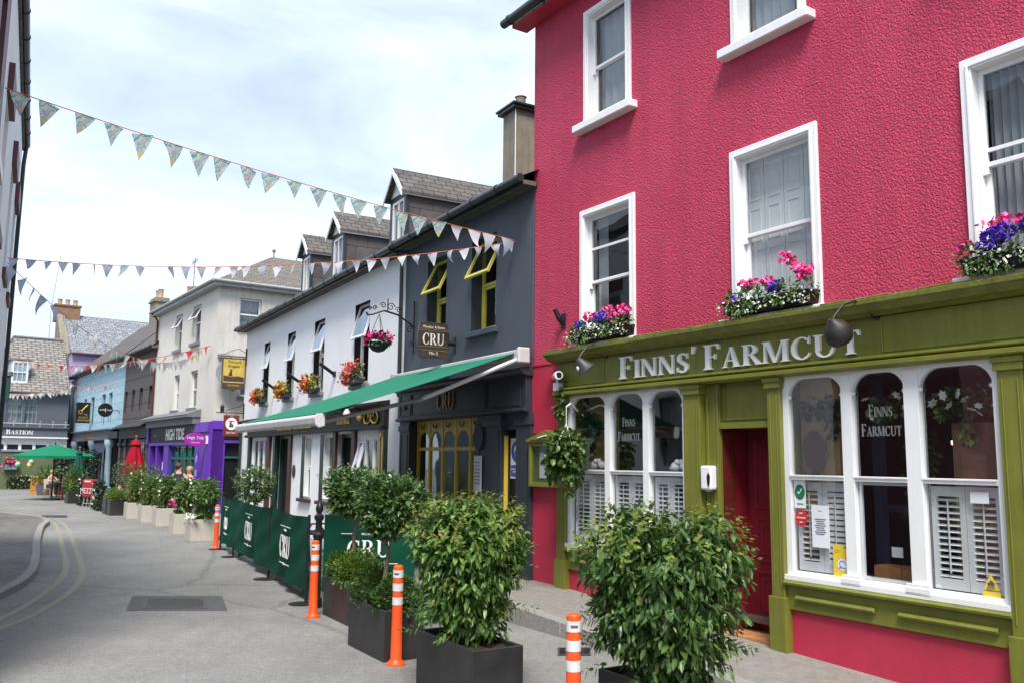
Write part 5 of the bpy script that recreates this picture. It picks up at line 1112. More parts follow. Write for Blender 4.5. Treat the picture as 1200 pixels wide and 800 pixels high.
# menu cabinet
t = at(FP, 'menu_cabinet', 'olive green glazed menu cabinet on the smooth pink wall', 'menu board', -4.16, -.012, 1.70)
mb = MB(); mb.ring(-.49,.49,0,.68,.065,-.12,0); mb.box(-.42,.42,-.03,-.0,.065,.615); mb.prism([(-.53,.68),(.53,.68),(.53,.72),(0,.86),(-.53,.72)], -.15, 0); mb.prism([(-.42,.71),(.42,.71),(0,.82)], -.16, -.15); mb.build('case', 'olive', t, bevel=.005)
plate(MB(), -.43, .43, .06, .62, -.09).build('pane', 'glass', t)
mb = MB(); mb.box(-.3,-.1,-.04,-.032,.13,.52); mb.build('menu_sheet', 'paper', t); mb = MB(); mb.box(.16,.24,-.04,-.032,.18,.32); mb.build('card', 'paper', t)
mb = MB(); mb.tube([(-.18,-.165,.74),(.05,-.165,.775)], .012, 6); mb.build('light_strip', 'plasticwhite', t)
# ivy basket on its bracket
t = at(FP, 'ivy_hanging_basket', 'full hanging basket of trailing green ivy beside the left shop window', 'hanging basket', -3.30, -.40, 2.2)
mb = MB(); mb.lathe([(.02,-.14),(.1,-.12),(.16,-.03),(.18,.03)], (0,0,0), 14); mb.build('basket', 'wicker', t)
mb = MB(); mb.tube([(-.2,.36,.62),(-.1,.15,.72),(0,0,.66)], .012, 6); 
for a in (0, 2.1, 4.2): mb.tube([(.17*math.cos(a),.17*math.sin(a),.03),(0,0,.42),(0,0,.66)], .006, 5)
mb.build('chains', 'plasticwhite', t)
foliage([((0,0,.08),(.33,.3,.27)), ((-.1,0,-.1),(.26,.24,.26)), ((.2,-.03,-.15),(.16,.16,.3)), ((.12,0,-.38),(.1,.1,.22)), ((-.28,0,-.2),(.12,.12,.25))], 900, .085, .075, 11, .3, .6, .35, .45).build('foliage', 'ivyleaf', t)
t = at(FP, 'climbing_ivy', 'sparse dry ivy stem climbing the corner under the security camera', 'climber', -3.78, -.12, 2.75)
foliage([((-.03,0,.12),(.09,.08,.16)), ((.05,0,.36),(.05,.06,.14))], 110, .07, .06, 12, .3, .6, .3).build('foliage', 'ivyleaf', t)
mb = MB(); mb.tube([(0,.03,-.25),(.03,.0,.0),(-.03,0,.2),(.05,0,.5)], .012, 6); mb.build('stem', 'stem', t)
# window boxes on the pink building
def window_box(label, x, w, z, seed, group, cols, trail=True):
    t = at(FP, 'window_box', label, 'window box', x, -.17, z, group); r = random.Random(seed)
    mb = MB(); mb.hexa([(-w/2+.03,-.07,0),(w/2-.03,-.07,0),(w/2-.03,.09,0),(-w/2+.03,.09,0)], [(-w/2,-.1,.15),(w/2,-.1,.15),(w/2,.1,.15),(-w/2,.1,.15)]); mb.build('trough', 'black', t, bevel=.006)
    foliage([((x_, -.02, .18), (.16, .12, .13)) for x_ in [(-w/2+w*(i+.5)/6) for i in range(6)]], 420, .06, .035, seed, .2, .5, .1, .3).build('foliage', 'hedgeleaf', t)
    for k, (pm, spots, n, sz, rad) in enumerate(cols):
        pts = []
        for (sx, sy, sz_) in spots:
            for i in range(int(n*1.6)):
                d = rdir(r); pts.append((sx*w+d.x*rad, sy+d.y*rad*.8, sz_+d.z*rad*.75))
        blooms(pts, sz, seed+k).build('flowers', pm, t)
    if trail:
        pts = [(r.uniform(-w/2-.08, w/2+.05), -.10-r.random()*.06, r.uniform(.0,.17)) for _ in range(150)]; blooms(pts, .016, seed+9, 4).build('flowers', 'whitepetal', t)
        foliage([((-w*.3,-.12,.06),(w*.28,.05,.1)), ((w*.25,-.12,.09),(w*.2,.05,.07))], 200, .04, .025, seed+3, .4, .5, .4, .2).build('trailing_leaves', 'hedgeleaf', t)
gp = 'flower boxes on the pink building'
window_box('window box of pink geraniums and deep blue lobelia under the left pink wall window', -2.80, 1.25, 3.79, 21, gp,
 [('pinkpetal', [(-.22,0,.36),(-.1,0,.33),(.12,0,.40),(.3,0,.36),(.26,-.05,.27),(.42,0,.37)], 16, .034, .085), ('bluepetal', [(0,-.02,.29),(.08,-.02,.31),(-.36,-.02,.24)], 45, .026, .10)])
window_box('window box with tall pink geraniums under the shuttered middle window', .22, 1.22, 3.79, 22, gp,
 [('pinkpetal', [(-.3,0,.34),(-.18,0,.35),(-.02,0,.34),(.02,-.02,.3),(.18,0,.58),(.24,0,.52),(.34,0,.42),(.42,0,.40),(.38,0,.34)], 14, .034, .075), ('bluepetal', [(-.36,-.04,.2),(.08,-.04,.24),(.12,-.04,.26)], 32, .024, .075)])
window_box('window box crowded with dark blue and pink flowers at the right edge', 3.10, 1.25, 3.79, 23, gp,
 [('pinkpetal', [(-.46,-.05,.26),(-.34,0,.42),(-.22,0,.45),(-.05,0,.42),(.1,0,.45)], 14, .036, .08), ('bluepetal', [(-.27,-.03,.31),(-.2,-.03,.34),(-.3,-.03,.26),(0,-.02,.35)], 50, .026, .10)])
# notices in the shop window
def notice(name, label, cat, x, z, w, h, m, y=-.0, build=None):
    t = at(FP, name, label, cat, x, .017, z); mb = MB()
    if build: build(mb, w, h)
    else: mb.box(-w/2, w/2, -.004, 0, 0, h)
    mb.build('sheet', m, t); return t
t = notice('window_notice', 'white typed notice taped inside the right shop window', 'notice', .655, 1.22, .22, .44, 'paper')
for i in range(8): MB().box(-.07+.01*(i % 3), .07-.012*((i*2) % 3), -.006, -.0045, .29-.022*i, .299-.022*i).build('print_line', 'ink', t)
MB().box(-.02,.02,-.006,-.0045,.38,.385).build('print_line', 'ink', t)
t = at(FP, 'round_sticker', 'green round sticker with a white tick on its pale card', 'sticker', .40, .017, 1.62); mb = MB(); mb.box(-.075,.075,-.003,0,0,.3); mb.build('card', 'plasticwhite', t); mb = MB(); mb.disc((0,.17), .068, -.006, -.0035, 24, 1.2); mb.build('disc', 'green', t)
mb = MB(); mb.prism([(-.03,.17),(-.01,.145),(.035,.205),(.025,.212),(-.01,.162),(-.022,.178)], -.009, -.0065); mb.build('tick', 'paper', t); MB().box(-.04,.04,-.006,-.0035,.04,.05).build('print_line', 'green', t)
t = at(FP, 'round_sticker', 'red round restaurant guide sticker below the green one', 'sticker', .41, .017, 1.44); mb = MB(); mb.disc((0,.075), .078, -.006, 0, 24, 1.15); mb.build('disc', 'redsticker', t)
sans('sticker_lettering', '2021', 'paper', t, 0, .115, .018, -.008); sans('sticker_lettering', 'MICHELIN', 'paper', t, 0, .068, .018, -.008); sans('sticker_lettering', 'guide', 'paper', t, 0, .025, .016, -.008)
t = notice('window_poster', 'yellow poster with a blue line drawing in a white circle', 'poster', .89, .94, .18, .33, 'posteryellow')
mb = MB(); mb.disc((.02,.13), .06, -.006, -.0045, 20); mb.build('circle', 'paper', t); mb = MB(); mb.tube([(.02+.035*math.cos(k*.5),-.007,.14+.03*math.sin(k*.5)) for k in range(10)], .004, 4); mb.tube([(-.02,-.007,.1),(.06,-.007,.1)], .004, 4); mb.build('drawing', 'blue', t)
MB().box(-.07,.0,-.006,-.0045,.27,.275).build('print_line', 'signyellow', t); MB().box(-.07,-.02,-.006,-.0045,.25,.255).build('print_line', 'signyellow', t); MB().box(.05,.08,-.006,-.0045,.3,.32).build('corner_mark', 'ink', t)
t = at(FP, 'warning_sticker', 'yellow triangular camera warning sticker low in the right corner', 'sticker', 2.44, .017, 1.01); mb = MB(); mb.prism([(-.075,0),(.075,0),(0,.14)], -.004, 0); mb.build('triangle', 'posteryellow', t); mb = MB(); mb.box(-.03,.03,-.006,-.0045,.035,.06); mb.prism([(-.02,.06),(.03,.06),(.0,.085)], -.006, -.0045); mb.build('symbol', 'ink', t); MB().box(-.08,.08,-.004,0,-.06,-.015).build('strip', 'posteryellow', t)
sans('strip_lettering', 'CCTV', 'ink', t, 0, .008, .02, -.007)
t = notice('window_card', 'small pale card at the top of the right hand shutters', 'notice', 2.38, 1.76, .17, .10, 'paper')
# ornaments and hangings inside the windows
def birds(label, x):
    t = at(FP, 'bird_ornament', label, 'ornament', x, .2, 1.98, 'pairs of white bird ornaments on the window rail')
    for s in (-1, 1):
        mb = MB(); mb.ball((s*.085,0,.06), .075, 12, (1,.8,.85)); mb.ball((s*.04,-.02,.12), .038, 10); mb.tube([(s*.13,0,.05),(s*.19,0,.03)], [.04,.015], 8); mb.tube([(s*.02,-.03,.115),(s*.0,-.035,.11)], [.012,.003], 6); mb.build('bird', 'plasticwhite', t, smooth=True)
birds('pair of white ceramic birds in the left light of the left window', -3.32); birds('pair of white ceramic birds in the right light of the left window', -1.63)
t = at(FP, 'oval_tray', 'polished brown oval tray hung inside the right window', 'tray', .52, .15, 2.22); mb = MB(); mb.disc((0,.0), .155, -.02, .0, 28, 1.55); mb.build('plate', 'brown', t, bevel=.008); mb = MB(); mb.tube([(.15*math.cos(2*PI*k/24),-.024,.235*math.sin(2*PI*k/24)) for k in range(25)], .012, 6); mb.build('rim', 'signbrown', t, smooth=True)
def garland(label, x0, x1, z, seed, dense, fl=None):
    t = at(FP, 'leaf_garland', label, 'garland', (x0+x1)/2, .17, z); w = x1-x0; r = random.Random(seed)
    lob = [((-w/2+w*(i+.5)/5, 0, r.uniform(-.06,.06)), (w*.11, .07, .09+.05*r.random())) for i in range(5)]+[((r.uniform(-w/2,w/2),0,-.2),(.06,.05,.18))]
    foliage(lob, dense, .075, .06, seed, .3, .6, .3, .3).build('foliage', 'ivydark' if not fl else 'ivyleaf', t)
    if fl: blooms([(r.uniform(-w/2,w/2), -.08, r.uniform(-.12,.12)) for _ in range(fl)], .05, seed, 6).build('flowers', 'whitepetal', t)
garland('dark ivy garland hung across the left light of the right shop window', .35, .95, 2.74, 31, 200); garland('ivy garland with a few white blooms across the middle light of the right window', 1.2, 1.7, 2.70, 32, 180, 4); garland('leafy garland with big white flowers in the far right light', 1.9, 2.55, 2.66, 33, 260, 12); garland('dark ivy hanging down inside the left light of the left window', -3.62, -3.3, 2.62, 34, 320)
t = at(FP, 'trailing_vine', 'green vine hanging in the middle of the right window', 'climber', 1.55, .5, 2.2); foliage([((0,0,0),(.16,.1,.28)), ((-.1,0,-.25),(.12,.08,.15))], 200, .07, .06, 35, .3, .6, .3, .2).build('foliage', 'ivyleaf', t)
t = at(FP, 'wooden_crate', 'raw wooden crates stacked low behind the middle pane', 'crate', 1.40, .35, .88)
for k, (a, b) in enumerate(((-.28,.02), (.03,.3))): MB().ring(a, b, 0, .2, .015, -.1, .12).box(a, b, -.11, -.1, .0, .2).build('crate_side', 'wood', t)
mb = MB(); mb.box(-.06,.06,-.13,-.12,.3,.4); mb.build('price_card', 'paper', t)
mg = bpy.data.materials.new('warm_bulb'); _, N_, L_, b_ = nodes(mg); b_.inputs['Base Color'].default_value = (.9,.6,.3,1); b_.inputs['Emission Color'].default_value = (1,.55,.2,1); b_.inputs['Emission Strength'].default_value = 6
t = at(FP, 'pendant_lamp', 'small lit pendant bulb glowing inside the middle of the right window', 'lamp', 1.66, .9, 2.33); MB().ball((0,0,0), .035, 10).build('bulb', mg, t, smooth=True); mb = MB(); mb.tube([(0,0,.03),(0,0,.7)], .006, 5); mb.lathe([(.02,.04),(.05,.0),(.06,-.01)], (0,0,.03), 10); mb.build('flex', 'black', t)
# wine bar signs
t = at(FC, 'drinks_list', 'tall cream drinks list with a dark lantern shaped panel above it', 'notice', -1.66, -.075, 1.55); MB().box(-.13,.13,-.02,0,0,.62).build('sheet', 'paper', t)
mb = MB(); mb.disc((0,.95), .15, -.025, 0, 20, 1.6); mb.build('dark_panel', 'ink', t)
for i in range(7): MB().box(-.09,.09,-.022,-.0205,.5-.06*i,.512-.06*i).build('print_line', 'ink', t)
t = at(FC, 'door_notice', 'white and blue safety notice on the dark side door', 'notice', -.645, .113, 1.80); MB().box(-.2,.2,-.01,0,0,.66).build('sheet', 'paper', t); mb = MB(); mb.disc((0,.44), .175, -.013, -.0105, 24); mb.build('round_symbol', 'blue', t); MB().box(-.185,.185,-.013,-.0105,.03,.22).build('blue_band', 'blue', t); sans('notice_lettering', 'FACE COVERING\nREQUIRED', 'paper', t, 0, .14, .032, -.016); mb = MB(); mb.disc((0,.46), .08, -.016, -.0135, 16, 1.2); mb.build('face_symbol', 'paper', t); mb = MB(); mb.disc((0,.42), .06, -.019, -.0165, 16, .7); mb.build('mask_symbol', 'blue', t)
t = at(FC, 'barrel_sign', 'bronze barrel shaped sign projecting from the charcoal wall', 'sign', -2.83, 0, 3.96)
bp = [(-.18-.0,.0),(-.73,.0),(-.775,.2),(-.78,.33),(-.775,.46),(-.73,.66),(-.18,.66),(-.135,.46),(-.13,.33),(-.135,.2)]
mb = MB(); mb.prism([(-p[0], p[1]) for p in bp][::-1], -.03, .03); mb.v = [(y, -x, z) for x, y, z in mb.v]; bs = mb.build('board', 'barrel', t, bevel=.008)
# the face towards the street looks along +x
def onside(o):                              # turn a piece drawn facing -y so that it faces +x, y runs along the arm
    o.data.transform(Matrix(((0,-1,0,0),(1,0,0,0),(0,0,1,0),(0,0,0,1)))); return o
mb = MB(); serif_c(mb, 'CRU', -.455, .24, .21, -.034, -.031, .92); onside(mb.build('sign_lettering', 'cream', t)); onside(sans('sign_lettering', 'Winebar & Bistro', 'cream', t, -.455, .545, .05, -.034, .9)); onside(sans('sign_lettering', 'No 2', 'cream', t, -.455, .06, .06, -.034))
mb = MB()
for zz in (.13, .2, .49, .52): mb.box(-.75,-.16,-.036,-.031,zz,zz+.012)
onside(mb.build('hoops', 'dimgold', t)); mb = MB(); mb.box(-.05,.05,-.02,0,.12,.42); mb.tube([(0,0,.3),(0,-.16,.3)], .05, 8); mb.build('wall_arm', 'blackmetal', t)
# iron scroll bracket with hanging basket
t = at(FC, 'scroll_bracket', 'black wrought iron scroll bracket fixed at the corner of the charcoal wall', 'bracket', -4.72, 0, 4.25)
def scroll(cy, cz, r0, turns, s=1, a0=0): return [(0, cy+s*(r0*(1-.75*k/20))*math.cos(a0+turns*2*PI*k/20), cz+(r0*(1-.75*k/20))*math.sin(a0+turns*2*PI*k/20)) for k in range(21)]
mb = MB(); mb.tube([(0,-.03,0),(0,-.03,1.1)], .018, 6); mb.tube([(0,-.03,.55),(0,-.12,.62),(0,-.4,.78),(0,-.7,.84),(0,-.95,.74),(0,-1.05,.72),(0,-1.08,.78)], .02, 6)
for (cy, cz, r0, s) in ((-.55,.93,.09,1), (-.72,.95,.07,-1), (-.9,.88,.05,1), (-.38,.88,.07,-1), (-.12,.5,.08,1), (-.1,.2,.06,-1), (-1.0,.86,.04,1)): mb.tube(scroll(cy, cz, r0, 1.3, s), .01, 5)
mb.tube([(0,-.62,.84),(0,-.62,1.1)], .012, 5); mb.build('scrollwork', 'blackmetal', t)
t = at(FC, 'flower_hanging_basket', 'round hanging basket of magenta flowers hung from the iron scroll', 'hanging basket', -4.72, -.80, 4.40)
mb = MB(); mb.lathe([(.03,-.17),(.12,-.14),(.2,-.05),(.23,.02),(.22,.03)], (0,0,0), 16); mb.build('basket', 'wicker', t, smooth=40); mb = MB()
for a in (.3, 2.4, 4.5): mb.tube([(.22*math.cos(a),.22*math.sin(a),.02),(0,0,.62)], .007, 5)
mb.build('chains', 'blackmetal', t); foliage([((0,0,.06),(.24,.24,.12))], 220, .07, .05, 41, .3, .6, .2).build('foliage', 'ivydark', t); r = random.Random(5); blooms([(r.gauss(0,.13), r.gauss(0,.13), .1+abs(r.gauss(0,.08))) for _ in range(90)]+[(r.gauss(0,.05), -.26, .05+r.gauss(0,.04)) for _ in range(25)], .042, 42).build('flowers', 'magentapetal', t)
# awning
t = at(FC, 'awning', 'wide green retractable awning opened out from the charcoal wine bar', 'awning', -2.55, -.12, 3.72)
mb = MB(); mb.box(-2.6,2.58,-.14,0,-.02,.13); mb.build('cassette', 'awnwhite', t, bevel=.015); MB().box(2.58,2.66,-.2,.02,-.1,.15).build('end_plate', 'awnwhite', t, bevel=.02); MB().box(-2.68,-2.6,-.2,.02,-.1,.15).build('end_plate', 'awnwhite', t, bevel=.02)
mb = MB(); n = 14
def cz(s): return .08-1.065*s-.03*math.sin(PI*s)
for i in range(n):
    a, b = i/n, (i+1)/n; mb.hexa([(-2.5,-.14-3.1*a,cz(a)-.006),(2.42,-.14-3.1*a,cz(a)-.006),(2.42,-.14-3.1*b,cz(b)-.006),(-2.5,-.14-3.1*b,cz(b)-.006)], [(-2.5,-.14-3.1*a,cz(a)),(2.42,-.14-3.1*a,cz(a)),(2.42,-.14-3.1*b,cz(b)),(-2.5,-.14-3.1*b,cz(b))])
mb.build('canopy', 'awncloth', t); e = -1.02
mb = MB(); mb.extr([(-3.22,e+.02),(-3.31,e+.01),(-3.34,e-.03),(-3.33,e-.12),(-3.29,e-.15),(-3.22,e-.13)], -2.62, 2.34); mb.build('front_bar', 'awnwhite', t, bevel=.01); mb = MB(); mb.extr([(-3.2,e+.03),(-3.33,e+.02),(-3.36,e-.03),(-3.34,e-.14),(-3.29,e-.18),(-3.2,e-.15)], 2.34, 2.38); mb.build('bar_end', 'awnwhite', t, bevel=.01)
for s in (1, -1):
    mb = MB(); x0 = 2.5*s if s > 0 else -2.4; el = (x0-.55*s, -1.55, -.70); mb.tube([(x0,-.12,-.03), el], .036, 8); mb.build('arm', 'awnwhite' if s > 0 else 'aluminium', t); mb = MB(); mb.tube([el, (2.25 if s > 0 else -2.4,-3.25,e-.1)], .032, 8); mb.ball(el, .055, 8); mb.build('arm', 'aluminium', t)
# window boxes and floodlights of the white pub
spec = [(-16.75, 'red and orange blooms', 'redpetal', 'orangepetal', 'fourth from the wine bar'), (-13.95, 'orange and yellow blooms', 'orangepetal', 'yellowpetal', 'third from the wine bar'), (-11.25, 'dark red and yellow blooms', 'redpetal', 'yellowpetal', 'second from the wine bar'), (-7.95, 'large coral pink blooms', 'coralpetal', 'coralpetal', 'nearest the wine bar')]
for k, (x, txt, c1, c2, w_) in enumerate(spec):
    t = at(FC, 'window_box', 'window box of '+txt+' on the white pub, '+w_.replace(' from the wine bar',' along').replace('nearest the wine bar','nearest the bar'), 'window box', x, -.14, 3.84, 'flower boxes on the white pub'); r = random.Random(60+k)
    MB().box(-.42,.42,-.12,.1,0,.14).build('trough', 'charpaint', t, bevel=.01)
    foliage([((-.2,-.05,.25),(.28,.2,.2)), ((.2,-.05,.25),(.28,.2,.22))], 330, .08, .05, 60+k, .3, .6, .1, .3).build('foliage', 'hedgeleaf', t)
    hi = .3 if k < 3 else .42
    blooms([(r.uniform(-.38,.26), -.16+r.gauss(0,.06), r.gauss(.2,.12)) for _ in range(130)], .042, 61+k).build('flowers', c1, t); blooms([(r.uniform(-.22,.36), -.1+r.gauss(0,.07), r.gauss(hi-.05,.10)) for _ in range(100)], .038, 71+k).build('flowers', c2, t)
for k, (x, w_) in enumerate(((-15.5,'far'), (-12.75,'middle'), (-9.75,'near'))):
    t = at(FC, 'wall_light', 'black slanted bar light, the '+{'far':'farthest','middle':'middle','near':'nearest'}[w_]+' of three between the pub windows', 'light', x, 0, 4.38, 'bar lights on the white pub')
    mb = MB(); mb.tube([(0,-.02,-.16),(0,-.42,.10)], .045, 8); mb.build('tube', 'black', t); mb = MB(); mb.box(-.05,.05,-.06,0,-.22,-.08); mb.build('mount', 'blackmetal', t)
for k, x in enumerate((-15.4, -12.6, -9.2, -7.4)):
    t = at(FC, 'fascia_lamp', ['small black fascia lamp over the pub doorway','small black fascia lamp over the middle of the gold pub name','small black fascia lamp before the gold word lounge','small pale fascia lamp over the gilded scroll under the awning'][k], 'lamp', x, -.12, 3.2, 'small lamps over the pub name'); mb = MB(); mb.tube([(0,0,0),(0,-.2,.06),(0,-.34,.02)], .015, 6); mb.build('arm', 'blackmetal', t); mb = MB(); mb.lathe([(.03,.04),(.08,-.04),(.09,-.09),(.07,-.09),(.02,.02)], (0,-.36,-.02), 12); mb.build('shade', 'blackmetal' if k < 3 else 'awnwhite', t)
# hanging signs at the far end of the pub
t = at(FC, 'pub_sign', 'yellow and brown pictorial pub sign at the far end of the white pub', 'sign', -19.5, 0, 4.45)
sp = [(.06,.1),(.8,.1),(.8,1.05),(.06,1.05)]
def sideboard(poly, m, name, th=.03, off=0.):
    mb = MB(); mb.prism(poly, -th-off, th if not off else -off-.0001); return onside(mb.build(name, m, t))
flip = lambda P_: P_
sideboard([(-.8,.22),(-.06,.22),(-.06,1.05),(-.8,1.05)], 'signyellow', 'board'); sideboard([(-.82,.0),(-.52,-.02),(-.43,-.1),(-.34,-.02),(-.04,.0),(-.04,.22),(-.82,.22)], 'signbrown', 'foot_panel', .034)
for q in ((-.83,-.8,.2,1.08), (-.06,-.03,.2,1.08), (-.8,-.06,1.05,1.08)): sideboard([(q[0],q[2]),(q[1],q[2]),(q[1],q[3]),(q[0],q[3])], 'signbrown', 'frame', .036)
sideboard([(-.78,.26),(-.08,.26),(-.08,.42),(-.3,.46),(-.5,.42),(-.78,.47)], 'signbrown', 'painted_hills', .003, .031); sideboard([(-.62,.46),(-.46,.44),(-.5,.56),(-.48,.68),(-.58,.7),(-.54,.64),(-.58,.58)], 'signbrown', 'painted_figure', .003, .034)
for k, (tx, zz, hh) in enumerate((('The Lord', .90, .1), ('Kingsale', .76, .1), ('Fine Drinks', .10, .07))): onside(sans('sign_lettering', tx, 'signbrown' if k < 2 else 'signyellow', t, -.43, zz, hh, -.038, .85))
mb = MB(); mb.tube([(0,-.02,.85),(0,-.02,1.45)], .03, 6); mb.tube([(0,0,1.14),(0,-1.0,1.14)], .018, 6); mb.tube([(0,-.05,1.3),(0,-.3,1.42),(0,-.6,1.3),(0,-.9,1.15)], .01, 5); mb.tube([(0,-.75,1.06),(0,-.75,1.14)], .01, 5); mb.tube([(0,-.12,1.06),(0,-.12,1.14)], .01, 5); mb.build('iron_arm', 'blackmetal', t)
t = at(FC, 'restaurant_sign', 'small dark red hanging sign with a round white emblem at the purple shop', 'sign', -19.5, 0, 2.82)
sideboard([(-.68,0),(-.16,0),(-.16,.72),(-.68,.72)], 'signred', 'board'); 
mb = MB(); mb.disc((-.42,.42), .2, -.036, -.031, 22, 1.05); onside(mb.build('emblem', 'plasticwhite', t)); mb = MB(); mb.prism([(-.5,.3),(-.36,.3),(-.34,.38),(-.42,.44),(-.4,.54),(-.48,.48)], -.04, -.0365); onside(mb.build('emblem_mark', 'ink', t)); mb = MB(); mb.box(-.53,-.31,-.04,-.0365,.5,.53); onside(mb.build('emblem_mark', 'redsticker', t))
onside(sans('sign_lettering', 'BISTRO', 'cream', t, -.42, .08, .07, -.034)); onside(sans('sign_lettering', 'THE', 'cream', t, -.42, .65, .04, -.034))
mb = MB(); mb.tube([(0,-.02,.6),(0,-.02,1.15)], .025, 6); mb.tube([(0,0,.80),(0,-.95,.80)], .018, 6); mb.tube([(0,-.0,1.1),(0,-.8,.81)], .01, 5); mb.tube([(0,-.6,.72),(0,-.6,.8)], .01, 5); mb.tube([(0,-.25,.72),(0,-.25,.8)], .01, 5); mb.lathe([(.06,0),(.07,.2),(.03,.28)], (0,-.75,.82), 10); mb.build('iron_arm', 'blackmetal', t)
t = at(FK, 'satellite_dish', 'grey satellite dish behind the yellow pub sign on the cream gable', 'satellite dish', .25, .45, 5.15)
mb = MB(); mb.lathe([(.02,-.02),(.25,.02),(.45,.1),(.52,.16),(.5,.165),(.25,.05),(.02,.0)], (0,0,0), 20); mb.moved(Matrix.Translation((.12,0,.05)) @ Matrix.Rotation(R(75), 4, 'Y') @ Matrix.Rotation(R(15), 4, 'X')); mb.build('dish', 'lead', t, smooth=True); mb = MB(); mb.tube([(-.25,0,-.1),(0,0,-.02),(.12,0,.05)], .025, 6); mb.tube([(.12,0,-.4),(.5,0,-.1)], .015, 5); mb.build('mount', 'lead', t)
t = at(FK, 'shop_sign', 'magenta oval sign projecting from the purple shopfront', 'sign', -.12, -.1, 2.72)
mb = MB(); mb.disc((-.46,0), .40, -.035, .035, 26, .62); onside(mb.build('board', 'magenta', t, bevel=.01)); onside(sans('sign_lettering', 'High Tide', 'plasticwhite', t, -.46, .02, .11, -.04, 1.0)); onside(sans('sign_lettering', 'seafood bar', 'plasticwhite', t, -.46, -.12, .05, -.04)); MB().box(-.04,.04,-.08,0.05,-.14,.16).build('bracket', 'plasticwhite', t)
t = at(FB, 'pub_sign', 'black pub sign with a gold key on the pale blue wall', 'sign', -14.4, 0, 3.98)
sideboard([(-.92,0),(-.16,0),(-.16,1.22),(-.92,1.22)], 'black', 'board'); mb = MB(); mb.tube([(-.62,-.04,.72),(-.34,-.04,1.06)], .03, 6); mb.tube([(-.68+.1*math.cos(k*.6),-.04,.64+.1*math.sin(k*.6)) for k in range(12)], .025, 5); mb.tube([(-.4,-.04,1.0),(-.34,-.04,.94)], .025, 5); mb.tube([(-.36,-.04,1.1),(-.28,-.04,1.04)], .025, 5); onside(mb.build('gold_key', 'gold', t))
for k, (tx, zz, hh) in enumerate((('THE',.46,.09), ('SILENT',.28,.12), ('BANKER',.11,.12))): onside(sans('sign_lettering', tx, 'gold', t, -.5 if k else -.4, zz, hh, -.034))
mb = MB(); mb.tube([(0,0,1.1),(0,-1.0,1.1)], .02, 6); mb.tube([(0,0,.1),(0,-.9,.1)], .02, 6); mb.box(-.03,.03,-.02,0,.0,1.25); mb.build('iron_arm', 'blackmetal', t)
t = at(FB, 'round_shop_sign', 'black round sign on a thin arm before the grey brown wall', 'sign', -7.0, 0, 4.45)
mb = MB(); mb.disc((-.72,0), .36, -.03, .03, 28); onside(mb.build('board', 'black', t)); onside(sans('sign_lettering', 'SUPPER CLUB', 'plasticwhite', t, -.72, -.03, .07, -.034)); mb = MB(); mb.box(-.73,-.71,-.036,-.031,-.11,.11); onside(mb.build('fork_mark', 'plasticwhite', t)); mb = MB(); mb.tube([(0,0,-.15),(0,-.12,.02),(0,-.36,0)], .02, 6); mb.build('iron_arm', 'blackmetal', t)
t = at(FL, 'projecting_sign', 'dark green sign board at the left edge of the picture', 'sign', .1, -.1, 4.2) if False else None
p = ray(2, 452); p = Vector((p.x/p.y*26, 26, EYE+p.z/p.y*26)); t = thing('hanging_sign', 'dark teal green board with grey top hanging at the left edge', 'sign', (p.x-.1, p.y, p.z-.42), R(8))
MB().box(-.9,.32,-.05,.05,0,.72).build('board', 'tealsign', t, bevel=.01); MB().box(-.94,.35,-.09,.09,.72,.86).build('top_cap', 'lead', t, bevel=.01)

# ================================================================== STREET THINGS
def bollard(label, p, first=[None]):
    if first[0] is None:
        t = thing('orange_bollard', label, 'bollard', (p[0],p[1],0), 0, 'orange flexible traffic posts along the terrace')
        MB().lathe([(.10,0),(.10,.015),(.07,.04),(.058,.06),(.054,.5),(.052,.96),(.05,.985),(.035,1.0)], (0,0,0), 20).build('post', 'orange', t, smooth=40)
        for z0 in (.60,.74,.875): MB().lathe([(.0545,z0),(.0560,z0),(.0558,z0+.075),(.0545,z0+.075)], (0,0,0), 20).build('reflective_band', 'reflect', t, smooth=40)
        mb = MB()
        for k in range(6):
            a0, a1 = R(-115+k*9), R(-115+(k+1)*9-1); q = .0572
            mb.hexa([(q*math.cos(a0),q*math.sin(a0),.905),(q*math.cos(a1),q*math.sin(a1),.905),(.0555*math.cos(a1),.0555*math.sin(a1),.905),(.0555*math.cos(a0),.0555*math.sin(a0),.905)], [(q*math.cos(a0),q*math.sin(a0),.925),(q*math.cos(a1),q*math.sin(a1),.925),(.0555*math.cos(a1),.0555*math.sin(a1),.925),(.0555*math.cos(a0),.0555*math.sin(a0),.925)])
        mb.build('printed_mark', 'ink', t); first[0] = t; return t
    return dup(first[0], (p[0],p[1],0), rnd.uniform(-.6,.6), label)
bollard('orange post between the two largest shrubs, cut off by the bottom edge', (.47,6.6))
bollard('whole orange post standing against the dark planter with the potted tree nearest the camera', (-1.16,9.42))
bollard('orange post beside the black iron post at the end of the green banners', (-2.61,12.08))
bollard('orange post at the far end of the green banner fence beside the nearest pale planter', (-6.79,20.75))
bollard('orange post between the nearest and second pale planters', (-8.15,23.3)); bollard('orange post between the second and third pale planters', (-9.05,24.9))
bollard('orange post rising behind the farthest pale planter', (-13.2,31.6)); bollard('orange post behind the low leafy black planter pair', (-14.6,33.3))
bollard('slightly leaning orange post beside the clipped bush in the far black planter', (-20.2,40.9)); bollard('distant orange post close to the seated woman', (-21.7,43.2)); bollard('farthest orange post, left of the seated woman', (-25.8,49.0))
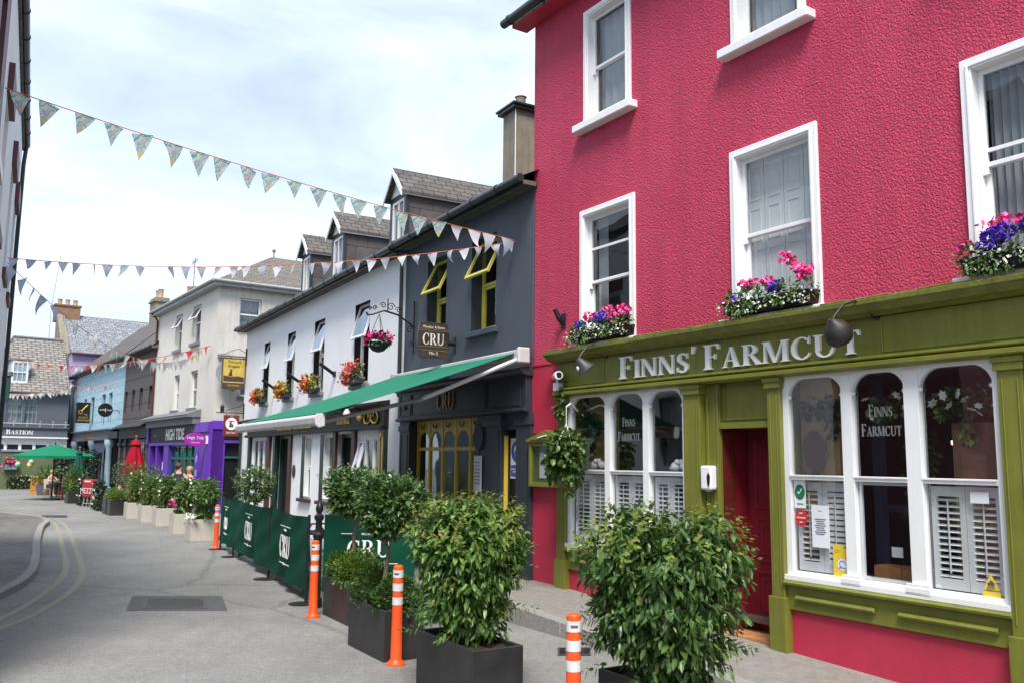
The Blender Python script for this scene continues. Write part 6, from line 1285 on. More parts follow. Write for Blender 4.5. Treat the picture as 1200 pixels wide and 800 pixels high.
# pale square planters with flowering hedges
def frame_of(a, b): d = (Vector(b)-Vector(a)); return math.atan2(d.y, d.x)
row = frame_of((-13.1,30.6), (-7.73,22.4))
def planter_box(t, lx, ly, h, m, wall=.035, taper=.0):
    mb = MB()
    def R4(a, b, z): return [(-a,-b,z),(a,-b,z),(a,b,z),(-a,b,z)]
    a, b = lx/2, ly/2; o0, o1 = R4(a-taper, b-taper, 0), R4(a, b, h); i1, i0 = R4(a-wall, b-wall, h), R4(a-wall, b-wall, h-.09)
    mb.add(o0+o1+i1+i0, [(3,2,1,0)]+[(k,(k+1)%4,4+(k+1)%4,4+k) for k in range(4)]+[(4+k,4+(k+1)%4,8+(k+1)%4,8+k) for k in range(4)]+[(8+k,8+(k+1)%4,12+(k+1)%4,12+k) for k in range(4)])
    p = mb.build('box', m, t, bevel=.006)
    mb = MB(); z = h-.05; n = 8
    for i in range(n):
        for j in range(n):
            X = lambda u: -a+wall+(2*a-2*wall)*u/n; Y = lambda v: -b+wall+(2*b-2*wall)*v/n; Z = lambda u, v: z+.018*math.sin(u*2.3+v*1.7)
            mb.quad((X(i),Y(j),Z(i,j)),(X(i+1),Y(j),Z(i+1,j)),(X(i+1),Y(j+1),Z(i+1,j+1)),(X(i),Y(j+1),Z(i,j+1)))
    mb.build('soil', 'soil', t); return p
whp = [((-7.86,22.72), 'nearest the green banners, white petunias at its foot'), ((-9.05,24.75), 'second from the green banners, pink flower at its foot'), ((-10.55,27.3), 'third from the green banners with white flowers in its hedge'), ((-11.6,28.75), 'fourth from the green banners, feathery dry reeds behind'), ((-12.75,30.35), 'farthest of the pale planters, beside the black planter pair')]
for k, (p, txt) in enumerate(whp):
    t = thing('pale_planter', 'pale stone cube planter '+txt, 'planter', (p[0],p[1],0), row, 'pale cube planters in a row'); planter_box(t, .62, .58, .54, 'paleplanter')
    h = thing('hedge_plant', 'leafy hedge plant growing in the pale planter '+txt.split(',')[0].replace(' with white flowers in its hedge',''), 'plant', (p[0],p[1],.5), row, 'hedge plants in the pale planters')
    r = random.Random(80+k); ht = 1.0 if k else 1.05
    if k == 0: lob = [((-.25,.1,.85),(.45,.3,.38)), ((.3,.1,.9),(.42,.3,.36)), ((.1,.1,.45),(.3,.25,.4)), ((.0,0,.2),(.25,.22,.2))]
    elif k == 1: lob = [((-.2,.1,.85),(.35,.3,.35)), ((.1,.1,.8),(.32,.3,.4)), ((.0,.0,.3),(.26,.24,.32))]
    elif k == 2: lob = [((-.2,.1,.85),(.4,.3,.35)), ((.15,.1,.8),(.38,.3,.38)), ((.0,.0,.35),(.3,.25,.35))]
    else: lob = [((-.1,.1,.75),(.36,.3,.4)), ((.15,.1,.7),(.34,.3,.36)), ((.0,.0,.25),(.3,.24,.3))]
    lob = [((c[0], c[1], c[2]*.80), (q[0], q[1], q[2]*.85)) for c, q in lob]
    foliage(lob, 1700, .10, .055, 80+k, .3, .6, .1, .25).build('foliage', 'hedgeleaf', h)
    if k >= 2:
        mb = MB()
        for _ in range(130 if k > 2 else 50):
            a, b = r.uniform(-.28,.28), r.uniform(-.25,.25); l_ = r.uniform(.5,1.0); d = Vector((r.gauss(0,.18), r.gauss(0,.18), 1)).normalized(); mb.leaf(Vector((a,b,0)), d, d.cross(rdir(r)).normalized(), l_, .025, .05)
        mb.build('reeds', 'grassleaf', h)
    blooms([(r.uniform(-.4,.4), -.2-.1*r.random(), r.uniform(.3,1.05)) for _ in range(9)], .035, 90+k).build('flowers', 'whitepetal', h)
    if k in (0, 1): blooms([(r.gauss(.15 if k == 0 else -.05,.12), -.27+r.gauss(0,.05), r.gauss(.08 if k == 0 else .3,.06)) for _ in range(60 if k == 0 else 18)], .05, 95+k).build('flowers', 'whitepetal' if k == 0 else 'magentapetal', h)
    mb = MB()
    for _ in range(6): a, b = r.uniform(-.2,.2), r.uniform(-.2,.2); mb.tube([(a,b,-.05),(a*1.3,b*1.2,.5),(a*1.8,b,.9)], [.012,.009,.005], 5)
    mb.build('stems', 'stem', h)
t = None
for k, p in enumerate(((-14.05,32.0), (-14.55,32.75))):
    t = thing('black_planter', ['black cube planter with low bright foliage next to the farthest pale planter','second black cube planter of the pair, beside the dark ivy screen'][k], 'planter', (*p,0), row, 'pair of far black cube planters'); planter_box(t, .7, .62, .56, 'rubberplanter')
    h = thing('low_bush', ['low bright green bush in the far black planter nearer the pale ones','low bright green bush in the black planter beside the ivy screen'][k], 'plant', (*p,.5), row, 'low bushes in the far black planters'); foliage([((-.1,0,.12),(.32,.28,.25)), ((.15,0,.15),(.28,.26,.25))], 500, .10, .05, 100+k, .2, .6, -.2, .25).build('foliage', 'boxleaf', h)
# topiary behind the pair
def topiary(label, p, z, trunk, crown, seed, n, leaf='bayleaf', ll=.075, group=None, lean=.03, pot=None):
    t = thing('bay_tree', label, 'tree', (*p, z), 0, group); r = random.Random(seed)
    pts = [(0,0,-.15),(lean*.3,.0,trunk*.35),(-lean*.5,.01,trunk*.7),(lean,0,trunk)]
    mb = MB(); mb.tube(pts, [.032,.026,.024,.022], 9)
    for i in range(9):
        d = rdir(r); d.z = abs(d.z)*.7+.25; d.normalize(); e = Vector((lean,0,trunk-.05))+d*crown[0][1][0]*.8; mb.tube([(lean,0,trunk-.12+.02*i), tuple((Vector((lean,0,trunk))+e)/2+Vector((0,0,.04))), tuple(e)], [.014,.01,.005], 5)
    mb.build('trunk', 'bark', t, smooth=50)
    f = foliage(crown, n, ll, ll*.5, seed, .15, .55, .0, .42)
    tips = []
    for c, q in crown:
        for _ in range(9): d = rdir(r); d.z = abs(d.z)*.9+.1; d.normalize(); tips.append((Vector(c)+Vector((d.x*q[0],d.y*q[1],d.z*q[2]))*.92, d+Vector((0,0,.6))))
    s = sprigs(tips, 9, ll*.95, ll*.42, seed+1, .16); f.add(s.v, s.f); f.build('crown', leaf, t); return t
for k, p in enumerate(((-14.3,34.0), (-13.4,32.9), (-15.2,35.0))):
    topiary(['round bay tree in front of the closed red parasol','bushy bay tree right of the closed red parasol','bay tree behind the dark ivy screen'][k], p, 0, .95, [((0,0,1.35),(.5,.5,.45)), ((.2,0,1.2),(.4,.4,.35))], 110+k, 900, group='bay trees near the red parasol')
# front row: charcoal troughs
def trough(label, a, b, dpt, h, group='charcoal trough planters in the front row'):
    a, b = Vector((a[0],a[1],0)), Vector((b[0],b[1],0)); c = (a+b)/2; ang = math.atan2((b-a).y, (b-a).x)
    n = Vector((-(b-a).y, (b-a).x, 0)).normalized(); c2 = c+n*dpt/2
    t = thing('charcoal_planter', label, 'planter', (c2.x, c2.y, 0), ang, group); planter_box(t, (b-a).length, dpt, h, 'rubberplanter'); return t, c2, ang
fa_ = Vector((-1.83,10.36,0)); fb_ = Vector((-1.30,9.49,0)); ud = (fb_-fa_).normalized(); nd = Vector((-ud.y, ud.x, 0))
T2, c2, a2 = trough('charcoal trough planter with box balls and the nearer potted tree', fa_, fb_, .46, .52)
T1, c1, a1 = trough('charcoal trough planter half hidden by the second orange post', Vector((-2.53,12.31,0)), Vector((-2.04,11.48,0)), .46, .52)
f3 = Vector((-.86,8.52,0)); T3, c3, a3 = trough('nearest visible charcoal trough planter holding the tall laurel shrub', f3, f3+ud*1.08, .50, .52)
f4 = Vector((.72,7.35,0)); T4, c4, a4 = trough('charcoal trough planter under the largest shrub, just below the picture', f4, f4+ud*1.05, .50, .45)
def topi_crown(r0): return [((0,0,0),(r0,r0,r0*.92)), ((-.16,0,.12),(r0*.62,r0*.62,r0*.6)), ((.17,.02,.1),(r0*.62,r0*.6,r0*.62)), ((.02,-.05,-.14),(r0*.8,r0*.75,r0*.5))]
def shift(c, v): return [((p[0]+v[0],p[1]+v[1],p[2]+v[2]), q) for p, q in c]
gg = 'bay trees in the front troughs'
topiary('bay tree with a pale trunk left of the green banner lettering', (c1.x+ud.x*.02, c1.y+ud.y*.02), .47, .86, shift(topi_crown(.325), (-.05,0,1.16)), 121, 3000, group=gg)
topiary('bay tree in front of the right end of the banner lettering', (c2.x-ud.x*.02, c2.y-ud.y*.02), .47, .83, shift(topi_crown(.36), (.03,0,1.08)), 122, 3200, group=gg, lean=-.04)
def boxball(label, p, z, s, seed, leaf):
    t = thing('box_bush', label, 'bush', (*p, z), 0, 'low box bushes in the front troughs'); foliage([((0,0,.1*s/.3),(s,s,s*.9)), ((s*.4,0,.12),(s*.7,s*.7,s*.65)), ((-s*.4,0,.1),(s*.6,s*.65,s*.6))], 2600, .036, .024, seed, .1, .6, -.15, .55).build('foliage', leaf, t)
    mb = MB(); mb.tube([(0,0,-.08),(0,0,.1)], .015, 6); mb.build('stem', 'stem', t)
boxball('lighter box bush at the far end of the farther trough', (c1.x-ud.x*.28, c1.y-ud.y*.28), .53, .26, 131, 'boxleaf'); boxball('wide bright box bush at the near end of the farther trough', (c1.x+ud.x*.22, c1.y+ud.y*.22), .53, .31, 132, 'boxleaf')
boxball('darker box bush left of the tree trunk in the nearer trough', (c2.x-ud.x*.3, c2.y-ud.y*.3), .53, .27, 133, 'boxdark'); boxball('darker box bush right of the tree trunk behind the orange post', (c2.x+ud.x*.28, c2.y+ud.y*.28), .53, .25, 134, 'boxdark')
def laurel(label, p, z, W_, H_, seed, leaf, n, tipn):
    t = thing('laurel_shrub', label, 'shrub', (*p, z), 0, 'large potted laurel shrubs'); r = random.Random(seed)
    mb = MB()
    for i in range(16):
        a = r.uniform(0, 2*PI); q = r.uniform(.02, .12); b = r.uniform(.15, .42)*W_; mb.tube([(q*math.cos(a),q*math.sin(a),-.1),(q*2*math.cos(a),q*2*math.sin(a),H_*.3),(b*math.cos(a),b*math.sin(a)*.8,H_*.8)], [.013,.011,.005], 6)
    mb.build('stems', 'stem', t, smooth=50)
    lob = [((0,0,H_*.62),(W_*.44,W_*.42,H_*.36)), ((-W_*.2,0,H_*.72),(W_*.28,W_*.28,H_*.24)), ((W_*.22,.02,H_*.7),(W_*.27,W_*.28,H_*.26)), ((.0,-.05,H_*.38),(W_*.33,W_*.32,H_*.28)), ((W_*.16,-.05,H_*.22),(W_*.2,W_*.2,H_*.2)), ((-W_*.18,-.04,H_*.4),(W_*.22,W_*.24,H_*.26)), ((W_*.02,-.04,H_*.12),(W_*.2,W_*.18,H_*.14))]
    mb = foliage(lob, n, .074, .034, seed, .5, .4, .4, .3, .4, zmin=.02)
    tips = []
    for _ in range(75): d = rdir(r); d.z = -abs(d.z)*.3; tips.append((Vector((d.x*W_*.38, d.y*W_*.36, r.uniform(.1,.75)*H_)), d+Vector((0,0,-.1))))
    s = sprigs(tips, 9, .075, .033, seed+3, .24); mb.add(s.v, s.f); mb.build('foliage', leaf, t)
    tips = []
    for _ in range(tipn): d = rdir(r); d.z = abs(d.z); q = lob[r.choice((0,1,2))]; tips.append((Vector(q[0])+Vector((d.x*q[1][0],d.y*q[1][1],d.z*q[1][2]))*.93, d*.8+Vector((r.gauss(0,.3),r.gauss(0,.3),.7))))
    sprigs(tips, 8, .075, .036, seed+5, .16).build('young_leaves', 'shrubtip', t); return t
laurel('glossy laurel shrub in the trough, its young tips yellow green', (c3.x-.02, c3.y), .47, 1.06, 1.27, 141, 'shrubleaf', 7600, 130)
laurel('largest and darkest laurel shrub, in front of the olive shopfront', (c4.x-.02, c4.y), .40, 1.36, 1.34, 142, 'darkshrubleaf', 9500, 90)

# green banner fence
gb = 'green banner panels of the terrace fence'
posts = [Vector((-6.64,20.62,0)), Vector((-5.87,19.09,0)), Vector((-4.2,15.72,0)), Vector((-2.95,13.15,0))]
for k, p in enumerate(posts[:3]+[posts[3]]):
    t = thing('barrier_post', 'black barrier post '+['at the far end of the green banners','between the first and second green banners','between the second and third green banners','at the near end of the green banners'][k], 'post', (p.x,p.y,0), frame_of(posts[0].xy, posts[3].xy), 'black posts holding the green banners')
    mb = MB(); mb.tube([(0,0,.02),(0,0,1.27)], .022, 10); mb.build('upright', 'blackmetal', t, smooth=40); mb = MB(); mb.lathe([(.2,0),(.2,.012),(.05,.03)], (0,-.05,0), 20); mb.build('base', 'blackmetal', t)
def banner(label, a, b, z0, z1, seed, words, big=False, group=gb):
    c = (a+b)/2; t = thing('banner', label, 'banner', (c.x,c.y,0), frame_of(a.xy, b.xy), group); w = (b-a).length-.06; r = random.Random(seed); n = 40; m = 12
    ph = [r.uniform(0,6) for _ in range(4)]
    def Y(u, v): return .035*math.sin(u*9+ph[0])*(.3+.7*v)*(1-v*.3)+.018*math.sin(u*23+ph[1]+v*2)*(.4+v)+.012*math.sin((u+v)*14+ph[2])
    V = []; Fs = []
    for j in range(m+1):
        for i in range(n+1):
            u, v = i/n, j/m; sag = .035*math.sin(PI*u); V.append((-w/2+w*u, Y(u, 1-v) if not big else Y(u,1-v)*.4, z0+(z1-z0)*v-sag*(v)))
    for j in range(m):
        for i in range(n): k = j*(n+1)+i; Fs.append((k, k+1, k+n+2, k+n+1))
    MB().add(V, Fs).build('cloth', 'greencloth', t, smooth=True)
    return t, w
for k in range(3):
    a, b = posts[k], posts[k+1]
    t, w = banner('green banner panel '+['farthest of the three, narrow','middle of the three','nearest of the three, by the iron post'][k], a, b, .16, 1.2+.02*k, 150+k, 1); s_ = 1.0 if k else .75
    mb = MB(); hh = .34*s_; cx = .06
    serif_c(mb, 'CRU', cx, .52, hh, -.058, -.052, .95*s_); mb.build('printed_name', 'lettering', t); mb = MB()
    mb.box(cx-.36*s_, cx+.36*s_, -.058, -.052, 1.0, 1.012); mb.box(cx-.36*s_, cx-.1, -.058, -.052, .42, .432); mb.box(cx+.1, cx+.36*s_, -.058, -.052, .42, .432); mb.build('printed_rule', 'lettering', t)
    sans('printed_words', 'winebar', 'lettering', t, cx, .93, .045, -.055); sans('printed_words', 'bistro', 'lettering', t, cx, .405, .045, -.055)
a, b = Vector((-2.85,13.62,0)), Vector((-1.42,13.78,0)); t, w = banner('large green banner behind the potted trees with big white name', a, b, .1, 1.25, 155, 1, True, None)
mb = MB(); serif_c(mb, 'CRU', 0, .62, .25, -.048, -.040, 1.12, track=.07); mb.build('printed_name', 'lettering', t); mb = MB()
for s in (-1, 1): mb.box(s*.33-.10, s*.33+.10, -.048, -.04, .963, .972); mb.box(s*.33-.10, s*.33+.10, -.048, -.04, .515, .524)
mb.build('printed_rule', 'lettering', t); sans('printed_words', 'winebar', 'lettering', t, 0, .945, .052, -.044, 1.1); sans('printed_words', 'bistro', 'lettering', t, 0, .495, .052, -.044, 1.1)
for k, x in enumerate((-1.44,)):
    t = thing('barrier_post', 'black barrier post at the right end of the large banner', 'post', (-1.36,13.80,0), 0); mb = MB(); mb.tube([(0,0,.02),(0,0,1.25)], .025, 10); mb.build('upright', 'blackmetal', t); MB().lathe([(.18,0),(.18,.012),(.05,.03)], (0,0,0), 18).build('base', 'blackmetal', t)
t = thing('iron_bollard', 'slim black cast iron bollard with a ball top beside the banners', 'bollard', (-2.74,12.85,0)); MB().lathe([(.085,0),(.085,.12),(.06,.15),(.055,.9),(.06,.95),(.08,.98),(.08,1.02),(.05,1.05),(.045,1.2),(.07,1.24),(.07,1.28),(.03,1.31),(.055,1.36),(.05,1.42),(.02,1.46)], (0,0,0), 18).build('shaft', 'blackmetal', t, smooth=35)
# trellis behind the laurel
t = thing('trellis_panel', 'white diamond trellis panel with a black post beside the large banner', 'trellis', (-1.18,13.9,.05), R(6)); mb = MB()
mb.ring(-.2,.26,0,1.0,.03,-.015,.015)
for k in range(-6, 14):
    for s in (1, -1):
        pts = []
        for u in [i*.02 for i in range(51)]:
            x, z = -.17+.4*u, (k*.09 if s > 0 else 0)+.4*u*1.2*s+(0 if s > 0 else k*.09+.2)
            if .03 < z < .97: pts.append((x, .006*s, z))
        if len(pts) > 2: mb.tube([pts[0], pts[-1]], .014, 4)
mb.build('lattice', 'white', t); mb = MB(); mb.tube([(.05,-.04,0),(.05,-.04,1.15)], .03, 8); mb.build('post', 'blackmetal', t)
# folded chairs behind the iron bollard
for k in range(3):
    t = thing('folded_chair', ['folded metal bistro chair nearest the white pub wall','folded metal bistro chair in the middle of the leaning three','folded metal bistro chair leaning closest to the large banner'][k], 'chair', (-3.06+.11*k,14.3+.05*k,.02), R(35), 'folded chairs leaning behind the banners')
    mb = MB()
    for s in (-1, 1): mb.tube([(s*.2,0,0),(s*.2,.12,.5),(s*.2,.25,.92),(s*.12,.27,1.02)], .013, 6)
    mb.tube([(-.12,.27,1.02),(.12,.27,1.02)], .013, 6); mb.build('frame', 'blackmetal', t); mb = MB()
    for i in range(5): mb.box(-.18,.18,.02+.03*i,.035+.03*i,.2+.09*i,.27+.09*i)
    mb.build('slats', 'plasticwhite' if k == 1 else 'leadlight', t)
# bay tree in a pot by the pub door
t = topiary('bay tree in a dark pot behind the green banners at the pub door', (-5.62,19.6), .42, .75, shift(topi_crown(.42), (0,0,1.05)), 171, 1500); 
t = thing('black_pot', 'dark square pot under the bay tree behind the banners', 'pot', (-5.62,19.6,0)); planter_box(t, .45, .45, .5, 'rubberplanter')
t = thing('terrace_table', 'small black cafe table behind the green banners', 'table', (-3.6,16.6,0)); MB().lathe([(.02,.72),(.38,.72),(.38,.75),(.02,.75)], (0,0,0), 22).build('table_top', 'charpaint', t); MB().lathe([(.2,0),(.2,.02),(.03,.05),(.03,.72)], (0,0,0), 14).build('pedestal', 'blackmetal', t)

# ---- far terrace
def parasol_closed(label, p, z0, h, r0, m, rz=0):
    t = thing('closed_parasol', label, 'parasol', (*p,0)); mb = MB(); mb.tube([(0,0,0),(0,0,z0+h+.08)], .028, 8); mb.build('pole', 'lead', t)
    V = []; Fs = []; n = 32; lev = [(0,1.,.3),(.12,.97,.3),(.5,.66,.22),(.8,.36,.15),(.84,.5,.12),(.93,.3,.06),(1.,.08,0)]
    for (f, q, wv) in lev:
        for k in range(n): a = 2*PI*k/n; rr = r0*q*(1-wv*(.5+.5*math.cos(8*a))); V.append((rr*math.cos(a), rr*math.sin(a), z0+h*f))
    for i in range(len(lev)-1):
        for k in range(n): k2 = (k+1) % n; Fs.append((i*n+k, i*n+k2, (i+1)*n+k2, (i+1)*n+k))
    MB().add(V, Fs).build('canopy', m, t, smooth=40); MB().lathe([(.28,0),(.28,.06),(.05,.1)], (0,0,0), 14).build('base', 'charpaint', t); MB().ball((0,0,z0+h+.1), .05, 8).build('finial', 'lead', t)
parasol_closed('closed red parasol in front of the grey brown shop', (-14.95,35.3), 1.35, 1.42, .46, 'redcloth'); parasol_closed('closed dark green parasol beside the blue pub front', (-19.45,40.0), 1.25, 1.1, .3, 'darkparasol')
t = thing('open_parasol', 'wide open green parasol over the far terrace', 'parasol', (-21.6,42.0,0)); n = 8; Rr = 1.78; zt, ze = 2.60, 2.06; mb = MB(); V = [(0,0,zt)]
for k in range(n):
    a = 2*PI*(k+.35)/n; V.append((Rr*.5*math.cos(a), Rr*.5*math.sin(a), zt-.24))
for k in range(n):
    a = 2*PI*(k+.35)/n; V.append((Rr*math.cos(a), Rr*math.sin(a), ze))
for k in range(n):
    a = 2*PI*(k+.35)/n; V.append((Rr*math.cos(a), Rr*math.sin(a), ze-.12))
Fs = [(0, 1+k, 1+(k+1) % n) for k in range(n)]+[(1+k, 1+n+k, 1+n+(k+1) % n, 1+(k+1) % n) for k in range(n)]+[(1+n+k, 1+2*n+k, 1+2*n+(k+1) % n, 1+n+(k+1) % n) for k in range(n)]
mb.add(V, Fs).build('canopy', 'parasolgreen', t); MB().tube([(0,0,0),(0,0,zt+.1)], .035, 8).build('pole', 'blackmetal', t); mb = MB()
for k in range(n): a = 2*PI*(k+.35)/n; mb.tube([(0,0,zt-.06),(Rr*.95*math.cos(a),Rr*.95*math.sin(a),ze-.01)], .012, 4)
mb.build('ribs', 'blackmetal', t); MB().lathe([(.4,0),(.4,.08),(.06,.12)], (0,0,0), 14).build('base', 'charpaint', t)
# ivy screens and far planters
def screen(label, p, w, h, ang, seed, leaf='ivydark', name='ivy_screen', n=900):
    t = thing(name, label, 'hedge', (*p,0), ang); r = random.Random(seed)
    lob = [((-w/2+w*(i+.5)/4, 0, h*(.25+.5*j)), (w*.17, .16, h*.3)) for i in range(4) for j in range(2)]
    foliage(lob, n, .12, .08, seed, .3, .5, .2, .4).build('foliage', leaf, t); MB().box(-w/2,w/2,-.04,.04,.05,h*.85).build('frame', 'blackmetal', t); r = random.Random(seed); blooms([(r.uniform(-w/2,w/2), -.17, r.uniform(.2,h)) for _ in range(12)], .05, seed).build('flowers', 'whitepetal', t)
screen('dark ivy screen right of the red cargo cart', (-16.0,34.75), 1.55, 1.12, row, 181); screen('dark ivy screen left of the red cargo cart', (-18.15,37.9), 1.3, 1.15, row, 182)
t = thing('black_planter', 'black planter under the clipped yellow green bush on the far terrace', 'planter', (-19.4,39.6,0), row); planter_box(t, 1.0, .55, .55, 'rubberplanter')
t = thing('clipped_bush', 'rounded yellow green clipped bush in the far black planter', 'bush', (-19.4,39.6,.5), row); foliage([((0,0,.5),(.62,.4,.62)), ((.1,0,.2),(.4,.35,.3))], 1300, .08, .05, 183, .2, .6, -.1, .45).build('foliage', 'boxleaf', t)
t = thing('round_planter', 'small grey planter in front of the seated woman', 'planter', (-24.5,47.0,0)); MB().lathe([(.38,0),(.45,.3),(.5,.55),(.46,.55),(.42,.48)], (0,0,0), 16).build('tub', 'slategrey', t)
t = thing('potted_bush', 'loose green bush in the small grey planter', 'bush', (-24.5,47.0,.5)); foliage([((-.1,0,.45),(.6,.5,.5)), ((.3,0,.6),(.4,.4,.4))], 700, .12, .08, 184, .2, .6, 0, .3).build('foliage', 'hedgeleaf', t)
screen('dark leafy mass standing in for the shade under the open green parasol', (-23.3,47.6), 3.6, 2.3, R(-30), 185, 'ivydark', 'shade_foliage', 4200)  # dark leaves sized to stand in for the shaded space beneath the parasol
screen('leafy screen with red flowers behind the red cargo cart', (-18.6,39.0), 1.2, 1.3, row, 186, 'ivydark', 'ivy_screen', 500)
# red cart
t = thing('cargo_cart', 'red painted cargo cart with white lettering on wire legs', 'cart', (-17.2,36.6,0), R(-30)); mb = MB(); mb.hexa([(-.42,-.12,.4),(.42,-.12,.4),(.42,.12,.4),(-.42,.12,.4)], [(-.36,-.2,1.12),(.38,-.2,1.12),(.38,.2,1.12),(-.36,.2,1.12)]); mb.build('panel', 'redsign', t, bevel=.05, seg=2); mb = MB()
for x in (-.34,-.12,.12,.34): mb.tube([(x,-.05,.42),(x*1.05,-.1,0)], .018, 6); mb.tube([(x,.08,.42),(x*1.05,.2,0)], .018, 6)
mb.tube([(-.38,-.1,.15),(.38,-.1,.15)], .014, 5); mb.build('wire_legs', 'leadlight', t); o = sans('cart_lettering', 'MEZZE', 'plasticwhite', t, -.02, .58, .22, -.105, .95); o.rotation_euler = (R(6.3),0,0); MB().box(-.2,.2,-.2,-.19,1.02,1.07).build('label_strip', 'plasticwhite', t)
t = thing('cafe_table', 'dark cafe table with a white cup by the end wall', 'table', (-25.9,50.6,0)); MB().lathe([(.02,.72),(.45,.72),(.45,.75),(.02,.75)], (0,0,0), 18).build('table_top', 'leadlight', t); MB().lathe([(.3,0),(.28,.7)], (0,0,0), 12).build('pedestal', 'black', t)
t = thing('cup', 'white cup standing on the dark cafe table', 'cup', (-25.85,50.5,.75)); MB().lathe([(.06,0),(.1,.16),(.09,.16),(.05,.02)], (0,0,0), 12).build('bowl', 'plasticwhite', t); mb = MB(); mb.tube([(.09,0,.12),(.15,0,.1),(.13,0,.04),(.07,0,.04)], .015, 5); mb.build('handle', 'plasticwhite', t)
t = thing('wooden_box', 'tall orange wooden box left of the small grey planter', 'crate', (-25.6,48.3,0), R(-25)); mb = MB(); mb.ring(-.28,.28,0,.95,.06,-.25,.25)
for i in range(6): mb.box(-.22,.22,-.24,-.22,.06+.14*i,.18+.14*i)
mb.box(-.22,.22,.2,.24,.06,.89); mb.build('slats', 'crate', t)
t = thing('flower_box', 'blue grey wall box of pink flowers on the sage green wall', 'flower box', FA.w(-2.4,-.25,1.2), FA.rot); MB().box(-.32,.32,-.15,.2,0,.3).build('trough', 'bluegrey', t); foliage([((0,0,.4),(.4,.2,.2))], 160, .12, .08, 191, .2, .6, 0, .3).build('foliage', 'hedgeleaf', t); r = random.Random(9); blooms([(r.gauss(0,.2), -.1+r.gauss(0,.1), .5+r.gauss(0,.13)) for _ in range(70)], .08, 192).build('flowers', 'pinkpetal', t)
screen('low green plant at the foot of the sage wall', tuple(FA.w(-1.9,-.4,0).xy), 1.3, .9, FA.rot, 193, 'hedgeleaf', 'wall_plant', 350)
for k, (px, py, m, lab) in enumerate(((21,543.5,'balloon','pale green paper lantern hanging on its own'), (36.5,541,'balloon','pale green paper lantern of the close pair'), (35,544,'balloony','yellow paper lantern of the close pair'))):
    q = ray(px, py); q = Vector((q.x/q.y*44, 44, EYE+q.z/q.y*44)); t = thing('paper_lantern', lab, 'lantern', q); MB().ball((0,0,0), .13, 12, (1,1,1.15)).build('shade', m, t, smooth=True); MB().tube([(0,0,.1),(0,0,.42)], .006, 4).build('string', 'black', t)

# ---- people
def body(name, label, joints, edges, loc, rz, clothes, hair=None, hand=True):
    """continuous skinned figure; joints: name -> (x,y,z,radius); clothes: list of (name, material, {joint: radius}, edges)"""
    t = thing(name, label, 'person', loc, rz)
    def skin(nm, m, ed, grow, cut=None):
        names = []
        for a, b in ed:
            for q in (a, b):
                if q not in names: names.append(q)
        me = bpy.data.meshes.new(nm); me.from_pydata([joints[q][:3] for q in names], [(names.index(a), names.index(b)) for a, b in ed], []); me.update()
        o = bpy.data.objects.new(nm, me); C.objects.link(o); o.parent = t
        o.modifiers.new('skin', 'SKIN'); me.skin_vertices.new() if not me.skin_vertices else None
        for i, q in enumerate(names): rr = joints[q][3]+grow; me.skin_vertices[0].data[i].radius = (rr*joints[q][4] if len(joints[q]) > 4 else rr, rr)
        me.skin_vertices[0].data[0].use_root = True
        s = o.modifiers.new('sub', 'SUBSURF'); s.levels = 1; s.render_levels = 2; me.materials.append(M[m])
        o.modifiers['skin'].use_smooth_shade = True; return o
    skin('body', 'skin', edges, 0)
    for nm, m, ed, grow in clothes: skin(nm, m, ed, grow)
    hx, hy, hz = joints['head'][:3]; f = joints['nose']; fd = Vector((f[0]-hx, f[1]-hy, 0)).normalized(); sd = Vector((-fd.y, fd.x, 0))
    mb = MB()
    for s in (-1, 1): p = Vector((hx,hy,hz+.01))+fd*.098+sd*.035*s; mb.ball(p, .013, 6)
    mb.build('eyes', 'ink', t); mb = MB(); p = Vector((hx,hy,hz-.065))+fd*.095; mb.tube([p-sd*.025, p+sd*.025], .007, 5); mb.build('mouth', 'redsticker', t)
    if hair:
        mb = MB(); c = Vector((hx,hy,hz+.035))-fd*.025; mb.ball(c, .118, 14, (1,1,.98))
        for e in hair[1]: mb.ball(Vector((hx,hy,hz))+fd*e[0]+sd*e[1]+Vector((0,0,e[2])), e[3], 10)
        mb.build('hair', hair[0], t, smooth=True)
    return t
def fingers(j, ed, w, d, side, key):
    d = Vector(d).normalized(); s = Vector(side).normalized(); p = Vector(j[w][:3])
    j[key+'palm'] = (*(p+d*.08), .030); ed.append((w, key+'palm'))
    for i, (o, l) in enumerate(((-.028,.06),(-.01,.072),(.01,.068),(.028,.052))):
        a = p+d*.095+s*o; k = key+'f%d' % i; j[k] = (*a, .0095); j[k+'t'] = (*(a+d*l*.6+Vector((0,0,-.012))), .008); j[k+'e'] = (*(a+d*l+Vector((0,0,-.03))), .006); ed += [(key+'palm', k), (k, k+'t'), (k+'t', k+'e')]
    a = p+d*.03-s*.03; j[key+'th'] = (*a, .011); j[key+'te'] = (*(a+d*.045-s*.025), .008); ed += [(w, key+'th'), (key+'th', key+'te')]
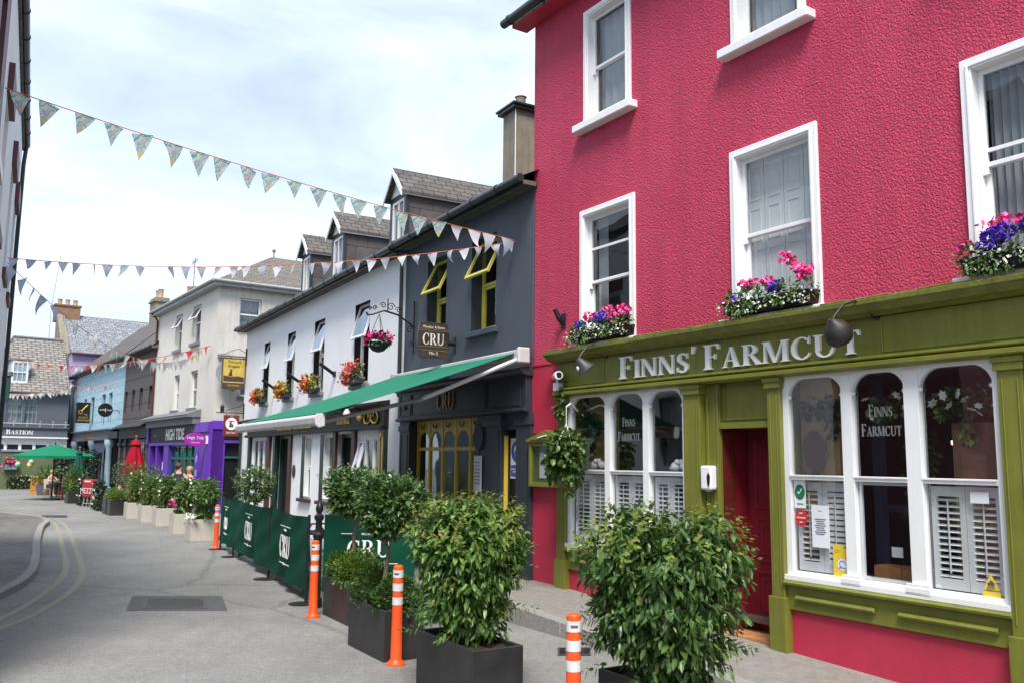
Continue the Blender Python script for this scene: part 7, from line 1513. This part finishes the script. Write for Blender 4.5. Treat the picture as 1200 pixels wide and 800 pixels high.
def std_body(seated, armR, armL, nose=(0,-1), head=(0,0)):
    hz = .52 if seated else .98
    j = dict(pelvis=(0,0,hz,.125,1.25), waist=(0,.0,hz+.17,.115,1.2), chest=(0,.0,hz+.36,.125,1.3), neckb=(0,.0,hz+.50,.062), neck=(head[0]*.5,head[1]*.5,hz+.57,.050), head=(head[0],head[1],hz+.70,.098), top=(head[0],head[1],hz+.765,.075))
    j['nose'] = (head[0]+nose[0]*.105, head[1]+nose[1]*.105, hz+.675, .018)
    ed = [('pelvis','waist'),('waist','chest'),('chest','neckb'),('neckb','neck'),('neck','head'),('head','top'),('head','nose')]
    for s, k, arm in ((1,'L',armL), (-1,'R',armR)):
        j['sh'+k] = (s*.17,0,hz+.46,.058); j['el'+k] = (*arm[0],.041); j['wr'+k] = (*arm[1],.029); ed += [('neckb','sh'+k),('sh'+k,'el'+k),('el'+k,'wr'+k)]
        d = Vector(arm[1])-Vector(arm[0]); sd = d.cross(Vector((0,0,1))); sd = sd if sd.length > .01 else Vector((0,1,0)); fingers(j, ed, 'wr'+k, d, sd, k)
        if seated: pts = ((s*.10,-.05,hz-.02,.085),(s*.12,-.45,hz-.02,.062),(s*.13,-.42,.10,.042),(s*.13,-.56,.05,.034))
        else: pts = ((s*.09,0,hz-.06,.088),(s*.10,-.02,.50,.06),(s*.10,.02,.09,.042),(s*.11,-.14,.045,.036))
        j['hip'+k], j['kn'+k], j['an'+k], j['to'+k] = pts; ed += [('pelvis','hip'+k),('hip'+k,'kn'+k),('kn'+k,'an'+k),('an'+k,'to'+k)]
    return j, ed
torso = [('pelvis','waist'),('waist','chest'),('chest','neckb')]; legs = [('pelvis','hipL'),('hipL','knL'),('knL','anL'),('pelvis','hipR'),('hipR','knR'),('knR','anR')]; sl = [('neckb','shL'),('neckb','shR')]; thigh = [('pelvis','hipL'),('hipL','knL'),('pelvis','hipR'),('hipR','knR')]
j, e = std_body(True, ((-.24,-.12,.78),(-.16,-.36,.80)), ((.24,-.14,.78),(.12,-.36,.86)), head=(0,-.04))
body('person', 'seated person in a grey sleeveless top with long fair hair at the far table', j, e, (-23.35,45.3,0), R(62), [('top','greytop',torso,.014),('shorts','navycloth',thigh,.012)], ('hairb', [(-.09,0,-.06,.08),(-.09,0,-.16,.07),(-.08,.03,-.24,.055)]))
t = thing('chair', 'pale chair under the seated person', 'chair', (-23.35,45.3,0), R(62)); MB().box(-.22,.22,-.25,.2,.37,.41).build('seat', 'wood', t, bevel=.01); MB().hexa([(-.22,.17,.41),(.22,.17,.41),(.22,.2,.41),(-.22,.2,.41)], [(-.22,.26,.85),(.22,.26,.85),(.22,.29,.85),(-.22,.29,.85)]).build('backrest', 'creamcloth', t)
for x in (-.2,.2):
    for y in (-.23,.18): MB().tube([(x,y,0),(x,y,.37)], .018, 6).build('leg', 'wood', t)
t = thing('coat', 'cream coat hung over the back of the pale chair', 'coat', (-23.35,45.3,0), R(62)); mb = MB(); V = []
for i in range(9):
    for jn in range(7): u, v = i/8, jn/6; V.append((-.25+.5*u, .30+.03*math.sin(u*9)+.04*v*v, .88-.62*v))
mb.add(V, [(i*7+k, i*7+k+1, (i+1)*7+k+1, (i+1)*7+k) for i in range(8) for k in range(6)]); mb.build('cloth', 'creamcloth', t, smooth=True)
t = thing('terrace_table', 'round dark table in front of the seated person', 'table', (-22.85,44.95,0)); MB().lathe([(.02,.70),(.36,.70),(.36,.73),(.02,.73)], (0,0,0), 18).build('table_top', 'charpaint', t); MB().lathe([(.22,0),(.22,.02),(.03,.05),(.03,.7)], (0,0,0), 12).build('pedestal', 'blackmetal', t)
j, e = std_body(False, ((-.27,-.02,1.20),(-.22,-.2,1.02)), ((.28,-.05,1.2),(.2,-.26,1.05)), nose=(.5,-.85))
for q in list(j): v = j[q]; j[q] = (v[0]*.95, v[1]*.95, v[2]*.98, *v[3:])
body('person', 'standing person with tied fair hair in a black sleeveless top by the purple shop', j, e, (-10.62,29.4,0), R(-25), [('top','blackcloth',torso,.012),('trousers','blackcloth',legs,.012)], ('hairb', [(-.10,0,.02,.06),(-.12,0,-.05,.045)]))
j, e = std_body(False, ((-.28,.0,1.2),(-.25,-.2,1.0)), ((.28,.0,1.2),(.25,-.2,1.0)), nose=(.9,-.3), head=(0,-.02))
for q in list(j): v = j[q]; j[q] = (v[0], v[1], v[2]*1.04, *v[3:])
body('person', 'standing person with dark hair in a navy short sleeved top by the purple shop', j, e, (-11.15,29.9,0), R(10), [('top','navycloth',torso+sl,.014),('trousers','blackcloth',legs,.012)], ('haird', [(-.03,0,.06,.075)]))

# ================================================================== BUNTING
def bunting(label, P0, P1, sag, n, mats, size, seed, group=None, cordm='cord', cr=.006, tw=.3):
    P0, P1 = Vector(P0), Vector(P1); r = random.Random(seed); t = thing('bunting', label, 'bunting', P0, 0, group)
    def at_(u): q = (P1-P0)*u; return Vector((q.x, q.y, q.z-sag*4*u*(1-u)))
    MB().tube([at_(i/40) for i in range(41)], cr, 5).build('cord', cordm, t)
    dirv = (P1-P0); dirv.z = 0; yaw = math.atan2(dirv.y, dirv.x); cache = {}
    for k in range(n):
        u = (k+.5)/n; m = mats(u, k) if callable(mats) else mats; v = r.randrange(6)
        if (m, v) not in cache:
            w, h = size; me = MB(); V = []; nn = 6
            for i in range(nn+1):
                f = i/nn
                for s in (-1, 0, 1): V.append((s*w/2*(1-f)*.999+(v-2.5)*.05*w*f*f, h*(.14*math.sin(f*3+v*2)*(f+.2)+((.10*abs(s) if v % 2 else -.07*s)*(1-f))+(v-2.5)*.09*f*f), -h*f*(1-.03*v)))
            me.add(V, [(i*3+q, i*3+q+1, (i+1)*3+q+1, (i+1)*3+q) for i in range(nn) for q in (0, 1)])
            o = me.build('pennant', m, t, smooth=True); cache[(m, v)] = o
        else: o = cache[(m, v)].copy(); C.objects.link(o); o.parent = t
        u += r.uniform(-.12,.12)/n; o.location = at_(u)-Vector((0,0,.004)); sl_ = math.atan2((at_(u+.01)-at_(u-.01)).z, (at_(u+.01)-at_(u-.01)).xy.length)
        o.rotation_euler = (r.gauss(0,.2), -sl_+r.gauss(0,.05), yaw+r.gauss(0,tw)); q = r.uniform(.88,1.12); o.scale = (q, 1, q*r.uniform(.92,1.08))
A0 = FL.w(-8.19,-.02,6.34); A1 = FC.w(-.56,-.02,5.77)
bunting('long string of teal and yellow patterned pennants across the sky, ending in plain white ones', A0, A1, .10, 22, lambda u, k: 'bunting' if u < .80 else 'buntwhite', (.25,.33), 1)
B0 = FL.w(-3.06,-.02,5.33)
def _bm(u, k): return 'buntbacklit' if u < .42 else 'buntwhite'
bunting('level string of plain white pennants, toned grey blue for backlight, crossing to the charcoal wall', B0, FC.w(-.50,-.02,5.74), .28, 33, _bm, (.165,.215), 2, tw=.55)
def far(px, py, Y): q = ray(px, py); return Vector((q.x/q.y*Y, Y, EYE+q.z/q.y*Y))
bunting('string of pale pennants sagging from the left corner down to the cream building', FL.w(-2.9,-.02,5.28), far(238,410,33.6), 1.0, 36, lambda u, k: 'buntbacklit' if u < .14 else ('buntyellow' if .9 < u < .95 else 'buntgrey'), (.26,.34), 3)
bunting('far string of red and orange pennants running across the terrace roofs', far(14,421,50), far(247,405,33.2), .55, 34, lambda u, k: ['buntgrey','buntred','buntgrey','buntorange','buntgrey'][k % 5], (.34,.36), 4, cr=.014)
bunting('string of white pennants hanging below the eaves of the slate grey restaurant', far(3,460,51), far(84,455,54.5), .15, 16, 'buntgrey', (.32,.36), 5, cr=.012)
bunting('string of mixed pennants crossing the pale blue upper wall', far(82,449,52), far(139,448,44.5), .25, 15, lambda u, k: ['buntgrey','bunting','buntgrey','buntorange'][k % 4], (.34,.34), 6, cr=.012)

# ================================================================== OPPOSITE SIDE, behind the camera (seen only in the shop glass)
t = thing('opposite_building', 'plain pale pink building across the street, seen only as a reflection in the shop glass', 'building', (-7.2,-3.5,0), R(208.4-90))
mb = MB(); hs = [(-5+3*i,-3.7+3*i,3.8,4.8) for i in range(4)]+[(-4.5,5.5,.6,2.9)]; holed(mb, -6, 7, 0, 5.2, hs, .2); reveals(mb, hs, .25); shell(mb, -6, 7, 0, 5.2, 6); mb.build('wall', mat('pale_pink_render', (.55,.38,.38), .7), t); mb = MB()
for a, b, c, d in hs: plate(mb, a, b, c, d, .2)
mb.build('pane', 'darkroom', t); mb = MB(); mb.quad((-6,-.2,5.2),(7,-.2,5.2),(7,3,6.4),(-6,3,6.4)); mb.build('roof', 'slate', t); mb = MB(); mb.box(-4.7,5.7,-.15,0,3.0,3.5); mb.build('fascia', 'tealsign', t)

t = thing('side_street_building', 'pale rendered house across the side street, outside the picture, mirrored in the pub windows', 'building', (-15.5,20,0), math.atan2(12, -7)); mb = MB(); hs = [(1.2+2.6*i, 2.3+2.6*i, z, z+1.7) for i in range(5) for z in (1.0, 4.2)]; holed(mb, 0, 13.9, -.1, 7.5, hs, .2); mb.v = [(x, y, z) for x, y, z in mb.v]; reveals(mb, hs, .2)
shell(mb, 0, 13.9, -.1, 7.5, 6); mb.build('wall', 'bluegrey', t); mb = MB()
for a, b, c, d in hs: plate(mb, a, b, c, d, .18)
mb.build('pane', 'darkroom', t); mb = MB(); mb.quad((0,-.2,7.5),(13.9,-.2,7.5),(13.9,3,9.5),(0,3,9.5)); mb.quad((0,6,7.5),(0,3,9.5),(13.9,3,9.5),(13.9,6,7.5)); mb.build('roof', 'slate', t)
# ================================================================== SKY, SUN, CAMERA
w = bpy.data.worlds.new('World'); S.world = w; w.use_nodes = True; nt = w.node_tree; N, L = nt.nodes, nt.links
SUN_EL, SUN_AZ = R(57), R(180)               # azimuth clockwise from +Y (the view direction)
bg = N['Background']; sky = N.new('ShaderNodeTexSky'); sky.sky_type = 'NISHITA'; sky.sun_disc = False; sky.sun_elevation = SUN_EL; sky.sun_rotation = SUN_AZ; sky.air_density = 1.0; sky.dust_density = .8
tc = N.new('ShaderNodeTexCoord'); mp = N.new('ShaderNodeMapping'); mp.inputs['Scale'].default_value = (1.0, 1.0, 2.6); mp.inputs['Location'].default_value = (.35, .1, .2); L.new(tc.outputs['Generated'], mp.inputs['Vector'])
n1 = N.new('ShaderNodeTexNoise'); n1.inputs['Scale'].default_value = 2.1; n1.inputs['Detail'].default_value = 9; n1.inputs['Roughness'].default_value = .52; n1.inputs['Distortion'].default_value = .35; L.new(mp.outputs[0], n1.inputs['Vector'])
rp = N.new('ShaderNodeValToRGB'); rp.color_ramp.elements[0].position = .38; rp.color_ramp.elements[0].color = (.30,.30,.30,1); rp.color_ramp.elements[1].position = .60; rp.color_ramp.elements[1].color = (.95,.95,.95,1); L.new(n1.outputs['Fac'], rp.inputs['Fac'])
mx = N.new('ShaderNodeMix'); mx.data_type = 'RGBA'; L.new(rp.outputs['Color'], mx.inputs[0]); L.new(sky.outputs[0], mx.inputs[6]); mx.inputs[7].default_value = (5.9, 6.7, 7.7, 1)
L.new(mx.outputs[2], bg.inputs['Color']); bg.inputs['Strength'].default_value = .096
sl_ = bpy.data.lights.new('sun', 'SUN'); sl_.energy = 3.1; sl_.angle = R(20); sl_.color = (1, .95, .88); so = bpy.data.objects.new('sun', sl_); C.objects.link(so)
d = Vector((math.sin(SUN_AZ)*math.cos(SUN_EL), math.cos(SUN_AZ)*math.cos(SUN_EL), math.sin(SUN_EL))); so.rotation_euler = (-d).to_track_quat('-Z', 'Y').to_euler()
cam = bpy.data.cameras.new('camera'); co = bpy.data.objects.new('camera', cam); C.objects.link(co); co.location = (0, 0, EYE)
cam.sensor_width = 36; cam.lens = FOC/1200*36; cam.clip_end = 1000; cam.clip_start = .05
fwd = Vector((0, _cp, _sp)); up0 = Vector((0, -_sp, _cp)); rt0 = Vector((1, 0, 0)); rt = rt0*_cr-up0*_sr; up = rt0*_sr+up0*_cr
# ray(): x_cam = X*cr+Y*sr ; y_cam = -X*sr+Y*cr  ->  image right axis = (cr,-sr), image up axis = (sr,cr)
co.matrix_world = Matrix.Translation(co.location) @ Matrix((rt, up, -fwd)).transposed().to_4x4()
S.camera = co
S.view_settings.view_transform = 'Standard'; S.view_settings.look = 'None'; S.view_settings.gamma = 1; S.view_settings.exposure = .92
S.cycles.max_bounces = 7; S.cycles.transparent_max_bounces = 14; S.cycles.caustics_reflective = False; S.cycles.caustics_refractive = False
